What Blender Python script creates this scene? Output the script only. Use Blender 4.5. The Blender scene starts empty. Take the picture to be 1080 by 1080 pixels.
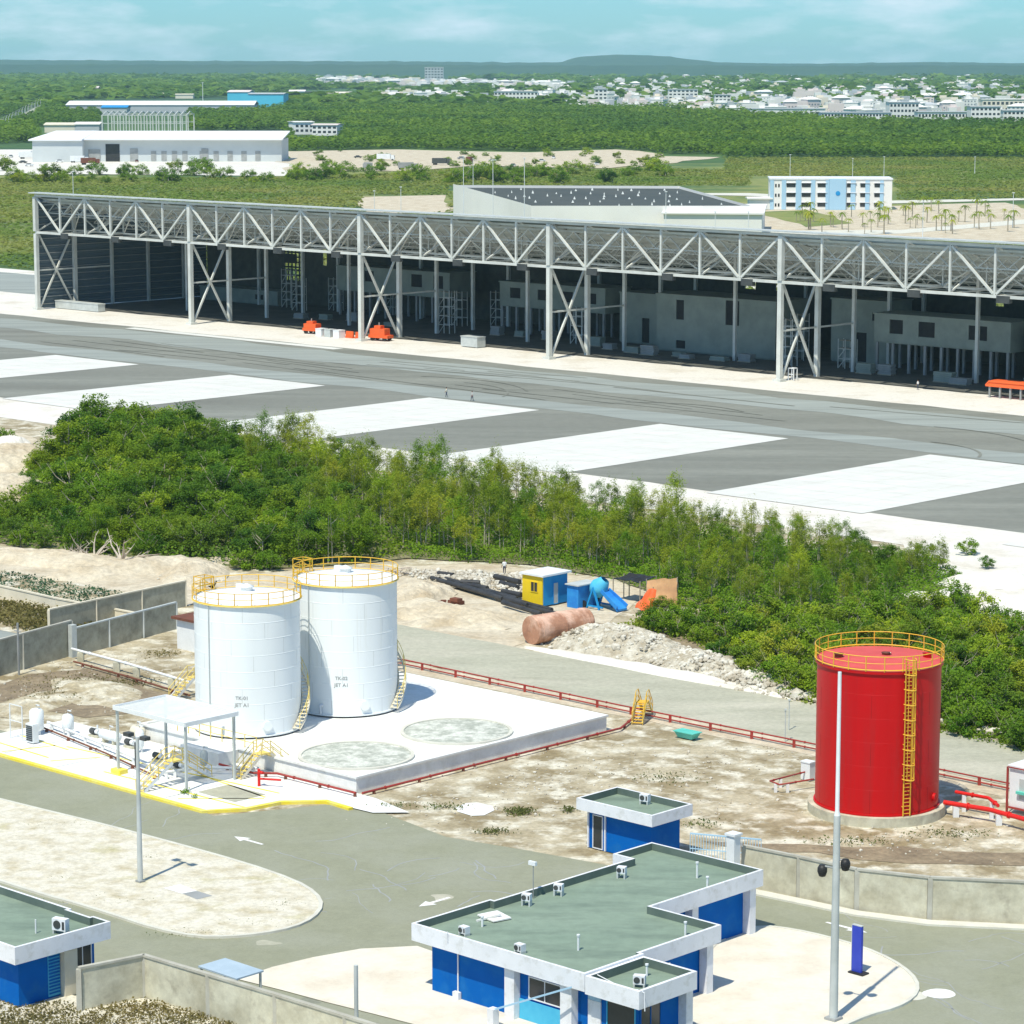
import bpy, bmesh, math, random
import numpy as np
from mathutils import Vector, Matrix, noise

R = math.radians
random.seed(7)
sc = bpy.context.scene
col = sc.collection

# ------------------------------------------------------------------ camera
FPX, CAMH = 3000.0, 57.0
TILT = math.atan(475.0 / FPX)
cam_d = bpy.data.cameras.new("camera")
cam_d.sensor_width = 36.0
cam_d.lens = 36.0 * FPX / 1080.0
cam_d.clip_start = 1.0
cam_d.clip_end = 60000.0
cam = bpy.data.objects.new("camera", cam_d)
col.objects.link(cam)
cam.location = (0, 0, CAMH)
cam.rotation_euler = (math.pi / 2 - TILT, 0, 0)
sc.camera = cam

# ------------------------------------------------------------------ light
SUN_EL = R(62)
SUN_AZ = math.atan2(-0.46, -0.89)          # compass angle from +Y towards +X
sun_d = bpy.data.lights.new("sun", 'SUN')
sun_d.energy = 4.8
sun_d.angle = R(0.53)
sun_d.color = (1.0, 0.95, 0.81)
sun = bpy.data.objects.new("sun", sun_d)
col.objects.link(sun)
sdir = Vector((math.sin(SUN_AZ) * math.cos(SUN_EL), math.cos(SUN_AZ) * math.cos(SUN_EL), math.sin(SUN_EL)))
sun.rotation_euler = sdir.to_track_quat('Z', 'Y').to_euler()
sun.location = (0, 0, 300)

world = bpy.data.worlds.new("World")
sc.world = world
world.use_nodes = True
nt = world.node_tree
nt.nodes.clear()
w_out = nt.nodes.new('ShaderNodeOutputWorld')
w_bg = nt.nodes.new('ShaderNodeBackground')
w_bg.inputs['Strength'].default_value = 0.075
sky = nt.nodes.new('ShaderNodeTexSky')
sky.sky_type = 'NISHITA'
sky.sun_disc = False
sky.sun_elevation = SUN_EL
sky.sun_rotation = SUN_AZ
sky.altitude = 50
sky.air_density = 1.0
sky.dust_density = 0.3
sky.ozone_density = 2.0
tint = nt.nodes.new('ShaderNodeMix'); tint.data_type = 'RGBA'; tint.blend_type = 'MULTIPLY'
tint.inputs['Factor'].default_value = 1.0
tint.inputs[7].default_value = (0.66, 1.30, 1.86, 1)
# thin fair-weather cloud veils near the top of the frame
tc = nt.nodes.new('ShaderNodeTexCoord')
mp = nt.nodes.new('ShaderNodeMapping'); mp.inputs['Scale'].default_value = (18, 18, 70)
cn = nt.nodes.new('ShaderNodeTexNoise'); cn.inputs['Scale'].default_value = 1.0; cn.inputs['Detail'].default_value = 6; cn.inputs['Roughness'].default_value = 0.6
cr = nt.nodes.new('ShaderNodeValToRGB')
cr.color_ramp.elements[0].position = 0.46; cr.color_ramp.elements[0].color = (0, 0, 0, 1)
cr.color_ramp.elements[1].position = 0.72; cr.color_ramp.elements[1].color = (1, 1, 1, 1)
cm = nt.nodes.new('ShaderNodeMix'); cm.data_type = 'RGBA'
cm.inputs[7].default_value = (9.0, 11.5, 13.0, 1)
nt.links.new(tc.outputs['Generated'], mp.inputs['Vector'])
nt.links.new(mp.outputs['Vector'], cn.inputs['Vector'])
nt.links.new(cn.outputs['Fac'], cr.inputs['Fac'])
nt.links.new(sky.outputs['Color'], tint.inputs[6])
nt.links.new(tint.outputs[2], cm.inputs[6])
nt.links.new(cr.outputs['Color'], cm.inputs[0])
nt.links.new(cm.outputs[2], w_bg.inputs['Color'])
nt.links.new(w_bg.outputs['Background'], w_out.inputs['Surface'])

sc.view_settings.view_transform = 'Standard'
sc.view_settings.look = 'None'
sc.view_settings.exposure = 0.0
sc.view_settings.gamma = 1.0
sc.cycles.use_denoising = True
sc.cycles.max_bounces = 6
sc.cycles.diffuse_bounces = 3
sc.cycles.transparent_max_bounces = 8
sc.cycles.volume_bounces = 1

# ------------------------------------------------------------------ site frame
# everything on the airfield is laid out on one grid: u runs along the hangar front, v goes in depth
ORG = Vector((-110.1, 660.0))
ANG = R(-43.54)
UX, UY = math.cos(ANG), math.sin(ANG)
def S(u, v, z=0.0):
    return Vector((ORG.x + u * UX - v * UY, ORG.y + u * UY + v * UX, z))
def UV(p):
    dx, dy = p[0] - ORG.x, p[1] - ORG.y
    return dx * UX + dy * UY, -dx * UY + dy * UX
def G(px, py, z=0.0):
    "point of the place at height z that is seen at a given spot of the survey photograph"
    dx, dy = px - 540, 540 - py
    d = Vector((dx, FPX * math.cos(TILT) + dy * math.sin(TILT), -FPX * math.sin(TILT) + dy * math.cos(TILT)))
    t = (z - CAMH) / d.z
    return Vector((d.x * t, d.y * t, z))
def PROJ(x, y, z):
    q = z - CAMH
    c = y * math.cos(TILT) - q * math.sin(TILT)
    u = y * math.sin(TILT) + q * math.cos(TILT)
    return 540 + FPX * x / c, 540 - FPX * u / c

# ------------------------------------------------------------------ materials
def lin(c):
    if isinstance(c, str):
        c = [int(c[i:i + 2], 16) / 255 for i in (0, 2, 4)]
        return tuple(((x + 0.055) / 1.055) ** 2.4 if x > 0.04045 else x / 12.92 for x in c)
    return tuple(c)
MATS = {}
def mat(name, c1, c2=None, rough=0.8, scale=1.0, detail=6, lo=0.35, hi=0.65, bump=0.0, bscale=None,
        metallic=0.0, coords='world', stretch=None, c3=None, scale3=0.1, lo3=0.45, hi3=0.6, spec=0.3, objvar=0.0, grit=0.0, gscale=2.5):
    m = bpy.data.materials.new(name); m.use_nodes = True
    n = m.node_tree; b = n.nodes['Principled BSDF']
    b.inputs['Roughness'].default_value = rough
    b.inputs['Metallic'].default_value = metallic
    b.inputs['Specular IOR Level'].default_value = spec
    c1 = lin(c1); c2 = lin(c2) if c2 else c1
    if coords == 'world':
        g = n.nodes.new('ShaderNodeNewGeometry'); vec = g.outputs['Position']
    else:
        g = n.nodes.new('ShaderNodeTexCoord'); vec = g.outputs['Object']
    if stretch:
        mm = n.nodes.new('ShaderNodeMapping'); mm.inputs['Scale'].default_value = stretch[:3]
        if len(stretch) > 3: mm.inputs['Rotation'].default_value = (0, 0, stretch[3])
        n.links.new(vec, mm.inputs['Vector']); vec = mm.outputs['Vector']
    def nz(s, d, a, z):
        t = n.nodes.new('ShaderNodeTexNoise'); t.inputs['Scale'].default_value = s; t.inputs['Detail'].default_value = d
        t.inputs['Roughness'].default_value = 0.6
        n.links.new(vec, t.inputs['Vector'])
        r = n.nodes.new('ShaderNodeMapRange'); r.inputs['From Min'].default_value = a; r.inputs['From Max'].default_value = z
        n.links.new(t.outputs['Fac'], r.inputs['Value'])
        return r.outputs['Result'], t.outputs['Fac']
    f, raw = nz(scale, detail, lo, hi)
    mx = n.nodes.new('ShaderNodeMix'); mx.data_type = 'RGBA'
    mx.inputs[6].default_value = (*c1, 1); mx.inputs[7].default_value = (*c2, 1)
    n.links.new(f, mx.inputs[0]); out = mx.outputs[2]
    if c3:
        f3, _ = nz(scale3, 5, lo3, hi3)
        m3 = n.nodes.new('ShaderNodeMix'); m3.data_type = 'RGBA'
        m3.inputs[7].default_value = (*lin(c3), 1)
        n.links.new(f3, m3.inputs[0]); n.links.new(out, m3.inputs[6]); out = m3.outputs[2]
    if grit:
        gt = n.nodes.new('ShaderNodeTexNoise'); gt.inputs['Scale'].default_value = gscale; gt.inputs['Detail'].default_value = 8; gt.inputs['Roughness'].default_value = 0.75
        gg = n.nodes.new('ShaderNodeNewGeometry'); n.links.new(gg.outputs['Position'], gt.inputs['Vector'])
        gr = n.nodes.new('ShaderNodeMapRange'); gr.inputs['From Min'].default_value = .3; gr.inputs['From Max'].default_value = .7
        gr.inputs['To Min'].default_value = 1 - grit; gr.inputs['To Max'].default_value = 1 + grit
        n.links.new(gt.outputs['Fac'], gr.inputs['Value'])
        gh = n.nodes.new('ShaderNodeHueSaturation'); n.links.new(gr.outputs[0], gh.inputs['Value']); n.links.new(out, gh.inputs['Color']); out = gh.outputs['Color']
    if objvar:
        oi = n.nodes.new('ShaderNodeObjectInfo')
        hs = n.nodes.new('ShaderNodeHueSaturation')
        r1 = n.nodes.new('ShaderNodeMapRange'); r1.inputs['To Min'].default_value = 1 - objvar; r1.inputs['To Max'].default_value = 1 + objvar
        r2 = n.nodes.new('ShaderNodeMapRange'); r2.inputs['To Min'].default_value = 0.5 + objvar * .09; r2.inputs['To Max'].default_value = 0.5 - objvar * .09
        n.links.new(oi.outputs['Random'], r1.inputs['Value']); n.links.new(oi.outputs['Random'], r2.inputs['Value'])
        n.links.new(r1.outputs[0], hs.inputs['Value']); n.links.new(r2.outputs[0], hs.inputs['Hue'])
        n.links.new(out, hs.inputs['Color']); out = hs.outputs['Color']
    n.links.new(out, b.inputs['Base Color'])
    if bump:
        bp = n.nodes.new('ShaderNodeBump'); bp.inputs['Strength'].default_value = 1.0; bp.inputs['Distance'].default_value = bump
        if bscale:
            _, raw = nz(bscale, 4, 0, 1)
        n.links.new(raw, bp.inputs['Height']); n.links.new(bp.outputs['Normal'], b.inputs['Normal'])
    MATS[name] = m
    return m
def leafmat(name, c1, c2, c3, scale=0.5, objvar=0.25, scale3=0.06):
    m = mat(name, c1, c2, rough=0.6, scale=scale, detail=3, c3=c3, scale3=scale3, lo3=0.42, hi3=0.62, objvar=objvar, spec=0.2)
    n = m.node_tree; b = n.nodes['Principled BSDF']
    src = b.inputs['Base Color'].links[0].from_socket
    tr = n.nodes.new('ShaderNodeBsdfTranslucent'); ms = n.nodes.new('ShaderNodeMixShader')
    ms.inputs[0].default_value = 0.42
    n.links.new(src, tr.inputs['Color'])
    n.links.new(b.outputs[0], ms.inputs[1]); n.links.new(tr.outputs[0], ms.inputs[2])
    n.links.new(ms.outputs[0], n.nodes['Material Output'].inputs['Surface'])
    return m

M = MATS
GA = -ANG
mat('far_green', (0.05, 0.11, 0.02), (0.09, 0.16, 0.03), scale=0.02, c3=(0.03, 0.075, 0.03), scale3=0.003)
mat('field_green', (0.17, 0.22, 0.045), (0.26, 0.26, 0.085), scale=0.05, detail=8, c3=(0.07, 0.13, 0.035), scale3=0.012, bump=0.5, grit=0.25, gscale=0.25)
mat('compound_dirt', (0.46, 0.40, 0.275), (0.27, 0.215, 0.12), detail=9, lo=0.42, hi=0.60, c3=(0.66, 0.62, 0.50), lo3=0.48, hi3=0.64, bump=0.15, scale=0.20, scale3=0.42, grit=0.30, gscale=2.2)
mat('limestone', (0.66, 0.62, 0.51), (0.48, 0.42, 0.28), detail=9, lo=0.45, hi=0.7, c3=(0.47, 0.43, 0.25), scale3=0.22, lo3=0.60, hi3=0.72, bump=0.06, scale=0.6, grit=0.22, gscale=3)
mat('sand', (0.60, 0.53, 0.40), (0.44, 0.355, 0.235), detail=9, lo=0.4, hi=0.7, bump=0.15, scale=0.22, grit=0.25, gscale=1.6)
mat('white_gravel', (0.70, 0.67, 0.60), (0.58, 0.52, 0.42), detail=9, lo=0.5, hi=0.75, bump=0.05, scale=0.12, grit=0.12, gscale=1.2)
mat('asphalt', (0.29, 0.295, 0.205), (0.255, 0.26, 0.18), scale=0.9, detail=9, lo=0.3, hi=0.7, c3=(0.31, 0.315, 0.24), lo3=0.4, hi3=0.75, bump=0.01, grit=0.1, gscale=5, scale3=0.16)
mat('runway_asphalt', (0.185, 0.19, 0.16), (0.26, 0.265, 0.225), scale=1.0, detail=8, lo=0.38, hi=0.66, stretch=(0.02, 0.16, 0.1, GA), c3=(0.15, 0.15, 0.125), scale3=0.5, lo3=0.5, hi3=0.72, grit=0.1, gscale=0.6)
mat('runway_light', (0.33, 0.36, 0.33), (0.25, 0.27, 0.245), scale=1.0, detail=8, stretch=(0.02, 0.25, 0.1, GA))
mat('white_concrete', (0.70, 0.70, 0.65), (0.62, 0.62, 0.57), scale=1.0, detail=7, stretch=(0.1, 0.3, 0.1, GA), grit=0.05, gscale=0.5, c3=(0.60, 0.59, 0.54), scale3=1.3, lo3=0.5, hi3=0.85)
mat('packed_road', (0.44, 0.43, 0.33), (0.38, 0.37, 0.28), scale=0.5, detail=9, c3=(0.52, 0.49, 0.39), scale3=0.1, lo3=0.5, hi3=0.7, stretch=(0.3, 1, 1, GA), bump=0.02, grit=0.16, gscale=2.0)
mat('pad_white', (0.76, 0.76, 0.73), (0.62, 0.61, 0.55), scale=0.6, detail=8, lo=0.5, hi=0.8, grit=0.1, gscale=1.5)
mat('asphalt_patch', (0.25, 0.255, 0.20), (0.22, 0.225, 0.175), scale=1.5, grit=0.15, gscale=5)
mat('kerb', (0.66, 0.65, 0.56), (0.58, 0.56, 0.48), scale=0.8, detail=6)
mat('road_paint', (0.85, 0.85, 0.83), (0.7, 0.7, 0.66), scale=3)
mat('yellow_paint', (0.82, 0.66, 0.05), (0.80, 0.70, 0.22), scale=0.8, detail=6, lo=0.4, hi=0.7)
mat('wall_concrete', (0.62, 0.60, 0.47), (0.43, 0.40, 0.29), scale=0.5, detail=8, c3=(0.36, 0.33, 0.25), scale3=0.9, lo3=0.58, hi3=0.75, grit=0.16, gscale=1.5)
mat('old_wall', (0.42, 0.41, 0.32), (0.34, 0.32, 0.245), scale=0.6, detail=8, c3=(0.26, 0.25, 0.19), scale3=0.7, lo3=0.5, hi3=0.7, grit=0.15, gscale=2)
mat('forecourt', (0.72, 0.67, 0.56), (0.62, 0.54, 0.42), scale=0.3, detail=8, lo=0.45, hi=0.75, grit=0.08, gscale=3)
mat('wall_post', (0.50, 0.49, 0.42), (0.40, 0.38, 0.31), scale=0.8)
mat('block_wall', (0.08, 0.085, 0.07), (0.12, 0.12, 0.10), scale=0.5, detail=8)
mat('tank_white', (0.84, 0.87, 0.86), (0.79, 0.82, 0.81), rough=0.5, scale=0.25, detail=5, spec=0.5, c3=(0.70, 0.70, 0.65), scale3=1.3, lo3=0.6, hi3=0.85, stretch=(1, 1, 0.06))
mat('tank_red', (0.57, 0.001, 0.003), (0.50, 0.001, 0.003), rough=0.45, scale=0.6, spec=0.3, c3=(0.40, 0.015, 0.015), scale3=1.1, lo3=0.52, hi3=0.8, stretch=(1, 1, 0.06))
mat('thicket_soil', (0.13, 0.15, 0.055), (0.26, 0.23, 0.13), scale=0.5, grit=0.3, gscale=2)
mat('brown_soil', (0.30, 0.235, 0.15), (0.20, 0.155, 0.10), scale=0.4, grit=0.35, gscale=1.8, bump=0.2)
mat('polycarbonate', (0.85, 0.88, 0.86), rough=0.4)
mat('seam', (0.62, 0.64, 0.62), (0.5, 0.5, 0.46), scale=1)
mat('red_seam', (0.33, 0.006, 0.008), (0.28, 0.01, 0.01), scale=1)
mat('red_roof', (0.66, 0.10, 0.085), (0.58, 0.075, 0.065), rough=0.6, scale=0.8)
mat('yellow', (0.80, 0.48, 0.03), (0.70, 0.42, 0.05), rough=0.5, scale=2)
mat('pale_yellow', (0.80, 0.65, 0.20), (0.75, 0.55, 0.12), rough=0.5, scale=2)
mat('red_pipe', (0.38, 0.045, 0.035), (0.28, 0.05, 0.04), rough=0.5, scale=1)
mat('bright_red', (0.72, 0.02, 0.015), (0.62, 0.02, 0.015), rough=0.45, scale=1)
mat('white_metal', (0.80, 0.82, 0.82), (0.72, 0.74, 0.74), rough=0.45, scale=1)
mat('steel_white', (0.70, 0.71, 0.65), (0.56, 0.57, 0.52), rough=0.55, scale=0.3)
mat('steel_grey', (0.36, 0.37, 0.36), (0.28, 0.29, 0.28), rough=0.55, scale=0.5)
mat('galv', (0.55, 0.58, 0.56), (0.45, 0.48, 0.46), rough=0.5, scale=0.7)
mat('cladding', (0.10, 0.14, 0.165), (0.12, 0.16, 0.185), rough=0.6, scale=0.2)
mat('hangar_roof', (0.15, 0.14, 0.10), (0.24, 0.21, 0.15), rough=0.7, scale=0.15, c3=(0.11, 0.14, 0.12), scale3=0.05)
mat('roof_blue', (0.25, 0.36, 0.46), (0.32, 0.41, 0.48), rough=0.6, scale=0.1)
mat('dark_steel', (0.05, 0.055, 0.055), (0.08, 0.085, 0.08), rough=0.6, scale=0.5)
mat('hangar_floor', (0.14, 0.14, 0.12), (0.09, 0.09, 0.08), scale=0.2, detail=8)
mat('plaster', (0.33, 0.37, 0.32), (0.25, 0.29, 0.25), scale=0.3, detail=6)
mat('dark_glass', (0.02, 0.025, 0.03), (0.035, 0.04, 0.045), rough=0.15, scale=0.5, spec=0.6)
mat('dark_void', (0.025, 0.025, 0.025), (0.04, 0.04, 0.04), rough=0.9, scale=0.5)
mat('blue_wall', (0.001, 0.125, 0.47), (0.001, 0.10, 0.39), rough=0.7, spec=0.08, scale=0.5, detail=7, c3=(0.015, 0.15, 0.42), scale3=0.8, lo3=0.5, hi3=0.8, grit=0.08, gscale=2)
mat('blue_light', (0.06, 0.42, 0.66), (0.09, 0.48, 0.70), rough=0.6, scale=1)
mat('fascia', (0.80, 0.81, 0.83), (0.72, 0.73, 0.75), rough=0.6, scale=0.6, detail=7, c3=(0.56, 0.56, 0.53), scale3=1.6, lo3=0.52, hi3=0.8)
mat('roof_green', (0.20, 0.27, 0.205), (0.25, 0.32, 0.245), rough=0.8, scale=0.25, detail=8, stretch=(0.35, 1.2, 1, GA), grit=0.12, gscale=1.2, c3=(0.135, 0.185, 0.145), scale3=0.5, lo3=0.45, hi3=0.75)
mat('parapet_in', (0.10, 0.14, 0.12), (0.13, 0.17, 0.145), rough=0.8, scale=0.8)
mat('cream', (0.74, 0.68, 0.54), (0.66, 0.60, 0.46), scale=0.8)
mat('orange', (0.82, 0.13, 0.025), (0.72, 0.12, 0.03), rough=0.6, scale=0.8)
mat('rust_orange', (0.50, 0.26, 0.16), (0.36, 0.18, 0.11), rough=0.75, scale=0.7, detail=8, c3=(0.70, 0.45, 0.33), scale3=0.4, grit=0.2, gscale=2)
mat('tarp_tan', (0.62, 0.36, 0.17), (0.50, 0.28, 0.14), rough=0.8, scale=0.9)
mat('cabin_yellow', (0.85, 0.60, 0.01), (0.78, 0.55, 0.02), rough=0.6, scale=0.8)
mat('cabin_blue', (0.01, 0.24, 0.58), (0.02, 0.30, 0.62), rough=0.6, scale=0.8)
mat('tarp_blue', (0.02, 0.20, 0.60), (0.04, 0.30, 0.68), rough=0.55, scale=0.8)
mat('aqua', (0.10, 0.52, 0.42), (0.15, 0.58, 0.48), rough=0.5, scale=0.8)
mat('black_pipe', (0.03, 0.03, 0.032), (0.055, 0.055, 0.055), rough=0.5, scale=0.8)
mat('rust', (0.20, 0.07, 0.04), (0.14, 0.06, 0.04), rough=0.85, scale=1)
mat('sign_blue', (0.03, 0.055, 0.42), (0.04, 0.07, 0.46), rough=0.4, scale=1)
mat('black', (0.02, 0.02, 0.02), (0.03, 0.03, 0.03), rough=0.5, scale=1)
mat('rubble', (0.56, 0.53, 0.44), (0.36, 0.31, 0.22), scale=0.9, detail=8, lo=0.35, hi=0.65, bump=0.08, grit=0.3, gscale=2.5)
mat('rock', (0.66, 0.63, 0.54), (0.42, 0.37, 0.28), scale=0.8, detail=6, lo=0.4, hi=0.6)
mat('slab_rough', (0.62, 0.63, 0.56), (0.38, 0.40, 0.34), scale=1.1, detail=9, lo=0.42, hi=0.6, grit=0.3, gscale=3)
mat('bark', (0.42, 0.38, 0.29), (0.30, 0.26, 0.19), rough=0.9, scale=1.5)
mat('pale_bark', (0.48, 0.45, 0.34), (0.34, 0.31, 0.22), rough=0.9, scale=1.5)
mat('dead_wood', (0.62, 0.54, 0.44), (0.45, 0.38, 0.30), rough=0.9, scale=1.5)
mat('skin', (0.35, 0.19, 0.12)); mat('hair', (0.02, 0.015, 0.012))
mat('trousers', (0.05, 0.06, 0.10)); mat('shirt_white', (0.80, 0.80, 0.78)); mat('shirt_orange', (0.75, 0.28, 0.05)); mat('shirt_grey', (0.45, 0.45, 0.42))
mat('warehouse_roof', (0.82, 0.82, 0.83), (0.74, 0.75, 0.77), scale=0.02)
mat('warehouse_wall', (0.58, 0.62, 0.62), (0.52, 0.56, 0.56), scale=0.05)
mat('cyan_wall', (0.08, 0.50, 0.70), (0.10, 0.55, 0.74), scale=0.05)
mat('pale_blue', (0.40, 0.60, 0.74), (0.36, 0.55, 0.70), scale=0.05)
mat('awning_blue', (0.42, 0.52, 0.60), (0.36, 0.46, 0.54), scale=0.8)
mat('black_roof', (0.060, 0.072, 0.070), (0.08, 0.09, 0.085), rough=0.9, scale=0.05)
mat('town_white', (0.86, 0.84, 0.79), (0.70, 0.68, 0.64), scale=0.02)
mat('town_cream', (0.78, 0.71, 0.58), (0.70, 0.63, 0.5), scale=0.02)
mat('town_grey', (0.50, 0.52, 0.53), (0.42, 0.44, 0.46), scale=0.02)
mat('town_pink', (0.76, 0.66, 0.62), (0.7, 0.6, 0.56), scale=0.02)
mat('town_window', (0.24, 0.26, 0.28), (0.2, 0.22, 0.24), scale=0.05)
mat('terracotta', (0.45, 0.19, 0.11), (0.38, 0.17, 0.10), scale=0.05)
mat('hill_green', (0.030, 0.075, 0.045), (0.045, 0.095, 0.05), scale=0.004, detail=8, bump=20)
leafmat('leaf_dark', (0.125, 0.235, 0.010), (0.21, 0.32, 0.014), (0.10, 0.205, 0.018))
leafmat('leaf_olive', (0.25, 0.33, 0.018), (0.33, 0.38, 0.035), (0.19, 0.28, 0.016))
leafmat('leaf_bright', (0.22, 0.36, 0.014), (0.31, 0.43, 0.024), (0.16, 0.29, 0.015))
leafmat('leaf_dry', (0.24, 0.19, 0.06), (0.30, 0.25, 0.09), (0.16, 0.15, 0.05))
leafmat('leaf_grass', (0.10, 0.16, 0.03), (0.22, 0.22, 0.07), (0.13, 0.15, 0.04), scale=0.4, objvar=0)
leafmat('leaf_crop', (0.055, 0.14, 0.06), (0.09, 0.18, 0.09), (0.04, 0.10, 0.05), objvar=0)
leafmat('leaf_far', (0.11, 0.22, 0.012), (0.22, 0.33, 0.026), (0.08, 0.175, 0.018), scale=0.03, objvar=0, scale3=0.006)
leafmat('leaf_field', (0.23, 0.29, 0.045), (0.33, 0.33, 0.09), (0.17, 0.26, 0.04), scale=0.03, objvar=0, scale3=0.01)

_pm = M['polycarbonate'].node_tree; _mx = _pm.nodes.new('ShaderNodeMixShader'); _tp = _pm.nodes.new('ShaderNodeBsdfTransparent'); _mx.inputs[0].default_value = 0.5
_pm.links.new(_pm.nodes['Principled BSDF'].outputs[0], _mx.inputs[1]); _pm.links.new(_tp.outputs[0], _mx.inputs[2]); _pm.links.new(_mx.outputs[0], _pm.nodes['Material Output'].inputs['Surface'])
def mlist(m):
    return [M[x] if isinstance(x, str) else x for x in (m if isinstance(m, (list, tuple)) else [m])]

# ------------------------------------------------------------------ object helpers
def tag(o, label=None, cat=None, group=None, kind=None):
    if label: o['label'] = label
    if cat: o['category'] = cat
    if group: o['group'] = group
    if kind: o['kind'] = kind
    return o
def empty(name, label, cat, loc, rz=0.0, group=None):
    o = bpy.data.objects.new(name, None); col.objects.link(o)
    o.location = loc; o.rotation_euler = (0, 0, rz); o.empty_display_size = 0.5
    return tag(o, label, cat, group)
def link_mesh(name, me, mats, parent=None, loc=(0, 0, 0), rz=0.0):
    for m in mlist(mats): me.materials.append(m)
    o = bpy.data.objects.new(name, me); col.objects.link(o)
    o.location = loc; o.rotation_euler = (0, 0, rz)
    if parent is not None: o.parent = parent
    return o
def copy_tree(o, parent=None):
    c = o.copy(); col.objects.link(c); c.parent = parent
    for ch in list(o.children): copy_tree(ch, c)
    return c

class MB:
    "collects shapes into one mesh"
    def __init__(s): s.v = []; s.f = []; s.m = []; s.sm = []
    def add(s, vs, fs, mi=0, smooth=False):
        o = len(s.v); s.v += [tuple(p) for p in vs]
        for f in fs: s.f.append(tuple(i + o for i in f)); s.m.append(mi); s.sm.append(smooth)
        return s
    def box(s, x0, x1, y0, y1, z0, z1, mi=0):
        vs = [(x0, y0, z0), (x1, y0, z0), (x1, y1, z0), (x0, y1, z0), (x0, y0, z1), (x1, y0, z1), (x1, y1, z1), (x0, y1, z1)]
        return s.add(vs, [(3, 2, 1, 0), (4, 5, 6, 7), (0, 1, 5, 4), (1, 2, 6, 5), (2, 3, 7, 6), (3, 0, 4, 7)], mi)
    def bar(s, a, b, w, h=None, mi=0):
        "square bar between two points"
        a = Vector(a); b = Vector(b); h = h or w
        d = (b - a).normalized()
        up = Vector((0, 0, 1)) if abs(d.z) < 0.95 else Vector((0, 1, 0))
        x = d.cross(up).normalized() * w / 2; y = x.normalized().cross(d) * h / 2
        vs = [a - x - y, a + x - y, a + x + y, a - x + y, b - x - y, b + x - y, b + x + y, b - x + y]
        return s.add(vs, [(3, 2, 1, 0), (4, 5, 6, 7), (0, 1, 5, 4), (1, 2, 6, 5), (2, 3, 7, 6), (3, 0, 4, 7)], mi)
    def tube(s, pts, r, n=6, mi=0, cap=True):
        pts = [Vector(p) for p in pts]; rs = r if isinstance(r, (list, tuple)) else [r] * len(pts)
        vs = []; fs = []
        for i, p in enumerate(pts):
            d = ((pts[min(i + 1, len(pts) - 1)] - pts[max(i - 1, 0)])).normalized()
            up = Vector((0, 0, 1)) if abs(d.z) < 0.9 else Vector((1, 0, 0))
            x = d.cross(up).normalized(); y = x.cross(d)
            for k in range(n):
                t = 2 * math.pi * k / n
                vs.append(p + (x * math.cos(t) + y * math.sin(t)) * rs[i])
        for i in range(len(pts) - 1):
            for k in range(n):
                fs.append((i * n + k, i * n + (k + 1) % n, (i + 1) * n + (k + 1) % n, (i + 1) * n + k))
        s.add(vs, fs, mi, n > 5)
        if cap:
            s.add(vs[:n], [tuple(range(n))[::-1]], mi); s.add(vs[-n:], [tuple(range(n))], mi)
        return s
    def lathe(s, prof, n=48, mi=0, c=(0, 0), smooth=True, split=False):
        if split:
            for a, b in zip(prof, prof[1:]): s.lathe([a, b], n, mi, c, smooth)
            return s
        vs = []; fs = []
        for r, z in prof:
            for k in range(n):
                t = 2 * math.pi * k / n
                vs.append((c[0] + r * math.cos(t), c[1] + r * math.sin(t), z))
        for i in range(len(prof) - 1):
            for k in range(n):
                fs.append((i * n + k, i * n + (k + 1) % n, (i + 1) * n + (k + 1) % n, (i + 1) * n + k))
        return s.add(vs, fs, mi, smooth)
    def prism(s, poly, z0, z1, mi=0, mtop=None):
        n = len(poly)
        vs = [(p[0], p[1], z0) for p in poly] + [(p[0], p[1], z1) for p in poly]
        s.add(vs, [(i, (i + 1) % n, n + (i + 1) % n, n + i) for i in range(n)], mi)
        s.add(vs[n:], [tuple(range(n))], mi if mtop is None else mtop)
        return s
    def ring(s, r, z, t=0.03, n=32, mi=0, c=(0, 0), a0=0, a1=2 * math.pi):
        pts = [(c[0] + r * math.cos(a0 + (a1 - a0) * k / n), c[1] + r * math.sin(a0 + (a1 - a0) * k / n), z) for k in range(n + 1)]
        return s.tube(pts, t, 4, mi, cap=False)
    def mesh(s, name):
        me = bpy.data.meshes.new(name)
        me.from_pydata(s.v, [], s.f); me.update()
        me.polygons.foreach_set('material_index', s.m)
        me.polygons.foreach_set('use_smooth', s.sm)
        return me
    def build(s, name, mats, parent=None, loc=(0, 0, 0), rz=0.0):
        return link_mesh(name, s.mesh(name), mats, parent, loc, rz)

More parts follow.
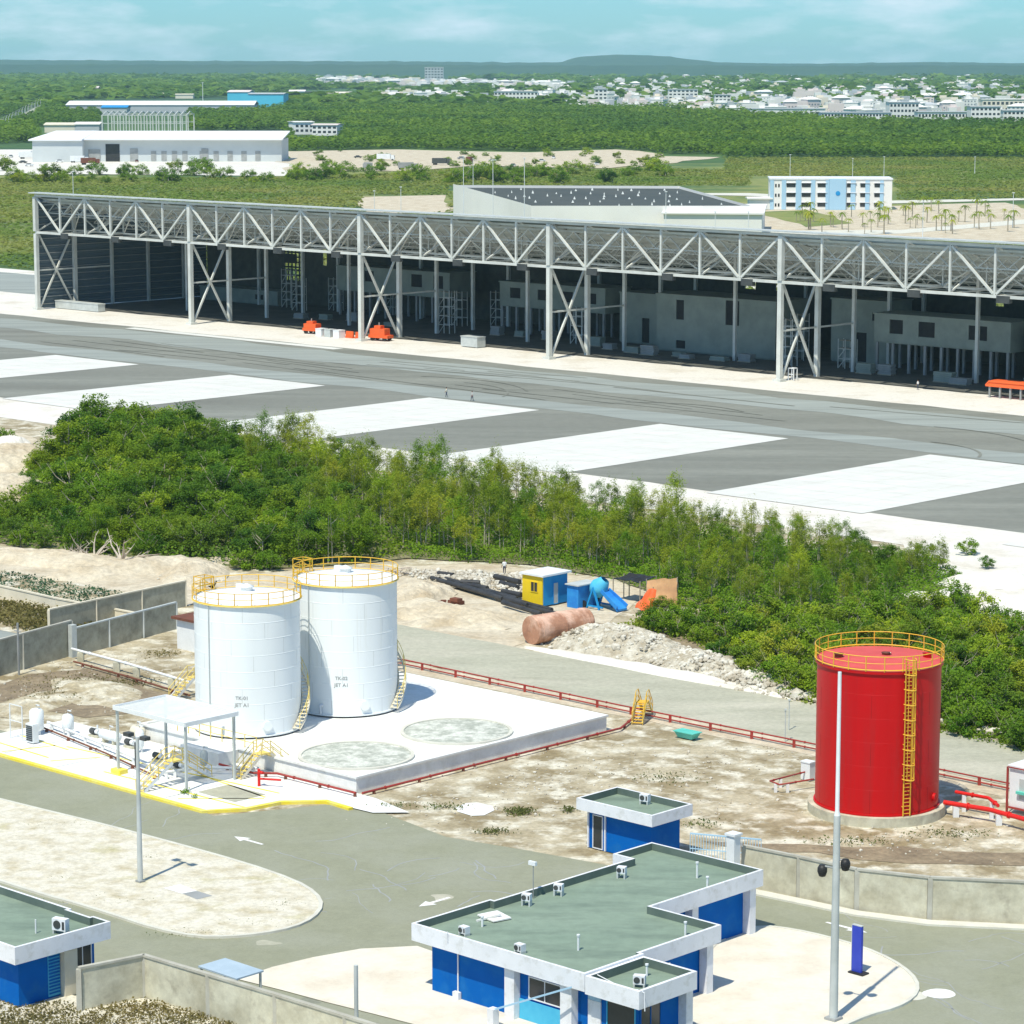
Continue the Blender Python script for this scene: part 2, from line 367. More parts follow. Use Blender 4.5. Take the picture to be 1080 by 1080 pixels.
def densify(pts, step, jit, seed=0):
    rnd = random.Random(seed); out = []
    n = len(pts)
    for i in range(n):
        a, b = Vector(pts[i][:2]), Vector(pts[(i + 1) % n][:2])
        k = max(1, int((b - a).length / step))
        d = (b - a).normalized() if (b - a).length > 0 else Vector((1, 0)); nn = Vector((-d.y, d.x))
        for j in range(k):
            p = a.lerp(b, j / k)
            if jit and j: p = p + nn * (noise.noise(Vector((p.x / (step * 2), p.y / (step * 2), seed))) * jit * 2 + rnd.uniform(-jit, jit) * .25)
            out.append(p)
    return out
def sheet(name, pts, m, z, jit=0.0, step=4.0, kind='structure', label=None, cat=None):
    "flat sheet of ground"
    p = densify(pts, step, jit, hash(name) % 97) if jit else [Vector(q[:2]) for q in pts]
    bm = bmesh.new()
    vs = [bm.verts.new((q.x, q.y, z)) for q in p]
    f = bm.faces.new(vs); f.normal_update()
    if f.normal.z < 0: f.normal_flip()
    bmesh.ops.triangulate(bm, faces=[f])
    me = bpy.data.meshes.new(name); bm.to_mesh(me); bm.free()
    o = link_mesh(name, me, m); tag(o, label, cat, None, kind)
    return o
def PX(*pts): return [G(a, b) for a, b in pts]
def SUVR(u0, u1, v0, v1): return [S(u0, v0), S(u1, v0), S(u1, v1), S(u0, v1)]
def smooth_poly(pts, it=2):
    pts = [Vector(p[:2]) for p in pts]
    for _ in range(it):
        q = []
        for i in range(len(pts)):
            a, b = pts[i], pts[(i + 1) % len(pts)]
            q += [a.lerp(b, .25), a.lerp(b, .75)]
        pts = q
    return pts
def strip(name, pts, w, z0, z1, m, kind='structure'):
    "kerb along a path"
    mb = MB(); pts = [Vector(p[:2]) for p in pts]
    L = []; Rr = []
    for i, p in enumerate(pts):
        d = (pts[min(i + 1, len(pts) - 1)] - pts[max(i - 1, 0)]).normalized(); nn = Vector((-d.y, d.x)) * w / 2
        L.append(p + nn); Rr.append(p - nn)
    vs = []
    for a, b in zip(L, Rr): vs += [(a.x, a.y, z0), (a.x, a.y, z1), (b.x, b.y, z1), (b.x, b.y, z0)]
    fs = []
    for i in range(len(pts) - 1):
        for k in range(3): fs.append((4 * i + k, 4 * i + k + 1, 4 * i + 5 + k, 4 * i + 4 + k))
    fs += [(0, 1, 2, 3), tuple(4 * (len(pts) - 1) + k for k in (3, 2, 1, 0))]
    mb.add(vs, fs)
    o = mb.build(name, m); tag(o, kind=kind); return o

# ------------------------------------------------------------------ GROUND
def inpoly(x, y, poly):
    c = False; n = len(poly)
    for i in range(n):
        x0, y0 = poly[i][0], poly[i][1]; x1, y1 = poly[i - 1][0], poly[i - 1][1]
        if (y0 > y) != (y1 > y) and x < (x1 - x0) * (y - y0) / (y1 - y0) + x0: c = not c
    return c
GX = 9000
sheet('ground', [(-GX, -400), (GX, -400), (GX, 17500), (-GX, 17500)], 'far_green', 0.0)
sheet('grass_field', PX((-300, 172), (1400, 172), (1600, 330), (-500, 330)), 'field_green', 0.03, 4, 30)
sheet('compound_ground', [(-160, 60), (160, 60)] + [S(470, -130), S(290, -112), S(130, -112), S(60, -100), S(-80, -100)] + [(-260, 400)], 'compound_dirt', 0.06)
sheet('airfield_ground', SUVR(-200, 560, -128, 75), 'white_gravel', 0.10)
sheet('rear_yard', SUVR(5, 130, 75, 200), 'white_gravel', 0.11)
sheet('taxiway', SUVR(-200, 560, -111, -12.5), 'runway_asphalt', 0.13, 0.5, 6)
sheet('taxiway_band', SUVR(-200, 560, -33, -19), 'runway_light', 0.15, 1.6, 9)
sheet('taxiway_edge_band', SUVR(-200, 560, -59.5, -50.5), 'runway_light', 0.15, 1.2, 9)
sheet('concrete_kerb_band', SUVR(52, 118, -16.2, -13.4), 'white_concrete', 0.16)
sheet('side_apron', SUVR(-200, -1, 26, 66), 'runway_light', 0.13, 1.0, 6)
for i in range(8):
    u0 = 34.5 + 52 * i
    sheet('concrete_stand', SUVR(u0, u0 + 25.8, -112.5 if i < 6 else -120, -61.2), 'white_concrete', 0.17)
jm = MB()
for i in range(8):
    u0 = 34.5 + 52 * i
    for k in range(1, 5): jm.add([tuple(S(u0 + 5.16 * k - .07, -112, .176)), tuple(S(u0 + 5.16 * k + .07, -112, .176)), tuple(S(u0 + 5.16 * k + .07, -61.5, .176)), tuple(S(u0 + 5.16 * k - .07, -61.5, .176))], [(0, 1, 2, 3)])
    for k in range(1, 9): v_ = -61.2 - 5.7 * k; jm.add([tuple(S(u0 + .2, v_ - .06, .179)), tuple(S(u0 + 25.6, v_ - .06, .179)), tuple(S(u0 + 25.6, v_ + .06, .179)), tuple(S(u0 + .2, v_ + .06, .179))], [(0, 1, 2, 3)])
tag(jm.build('concrete_joints', 'kerb'), kind='structure')
tm = MB(); rj = random.Random(4)
for k in range(26):       # rubber marks and wheel tracks on the taxiway
    u0 = rj.uniform(60, 330); v0 = rj.uniform(-48, -22); L = rj.uniform(20, 70); w = rj.uniform(.25, .6); sl = rj.uniform(-.12, .12); z = .18 + k * .0008
    q_ = [S(u0, v0, z), S(u0 + L, v0 + L * sl, z), S(u0 + L, v0 + L * sl + w, z), S(u0, v0 + w, z)]; tm.add([tuple(x) for x in q_], [(0, 1, 2, 3)])
for k in range(5):
    c = S(rj.choice([180, 232, 284]) + rj.uniform(-6, 6), rj.uniform(-72, -58), 0); R0 = rj.uniform(14, 30); a0 = ANG + rj.uniform(.2, 1.2); w = rj.uniform(.2, .5); pr = None
    for j in range(13):
        a = a0 + j * .1; p = (c.x + R0 * math.cos(a), c.y + R0 * math.sin(a), .202 + k * .0008); q2 = (c.x + (R0 + w) * math.cos(a), c.y + (R0 + w) * math.sin(a), .202 + k * .0008)
        if pr: tm.add([pr[0], p, q2, pr[1]], [(0, 1, 2, 3)])
        pr = (p, q2)
tag(tm.build('tyre_marks', 'runway_asphalt'), kind='structure')
for v0 in (47,):
    sheet('apron_marking', SUVR(-60, -3, v0, v0 + 8), 'white_concrete', 0.16)
# pale ground between the last concrete stand and the thicket, right side
sheet('gravel_yard', PX((940, 560), (1100, 530), (1100, 660), (1040, 655), (985, 630), (960, 590)), 'white_gravel', 0.12, 1.0, 5)
sheet('packed_road', SUVR(325, 470, -215.6, -203.4), 'packed_road', 0.10, 0.35, 3)
sheet('packed_road_shoulder', SUVR(340, 470, -218.8, -215.6), 'sand', 0.08, 0.3, 3)
sheet('work_yard', PX((200, 610), (330, 600), (520, 596), (700, 620), (640, 660), (520, 690), (420, 672), (300, 660)), 'sand', 0.09, 1.0, 4)
sheet('sandy_track', PX((-40, 575), (30, 584), (200, 600), (230, 612), (200, 640), (-40, 600)), 'sand', 0.09, 0.8, 4)
sheet('sandy_bank', PX((-40, 420), (0, 452), (34, 462), (40, 520), (20, 540), (-40, 560)), 'sand', 0.18, 0.8, 4)
sheet('crop_bed', PX((-20, 598), (180, 634), (150, 651), (-20, 616)), 'compound_dirt', 0.12, 0.6, 4)
sheet('weedy_verge', PX((-20, 628), (110, 664), (40, 674), (-20, 662)), 'compound_dirt', 0.12, 0.4, 4)
sheet('back_road', PX((-20, 655), (60, 672), (40, 690), (-20, 700)), 'runway_light', 0.10, 0.3, 4)
# compound asphalt
sheet('asphalt_road', PX((-60, 755), (0, 771), (60, 790), (225, 862), (345, 850), (400, 857), (470, 884), (560, 899), (630, 912), (700, 925), (780, 940), (860, 958), (980, 974), (1100, 980), (1180, 1000), (1180, 1180), (-60, 1180)), 'asphalt', 0.11)
isl = smooth_poly(PX((-80, 825), (0, 846), (140, 880), (300, 925), (345, 952), (325, 978), (260, 991), (190, 991), (90, 958), (40, 945), (-80, 905)), 2)
sheet('sandy_island', isl, 'limestone', 0.22)
strip('island_kerb', isl + isl[:1], 0.28, 0.0, 0.27, 'kerb')
isr = smooth_poly(PX((720, 1100), (735, 1010), (790, 978), (850, 985), (930, 1008), (972, 1038), (960, 1062), (900, 1078), (850, 1110)), 2)
sheet('building_forecourt', isr, 'forecourt', 0.22)
strip('forecourt_kerb', isr + isr[:1], 0.25, 0.0, 0.27, 'kerb')
sheet('building_plinth', PX((380, 1003), (440, 1000), (660, 1080), (640, 1110), (445, 1085), (250, 1035), (330, 1012)), 'forecourt', 0.16, 0.2, 3)
sheet('rear_verge', PX((-60, 1010), (100, 1060), (152, 1056), (400, 1115), (380, 1180), (-60, 1180)), 'limestone', 0.20)
sheet('brown_soil', PX((-20, 728), (30, 712), (95, 706), (150, 716), (185, 735), (150, 752), (90, 758), (20, 748), (-20, 750)), 'brown_soil', 0.09, 1.2, 3)
sheet('brown_verge', PX((740, 888), (900, 895), (1100, 900), (1100, 915), (960, 912), (860, 900), (790, 900)), 'brown_soil', 0.09, .8, 3)
sheet('brown_bank', PX((600, 655), (740, 672), (770, 700), (700, 690), (620, 668)), 'brown_soil', 0.095, .8, 3)
# painted arrows
def arrow(px, py, ang, L=3.4):
    p = G(px, py); a = Vector((math.cos(ang), math.sin(ang))); n = Vector((-a.y, a.x))
    q = lambda s, t: Vector((p.x, p.y)) + a * s + n * t
    sheet('arrow_marking', [q(-L / 2, -.12), q(L * .1, -.16), q(L * .1, -.55), q(L / 2, 0), q(L * .1, .55), q(L * .1, .16), q(-L / 2, .12)], 'road_paint', 0.125)
arrow(262, 888, ANG + math.pi, 3.2)
arrow(458, 953, ANG + math.pi / 2 + math.pi, 3.0)
arrow(893, 980, ANG, 3.4)
for q in [((960, 1052), 0.8), ((990, 1050), 1.5)]:
    sheet('cement_stain', smooth_poly([G(q[0][0] + dx, q[0][1] + dy) for dx, dy in ((-22, 0), (-6, -6), (14, -4), (20, 3), (0, 6))], 2), 'road_paint' if q[1] > 1 else 'kerb', 0.122 + 0.002 * q[1])
sheet('pale_patch', smooth_poly(PX((475, 855), (497, 846), (527, 853), (505, 864)), 1), 'pad_white', 0.10)
sheet('manhole_cover', PX((193, 946), (208, 943), (224, 948), (208, 952)), 'steel_grey', 0.235)
sheet('manhole_slab', PX((172, 940), (190, 936), (208, 943), (192, 946)), 'road_paint', 0.238)
cm_ = MB(); rj = random.Random(12)
for k in range(46):
    px, py = rj.choice([(rj.uniform(60, 420), rj.uniform(860, 960)), (rj.uniform(380, 640), rj.uniform(900, 975)), (rj.uniform(820, 1060), rj.uniform(980, 1060))]); p = G(px, py); a = rj.uniform(0, 6.28); w = rj.uniform(.02, .06); z = .1105 + .004
    for j in range(rj.randint(4, 12)):
        a += rj.uniform(-.5, .5); q_ = p + Vector((math.cos(a), math.sin(a), 0)) * rj.uniform(.4, 1.1); n_ = Vector((-math.sin(a), math.cos(a), 0)) * w
        cm_.add([(p.x - n_.x, p.y - n_.y, z), (q_.x - n_.x, q_.y - n_.y, z), (q_.x + n_.x, q_.y + n_.y, z), (p.x + n_.x, p.y + n_.y, z)], [(0, 1, 2, 3)]); p = q_; z += .00005
tag(cm_.build('road_cracks', 'steel_grey'), kind='structure')
for k in range(16):
    px, py = rj.uniform(120, 1000), rj.uniform(930, 1060)
    sheet('road_patch', smooth_poly([G(px + math.cos(t) * rj.uniform(5, 24), py + math.sin(t) * rj.uniform(1.5, 5)) for t in [i * .785 for i in range(8)]], 2), 'asphalt_patch' if k % 2 else 'packed_road', .1135 + k * .00006)
# pump pad with yellow kerb
padp = [S(339, -265.1), S(371.4, -265.3), S(373.2, -262.6), S(373.6, -259.4), S(376, -256.8), S(381, -256.6), S(383, -254.6), S(378, -253.4), S(339, -253.6)]
sheet('pump_pad', padp, 'pad_white', 0.20)
strip('yellow_kerb', smooth_poly([S(340, -265.2)] + padp[1:5] + [S(379, -257)], 0), 0.45, 0.0, 0.30, 'yellow_paint')
for a, b in [((356, -262.8), (373, -262.3)), ((347, -259.6), (371.5, -257.6)), ((350, -263.6), (352, -260)), ((340.5, -262.6), (349, -263)), ((341, -259.8), (348, -260.2)), ((344.5, -264.4), (346, -260)), ((367, -264.2), (371.8, -259.5)), ((364, -258.3), (371.6, -259.2))]:
    strip('painted_line', [S(*a), S(*b)], 0.22, 0.20, 0.212, 'yellow_paint')
for u in (345, 352, 359, 366):
    strip('drain_joint', [S(u, -264.6), S(u + .05, -258)], 0.08, 0.20, 0.208, 'steel_grey')
sheet('pipe_pit', SUVR(366.5, 371, -261.8, -258.6), 'packed_road', 0.212)
# far pale yards and tracks
sheet('warehouse_yard', PX((-60, 158), (40, 158), (110, 166), (300, 170), (330, 176), (300, 186), (80, 184), (-60, 186)), 'white_gravel', 0.20, 5, 30)
sheet('quarry_ground', PX((300, 160), (420, 158), (560, 161), (650, 158), (700, 163), (700, 172), (640, 178), (500, 175), (420, 181), (300, 180)), 'sand', 0.25, 6, 30)
sheet('side_yard', PX((380, 208), (470, 206), (480, 224), (380, 226)), 'sand', 0.14, 2, 20)
sheet('office_grounds', PX((800, 222), (1060, 214), (1110, 232), (1100, 256), (800, 246)), 'sand', 0.14, 3, 20)
sheet('office_lawn', PX((795, 224), (850, 222), (900, 236), (850, 240)), 'field_green', 0.17, 2, 20)
sheet('office_road', PX((790, 244), (950, 243), (1080, 232), (1090, 236), (950, 247), (790, 249)), 'kerb', 0.19)
sheet('office_road_far', PX((640, 204), (790, 204), (940, 212), (1100, 209), (1100, 211), (940, 215), (790, 207)), 'kerb', 0.19)
sheet('town_road', PX((-60, 138), (20, 122), (48, 108), (54, 108), (34, 124), (-60, 148)), 'packed_road', 0.22)
sheet('pale_clearing', PX((660, 178), (700, 165), (760, 166), (720, 170)), 'sand', 0.2, 5, 30)

# ------------------------------------------------------------------ HILLS
prof = [(-300, 62), (0, 63.0), (200, 64.2), (420, 64.6), (560, 66), (592, 65.5), (602, 61.5), (625, 58.6), (665, 57.8), (700, 59.6), (725, 62.4), (752, 65.6), (820, 66.9), (870, 67.0), (920, 66.2), (985, 65.2), (1030, 66.2), (1090, 66.8), (1400, 67)]
def ridge(name, Y, depth, prof, base):
    xs = []; vs = []; fs = []
    N = 260
    for i in range(N):
        px = -300 + 1700 * i / (N - 1)
        for (a, ya), (b, yb) in zip(prof, prof[1:]):
            if a <= px <= b: py = ya + (yb - ya) * (px - a) / (b - a)
        X = (px - 540) / FPX * Y
        h = CAMH - (py - 65) / FPX * Y + noise.noise(Vector((i * .35, 0, 0))) * 2.5 * Y / 15000
        for k in range(9):
            t = k / 8
            hh = base + (h - base) * math.sin(t * math.pi) ** 1.2 + noise.noise(Vector((i * .5, k, 3))) * 4
            vs.append((X, Y + (t - .5) * depth, hh if 0 < k < 8 else -0.4))
    for i in range(N - 1):
        for k in range(8): fs.append((i * 9 + k, (i + 1) * 9 + k, (i + 1) * 9 + k + 1, i * 9 + k + 1))
    mb = MB(); mb.add(vs, fs, 0, True); o = mb.build(name, 'hill_green'); tag(o, kind='structure')
ridge('hills', 15200, 3800, prof, 0)
ridge('low_hills', 11200, 2200, [(x, max(y, 66.4) + 1.6 + (0.8 if x > 500 else 0)) for x, y in prof], 0)

# ------------------------------------------------------------------ HAZE
mh = bpy.data.materials.new('haze'); mh.use_nodes = True
hn = mh.node_tree; hn.nodes.clear()
ho = hn.nodes.new('ShaderNodeOutputMaterial'); pv = hn.nodes.new('ShaderNodeVolumePrincipled')
pv.inputs['Color'].default_value = (0.55, 0.86, 1.0, 1)
pv.inputs['Density'].default_value = 0.000034
pv.inputs['Anisotropy'].default_value = 0.0
hn.links.new(pv.outputs[0], ho.inputs['Volume'])
mb = MB(); mb.box(-GX - 600, GX + 600, -600, 17900, -1.0, 140)
tag(mb.build('haze', mh), kind='stuff')

# ------------------------------------------------------------------ HANGAR
hangar = empty('aircraft_hangar', 'long open-fronted steel hangar with white trusses, under construction beside the taxiway', 'hangar', S(0, 0, 0.1), ANG)
US = [0, 55, 109, 161.8, 218.3, 273, 328]
ZT, ZB, DEP, ZR = 26.4, 17.9, 52.0, 15.2
def roofz(v): return ZT - 0.2 - (ZT - ZR) * v / DEP
# roof sheets, one per bay, with purlins
for i in range(6):
    a, b = US[i], US[i + 1]
    mb = MB()
    m_ = 'roof_blue' if i in (4, 5) else 'hangar_roof'
    mb.add([(a, 1.5, roofz(1.5)), (b, 1.5, roofz(1.5)), (b, DEP, roofz(DEP)), (a, DEP, roofz(DEP)),
            (a, 1.5, roofz(1.5) + .18), (b, 1.5, roofz(1.5) + .18), (b, DEP, roofz(DEP) + .18), (a, DEP, roofz(DEP) + .18)],
           [(3, 2, 1, 0), (4, 5, 6, 7), (0, 1, 5, 4), (1, 2, 6, 5), (2, 3, 7, 6), (3, 0, 4, 7)])
    roof = mb.build('roof', m_, hangar)
    p = MB()
    for k in range(18):
        v = 2.2 + k * 2.75
        p.bar((a + .2, v, roofz(v) - .28), (b - .2, v, roofz(v) - .28), .34, .44)
    p.build('purlins', 'steel_white', roof)
# front truss
def truss(v, zt, zb, w, bigw, mname, parent, u_from=0, u_to=328, thin=False):
    t = MB()
    t.bar((u_from, v, zt), (u_to, v, zt), bigw); t.bar((u_from, v, zb), (u_to, v, zb), bigw)
    for i in range(6):
        a, b = US[i], US[i + 1]
        for k in range(6):
            x0 = a + (b - a) * k / 6; x1 = a + (b - a) * (k + 1) / 6
            if k: t.bar((x0, v, zb + bigw / 2), (x0, v, zt - bigw / 2), w)
            if k % 2 == 0: t.bar((x0 + .3, v, zt - .4), (x1 - .3, v, zb + .4), w)
            else: t.bar((x0 + .3, v, zb + .4), (x1 - .3, v, zt - .4), w)
    return t.build(mname, 'steel_white', parent)
truss(0, ZT, ZB, .38, .5, 'front_truss', hangar)
truss(11, roofz(11) - .7, ZB, .28, .36, 'rear_truss', hangar)
# lighter lattice trusses under the roof running parallel to the front
t = MB()
for v in (3.5, 8, 17, 24, 31, 38):
    zt_ = roofz(v) - .8; zb_ = zt_ - 2.4
    t.bar((0, v, zt_), (328, v, zt_), .2); t.bar((0, v, zb_), (328, v, zb_), .2)
    for k in range(109):
        x = k * 3.0
        t.bar((x, v, zt_ if k % 2 else zb_), (x + 3.0, v, zb_ if k % 2 else zt_), .18)
t.build('roof_lattice', 'steel_white', hangar)
# tie beams between the two planes and haunch diagonals
t = MB()
for i in range(6):
    a, b = US[i], US[i + 1]
    for k in range(7):
        x = a + (b - a) * k / 6
        t.bar((x, .4, ZT - .2), (x, 10.8, roofz(11) - .8), .28); t.bar((x, .4, ZB), (x, 10.8, ZB), .3)
        if k % 2 == 0 and k < 6: t.bar((x, 0.4, ZB + .3), (x, 10.8, roofz(11) - 1), .3)
        x2 = a + (b - a) * (k + 1) / 6
        if k < 6: t.bar((x + .3, 11, ZB + .2), (x2, 5.5, ZB + 4.2 - .2 * k), .2)
t.build('tie_beams', 'steel_white', hangar)
# dark door-guide brackets under the bottom chord
for i in range(6):
    for k in (1, 3, 5):
        x = US[i] + (US[i + 1] - US[i]) * k / 6 + .6
        t = MB(); t.box(x, x + 2.6, -.45, .5, ZB - 1.05, ZB + .2); t.build('door_bracket', 'dark_steel', hangar)
# edge trim along the roof front
t = MB(); t.box(-1.2, 328, -1.1, 1.4, ZT + .48, ZT + .72); t.build('roof_edge', 'galv', hangar)
for i, u in enumerate(US):
    f = MB(); f.box(u - .43, u + .43, -.43, .43, 0, ZB - .28); f.box(u - .9, u + .9, -.9, .9, 0, .5)
    f.box(u - .46, u + .46, -.47, .47, ZB + .28, ZT - .28)
    f.build('front_column', 'steel_white', hangar)
    for j, v in enumerate((11, 22, 33, 44)):
        c = MB(); w = .42 if v == 11 else .32
        c.box(u - w, u + w, v - w, v + w, 0, roofz(v) - .35); c.build('column', 'steel_white', hangar)
    b = MB()
    b.bar((u, .7, .6), (u, 10.4, ZB - .5), .38); b.bar((u + .01, 10.4, .6), (u + .01, .7, ZB - .5), .38)
    b.bar((u, .65, 9.1), (u, 21.6, 9.1), .32)
    b.build('cross_brace', 'steel_white', hangar)
    if i < 6:
        um = (u + US[i + 1]) / 2
        for v in (22, 44):
            c = MB(); c.box(um - .3, um + .3, v - .3, v + .3, 0, roofz(v) - .35); c.build('column', 'steel_white', hangar)
# corrugated left side wall with girts
w = MB()
n = 64
vs = []; fs = []
for k in range(n + 1):
    z = .2 + (ZT - .6) * k / n; off = .09 if k % 2 else -.09
    vv = DEP if z <= ZR - .3 else DEP * (ZT - .3 - z) / (ZT - ZR)
    vs += [(-.75 + off, 0.5, z), (-.75 + off, max(vv, .6), z)]
for k in range(n): fs.append((2 * k, 2 * k + 1, 2 * k + 3, 2 * k + 2))
w.add(vs, fs)
w.add([(x - .12, y, z) for x, y, z in vs], [f[::-1] for f in fs])
w.build('side_wall', 'cladding', hangar)
g_ = MB()
for k in range(15):
    z = 1.2 + k * 1.68; vv = DEP if z <= ZR - .5 else DEP * (ZT - .5 - z) / (ZT - ZR)
    g_.bar((-.45, .5, z), (-.45, vv, z), .16)
g_.build('girts', 'steel_grey', hangar)
# rear wall in dark block with openings left open to the yard behind
bw = MB()
def wall_open(mb, u0, u1, z0, z1, v0, v1, opens, mi=0):
    us = sorted({u0, u1} | {x for o in opens for x in o[:2]}); zs = sorted({z0, z1} | {x for o in opens for x in o[2:]})
    for a, b in zip(us, us[1:]):
        for c, d in zip(zs, zs[1:]):
            if any(o[0] <= (a + b) / 2 <= o[1] and o[2] <= (c + d) / 2 <= o[3] for o in opens): continue
            mb.box(a, b, v0, v1, c, d, mi)
ops = [(27.5, 34.0, 5.5, 13.2), (40.8, 42.5, 9.6, 13.4), (168, 171, 11, 13), (176, 178, 11, 12.6), (229, 231, 11, 13)]
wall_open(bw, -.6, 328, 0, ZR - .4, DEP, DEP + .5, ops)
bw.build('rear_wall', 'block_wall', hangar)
gb = MB()
for k in range(1, 5): gb.box(27.5 + 1.3 * k - .12, 27.5 + 1.3 * k + .12, DEP + .1, DEP + .4, 5.5, 13.2)
for z in (6.8, 8.0, 8.7, 9.9, 11.1, 12.2): gb.box(27.5, 34, DEP + .12, DEP + .38, z - .18, z + .18)
gb.box(27.5, 32, DEP + .05, DEP + .12, 9.6, 11.8)
gb.build('opening_grid', 'dark_steel', hangar)
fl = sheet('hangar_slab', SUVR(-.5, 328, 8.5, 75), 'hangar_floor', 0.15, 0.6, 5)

# workshop blocks inside the hangar, on posts or on the ground
def annex(label, u0, u1, v0, z0, z1, wins, posts=0, depth=6, solid=False):
    o = empty('workshop_block', label, 'building', S(u0, v0, 0.15), ANG)
    L = u1 - u0
    w = MB(); wall_open(w, 0, L, z0, z1, 0, .3, [(a, b, c, d) for a, b, c, d in wins])
    w.box(0, .3, .3, depth, z0, z1); w.box(L - .3, L, .3, depth, z0, z1); w.box(.3, L - .3, depth - .3, depth, z0, z1)
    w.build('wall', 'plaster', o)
    r = MB(); r.box(-.2, L + .2, -.2, depth + .2, z1, z1 + .25); r.box(.0, L, .3, depth, z0 - .25, z0 - .001); r.build('floor_slab', 'plaster', o)
    for a, b, c, d in wins:
        q = MB(); q.box(a, b, .18, .24, c, d); q.build('window', 'dark_void', o)
    for k in range(posts):
        x = .6 + (L - 1.2) * k / max(1, posts - 1)
        for y in (.3, depth - .5):
            q = MB(); q.box(x - .25, x + .25, y - .2, y + .25, 0, z0 - .26); q.build('post', 'steel_grey', o)
    return o
annex('pale two-window workshop loft on posts behind the second bay', 60, 96, 39, 5.8, 11.0, [(9, 12, 8, 10.4), (24, 27.4, 7.6, 10.4), (31, 34, 7.6, 10.4)], 8, 8)
annex('pale workshop loft with four dark windows on posts behind the third bay', 116, 146, 34, 5.8, 10.6, [(3, 6, 7.4, 9.6), (11, 14, 7.4, 9.6), (18, 21, 7.4, 9.6), (24.5, 27.5, 7.4, 9.6)], 8, 8)
annex('tall pale workshop block with two dark windows reaching the floor in the fourth bay', 166, 196, 27, .3, 11.2, [(5, 7, 6.5, 10.4), (17.6, 21, 6.2, 11), (5, 7.4, .8, 2.4)], 0, 10)
annex('pale workshop loft with three dark windows on posts in the fifth bay', 220, 250, 26, 5.6, 10.6, [(3.5, 6.5, 7.2, 9.8), (10, 13.6, 7, 9.8), (21, 25, 7.2, 9.8)], 9, 8)
annex('low pale workshop block beside the left side wall of the hangar', 6, 34, 44, .3, 3.2, [(20, 23, 1.2, 2.4)], 0, 5)
annex('dark doorway workshop block between the third and fourth bays', 150, 162, 34, .3, 10.2, [(6, 8, .4, 5.4)], 0, 8)
annex('grey workshop block with doorway left of the fifth bay loft', 204, 217, 34, .3, 12.0, [(6, 8.4, .4, 6), (9.6, 11, 8.4, 10)], 0, 8)
annex('open-topped grey workshop block right of the fifth bay loft', 252, 300, 28, .3, 9.4, [(4, 7, 5, 8), (12, 15, 5, 8), (8, 10, .4, 4)], 0, 8)
# stacked materials on the hangar floor
def pallet(u, v, lab, m_, n=4, L=3.0, s=1):
    o = empty('pallet_stack', lab, 'building material', S(u, v, 0.16), ANG, 'material stacks on the hangar floor')
    q = MB()
    for k in range(3): q.box(-L / 2, L / 2, -.9 + k * .75, -.75 + k * .75, 0, .18)
    q.build('pallet', 'bark', o)
    q = MB()
    rnd = random.Random(int(u * 10 + v))
    for k in range(n):
        q.box(-L / 2 + rnd.uniform(0, .3), L / 2 - rnd.uniform(0, .3), -.85 + rnd.uniform(0, .1), .85 - rnd.uniform(0, .1), .18 + k * .35 * s, .18 + (k + .92) * .35 * s)
    q.build('load', m_, o)
rn = random.Random(3)
for i, (u, v) in enumerate([(62, 26), (68, 28), (75, 30), (90, 27), (121, 28), (127, 29), (136, 28), (152, 25), (158, 22), (166, 20), (171, 19), (177, 21), (181, 18.5), (188, 20), (193, 22), (222, 21), (226, 22), (241, 19), (245, 18), (252, 20), (258, 21)]):
    pallet(u, v, 'grey stack of building material lying on the shaded hangar floor' if i % 2 else 'dark stack of building material lying on the shaded hangar floor', 'plaster' if i % 2 else 'steel_grey', rn.randint(2, 5), rn.uniform(2.4, 4.2))

rsc = random.Random(17)
for i, (u, v) in enumerate([(38, 44), (46, 40), (52, 46), (100, 38), (106, 44), (152, 40), (198, 32), (203, 22), (262, 22), (110, 24), (146, 26), (214, 26), (70, 47), (256, 27)]):
    o = empty('scaffold_tower', 'steel scaffold tower standing in the shaded back of the hangar', 'scaffold', S(u, v, .16), ANG, 'scaffold towers inside the hangar')
    hh = rsc.choice([5.5, 7.5, 9.0]); q = MB()
    for x in (-1.6, 0, 1.6):
        for y in (-.8, .8): q.bar((x, y, 0), (x, y, hh), .14)
    for k in range(int(hh / 1.9)):
        z = 1.8 + 1.9 * k
        for y in (-.8, .8): q.bar((-1.6, y, z), (1.6, y, z), .12)
        q.bar((-1.6, -.8, z - 1.8), (0, -.8, z), .1)
    q.build('frame', 'steel_white', o)
    for z in (3.7, hh - .3):
        q = MB(); q.box(-1.6, 1.6, -.75, .75, z, z + .1); q.build('deck', 'bark', o)
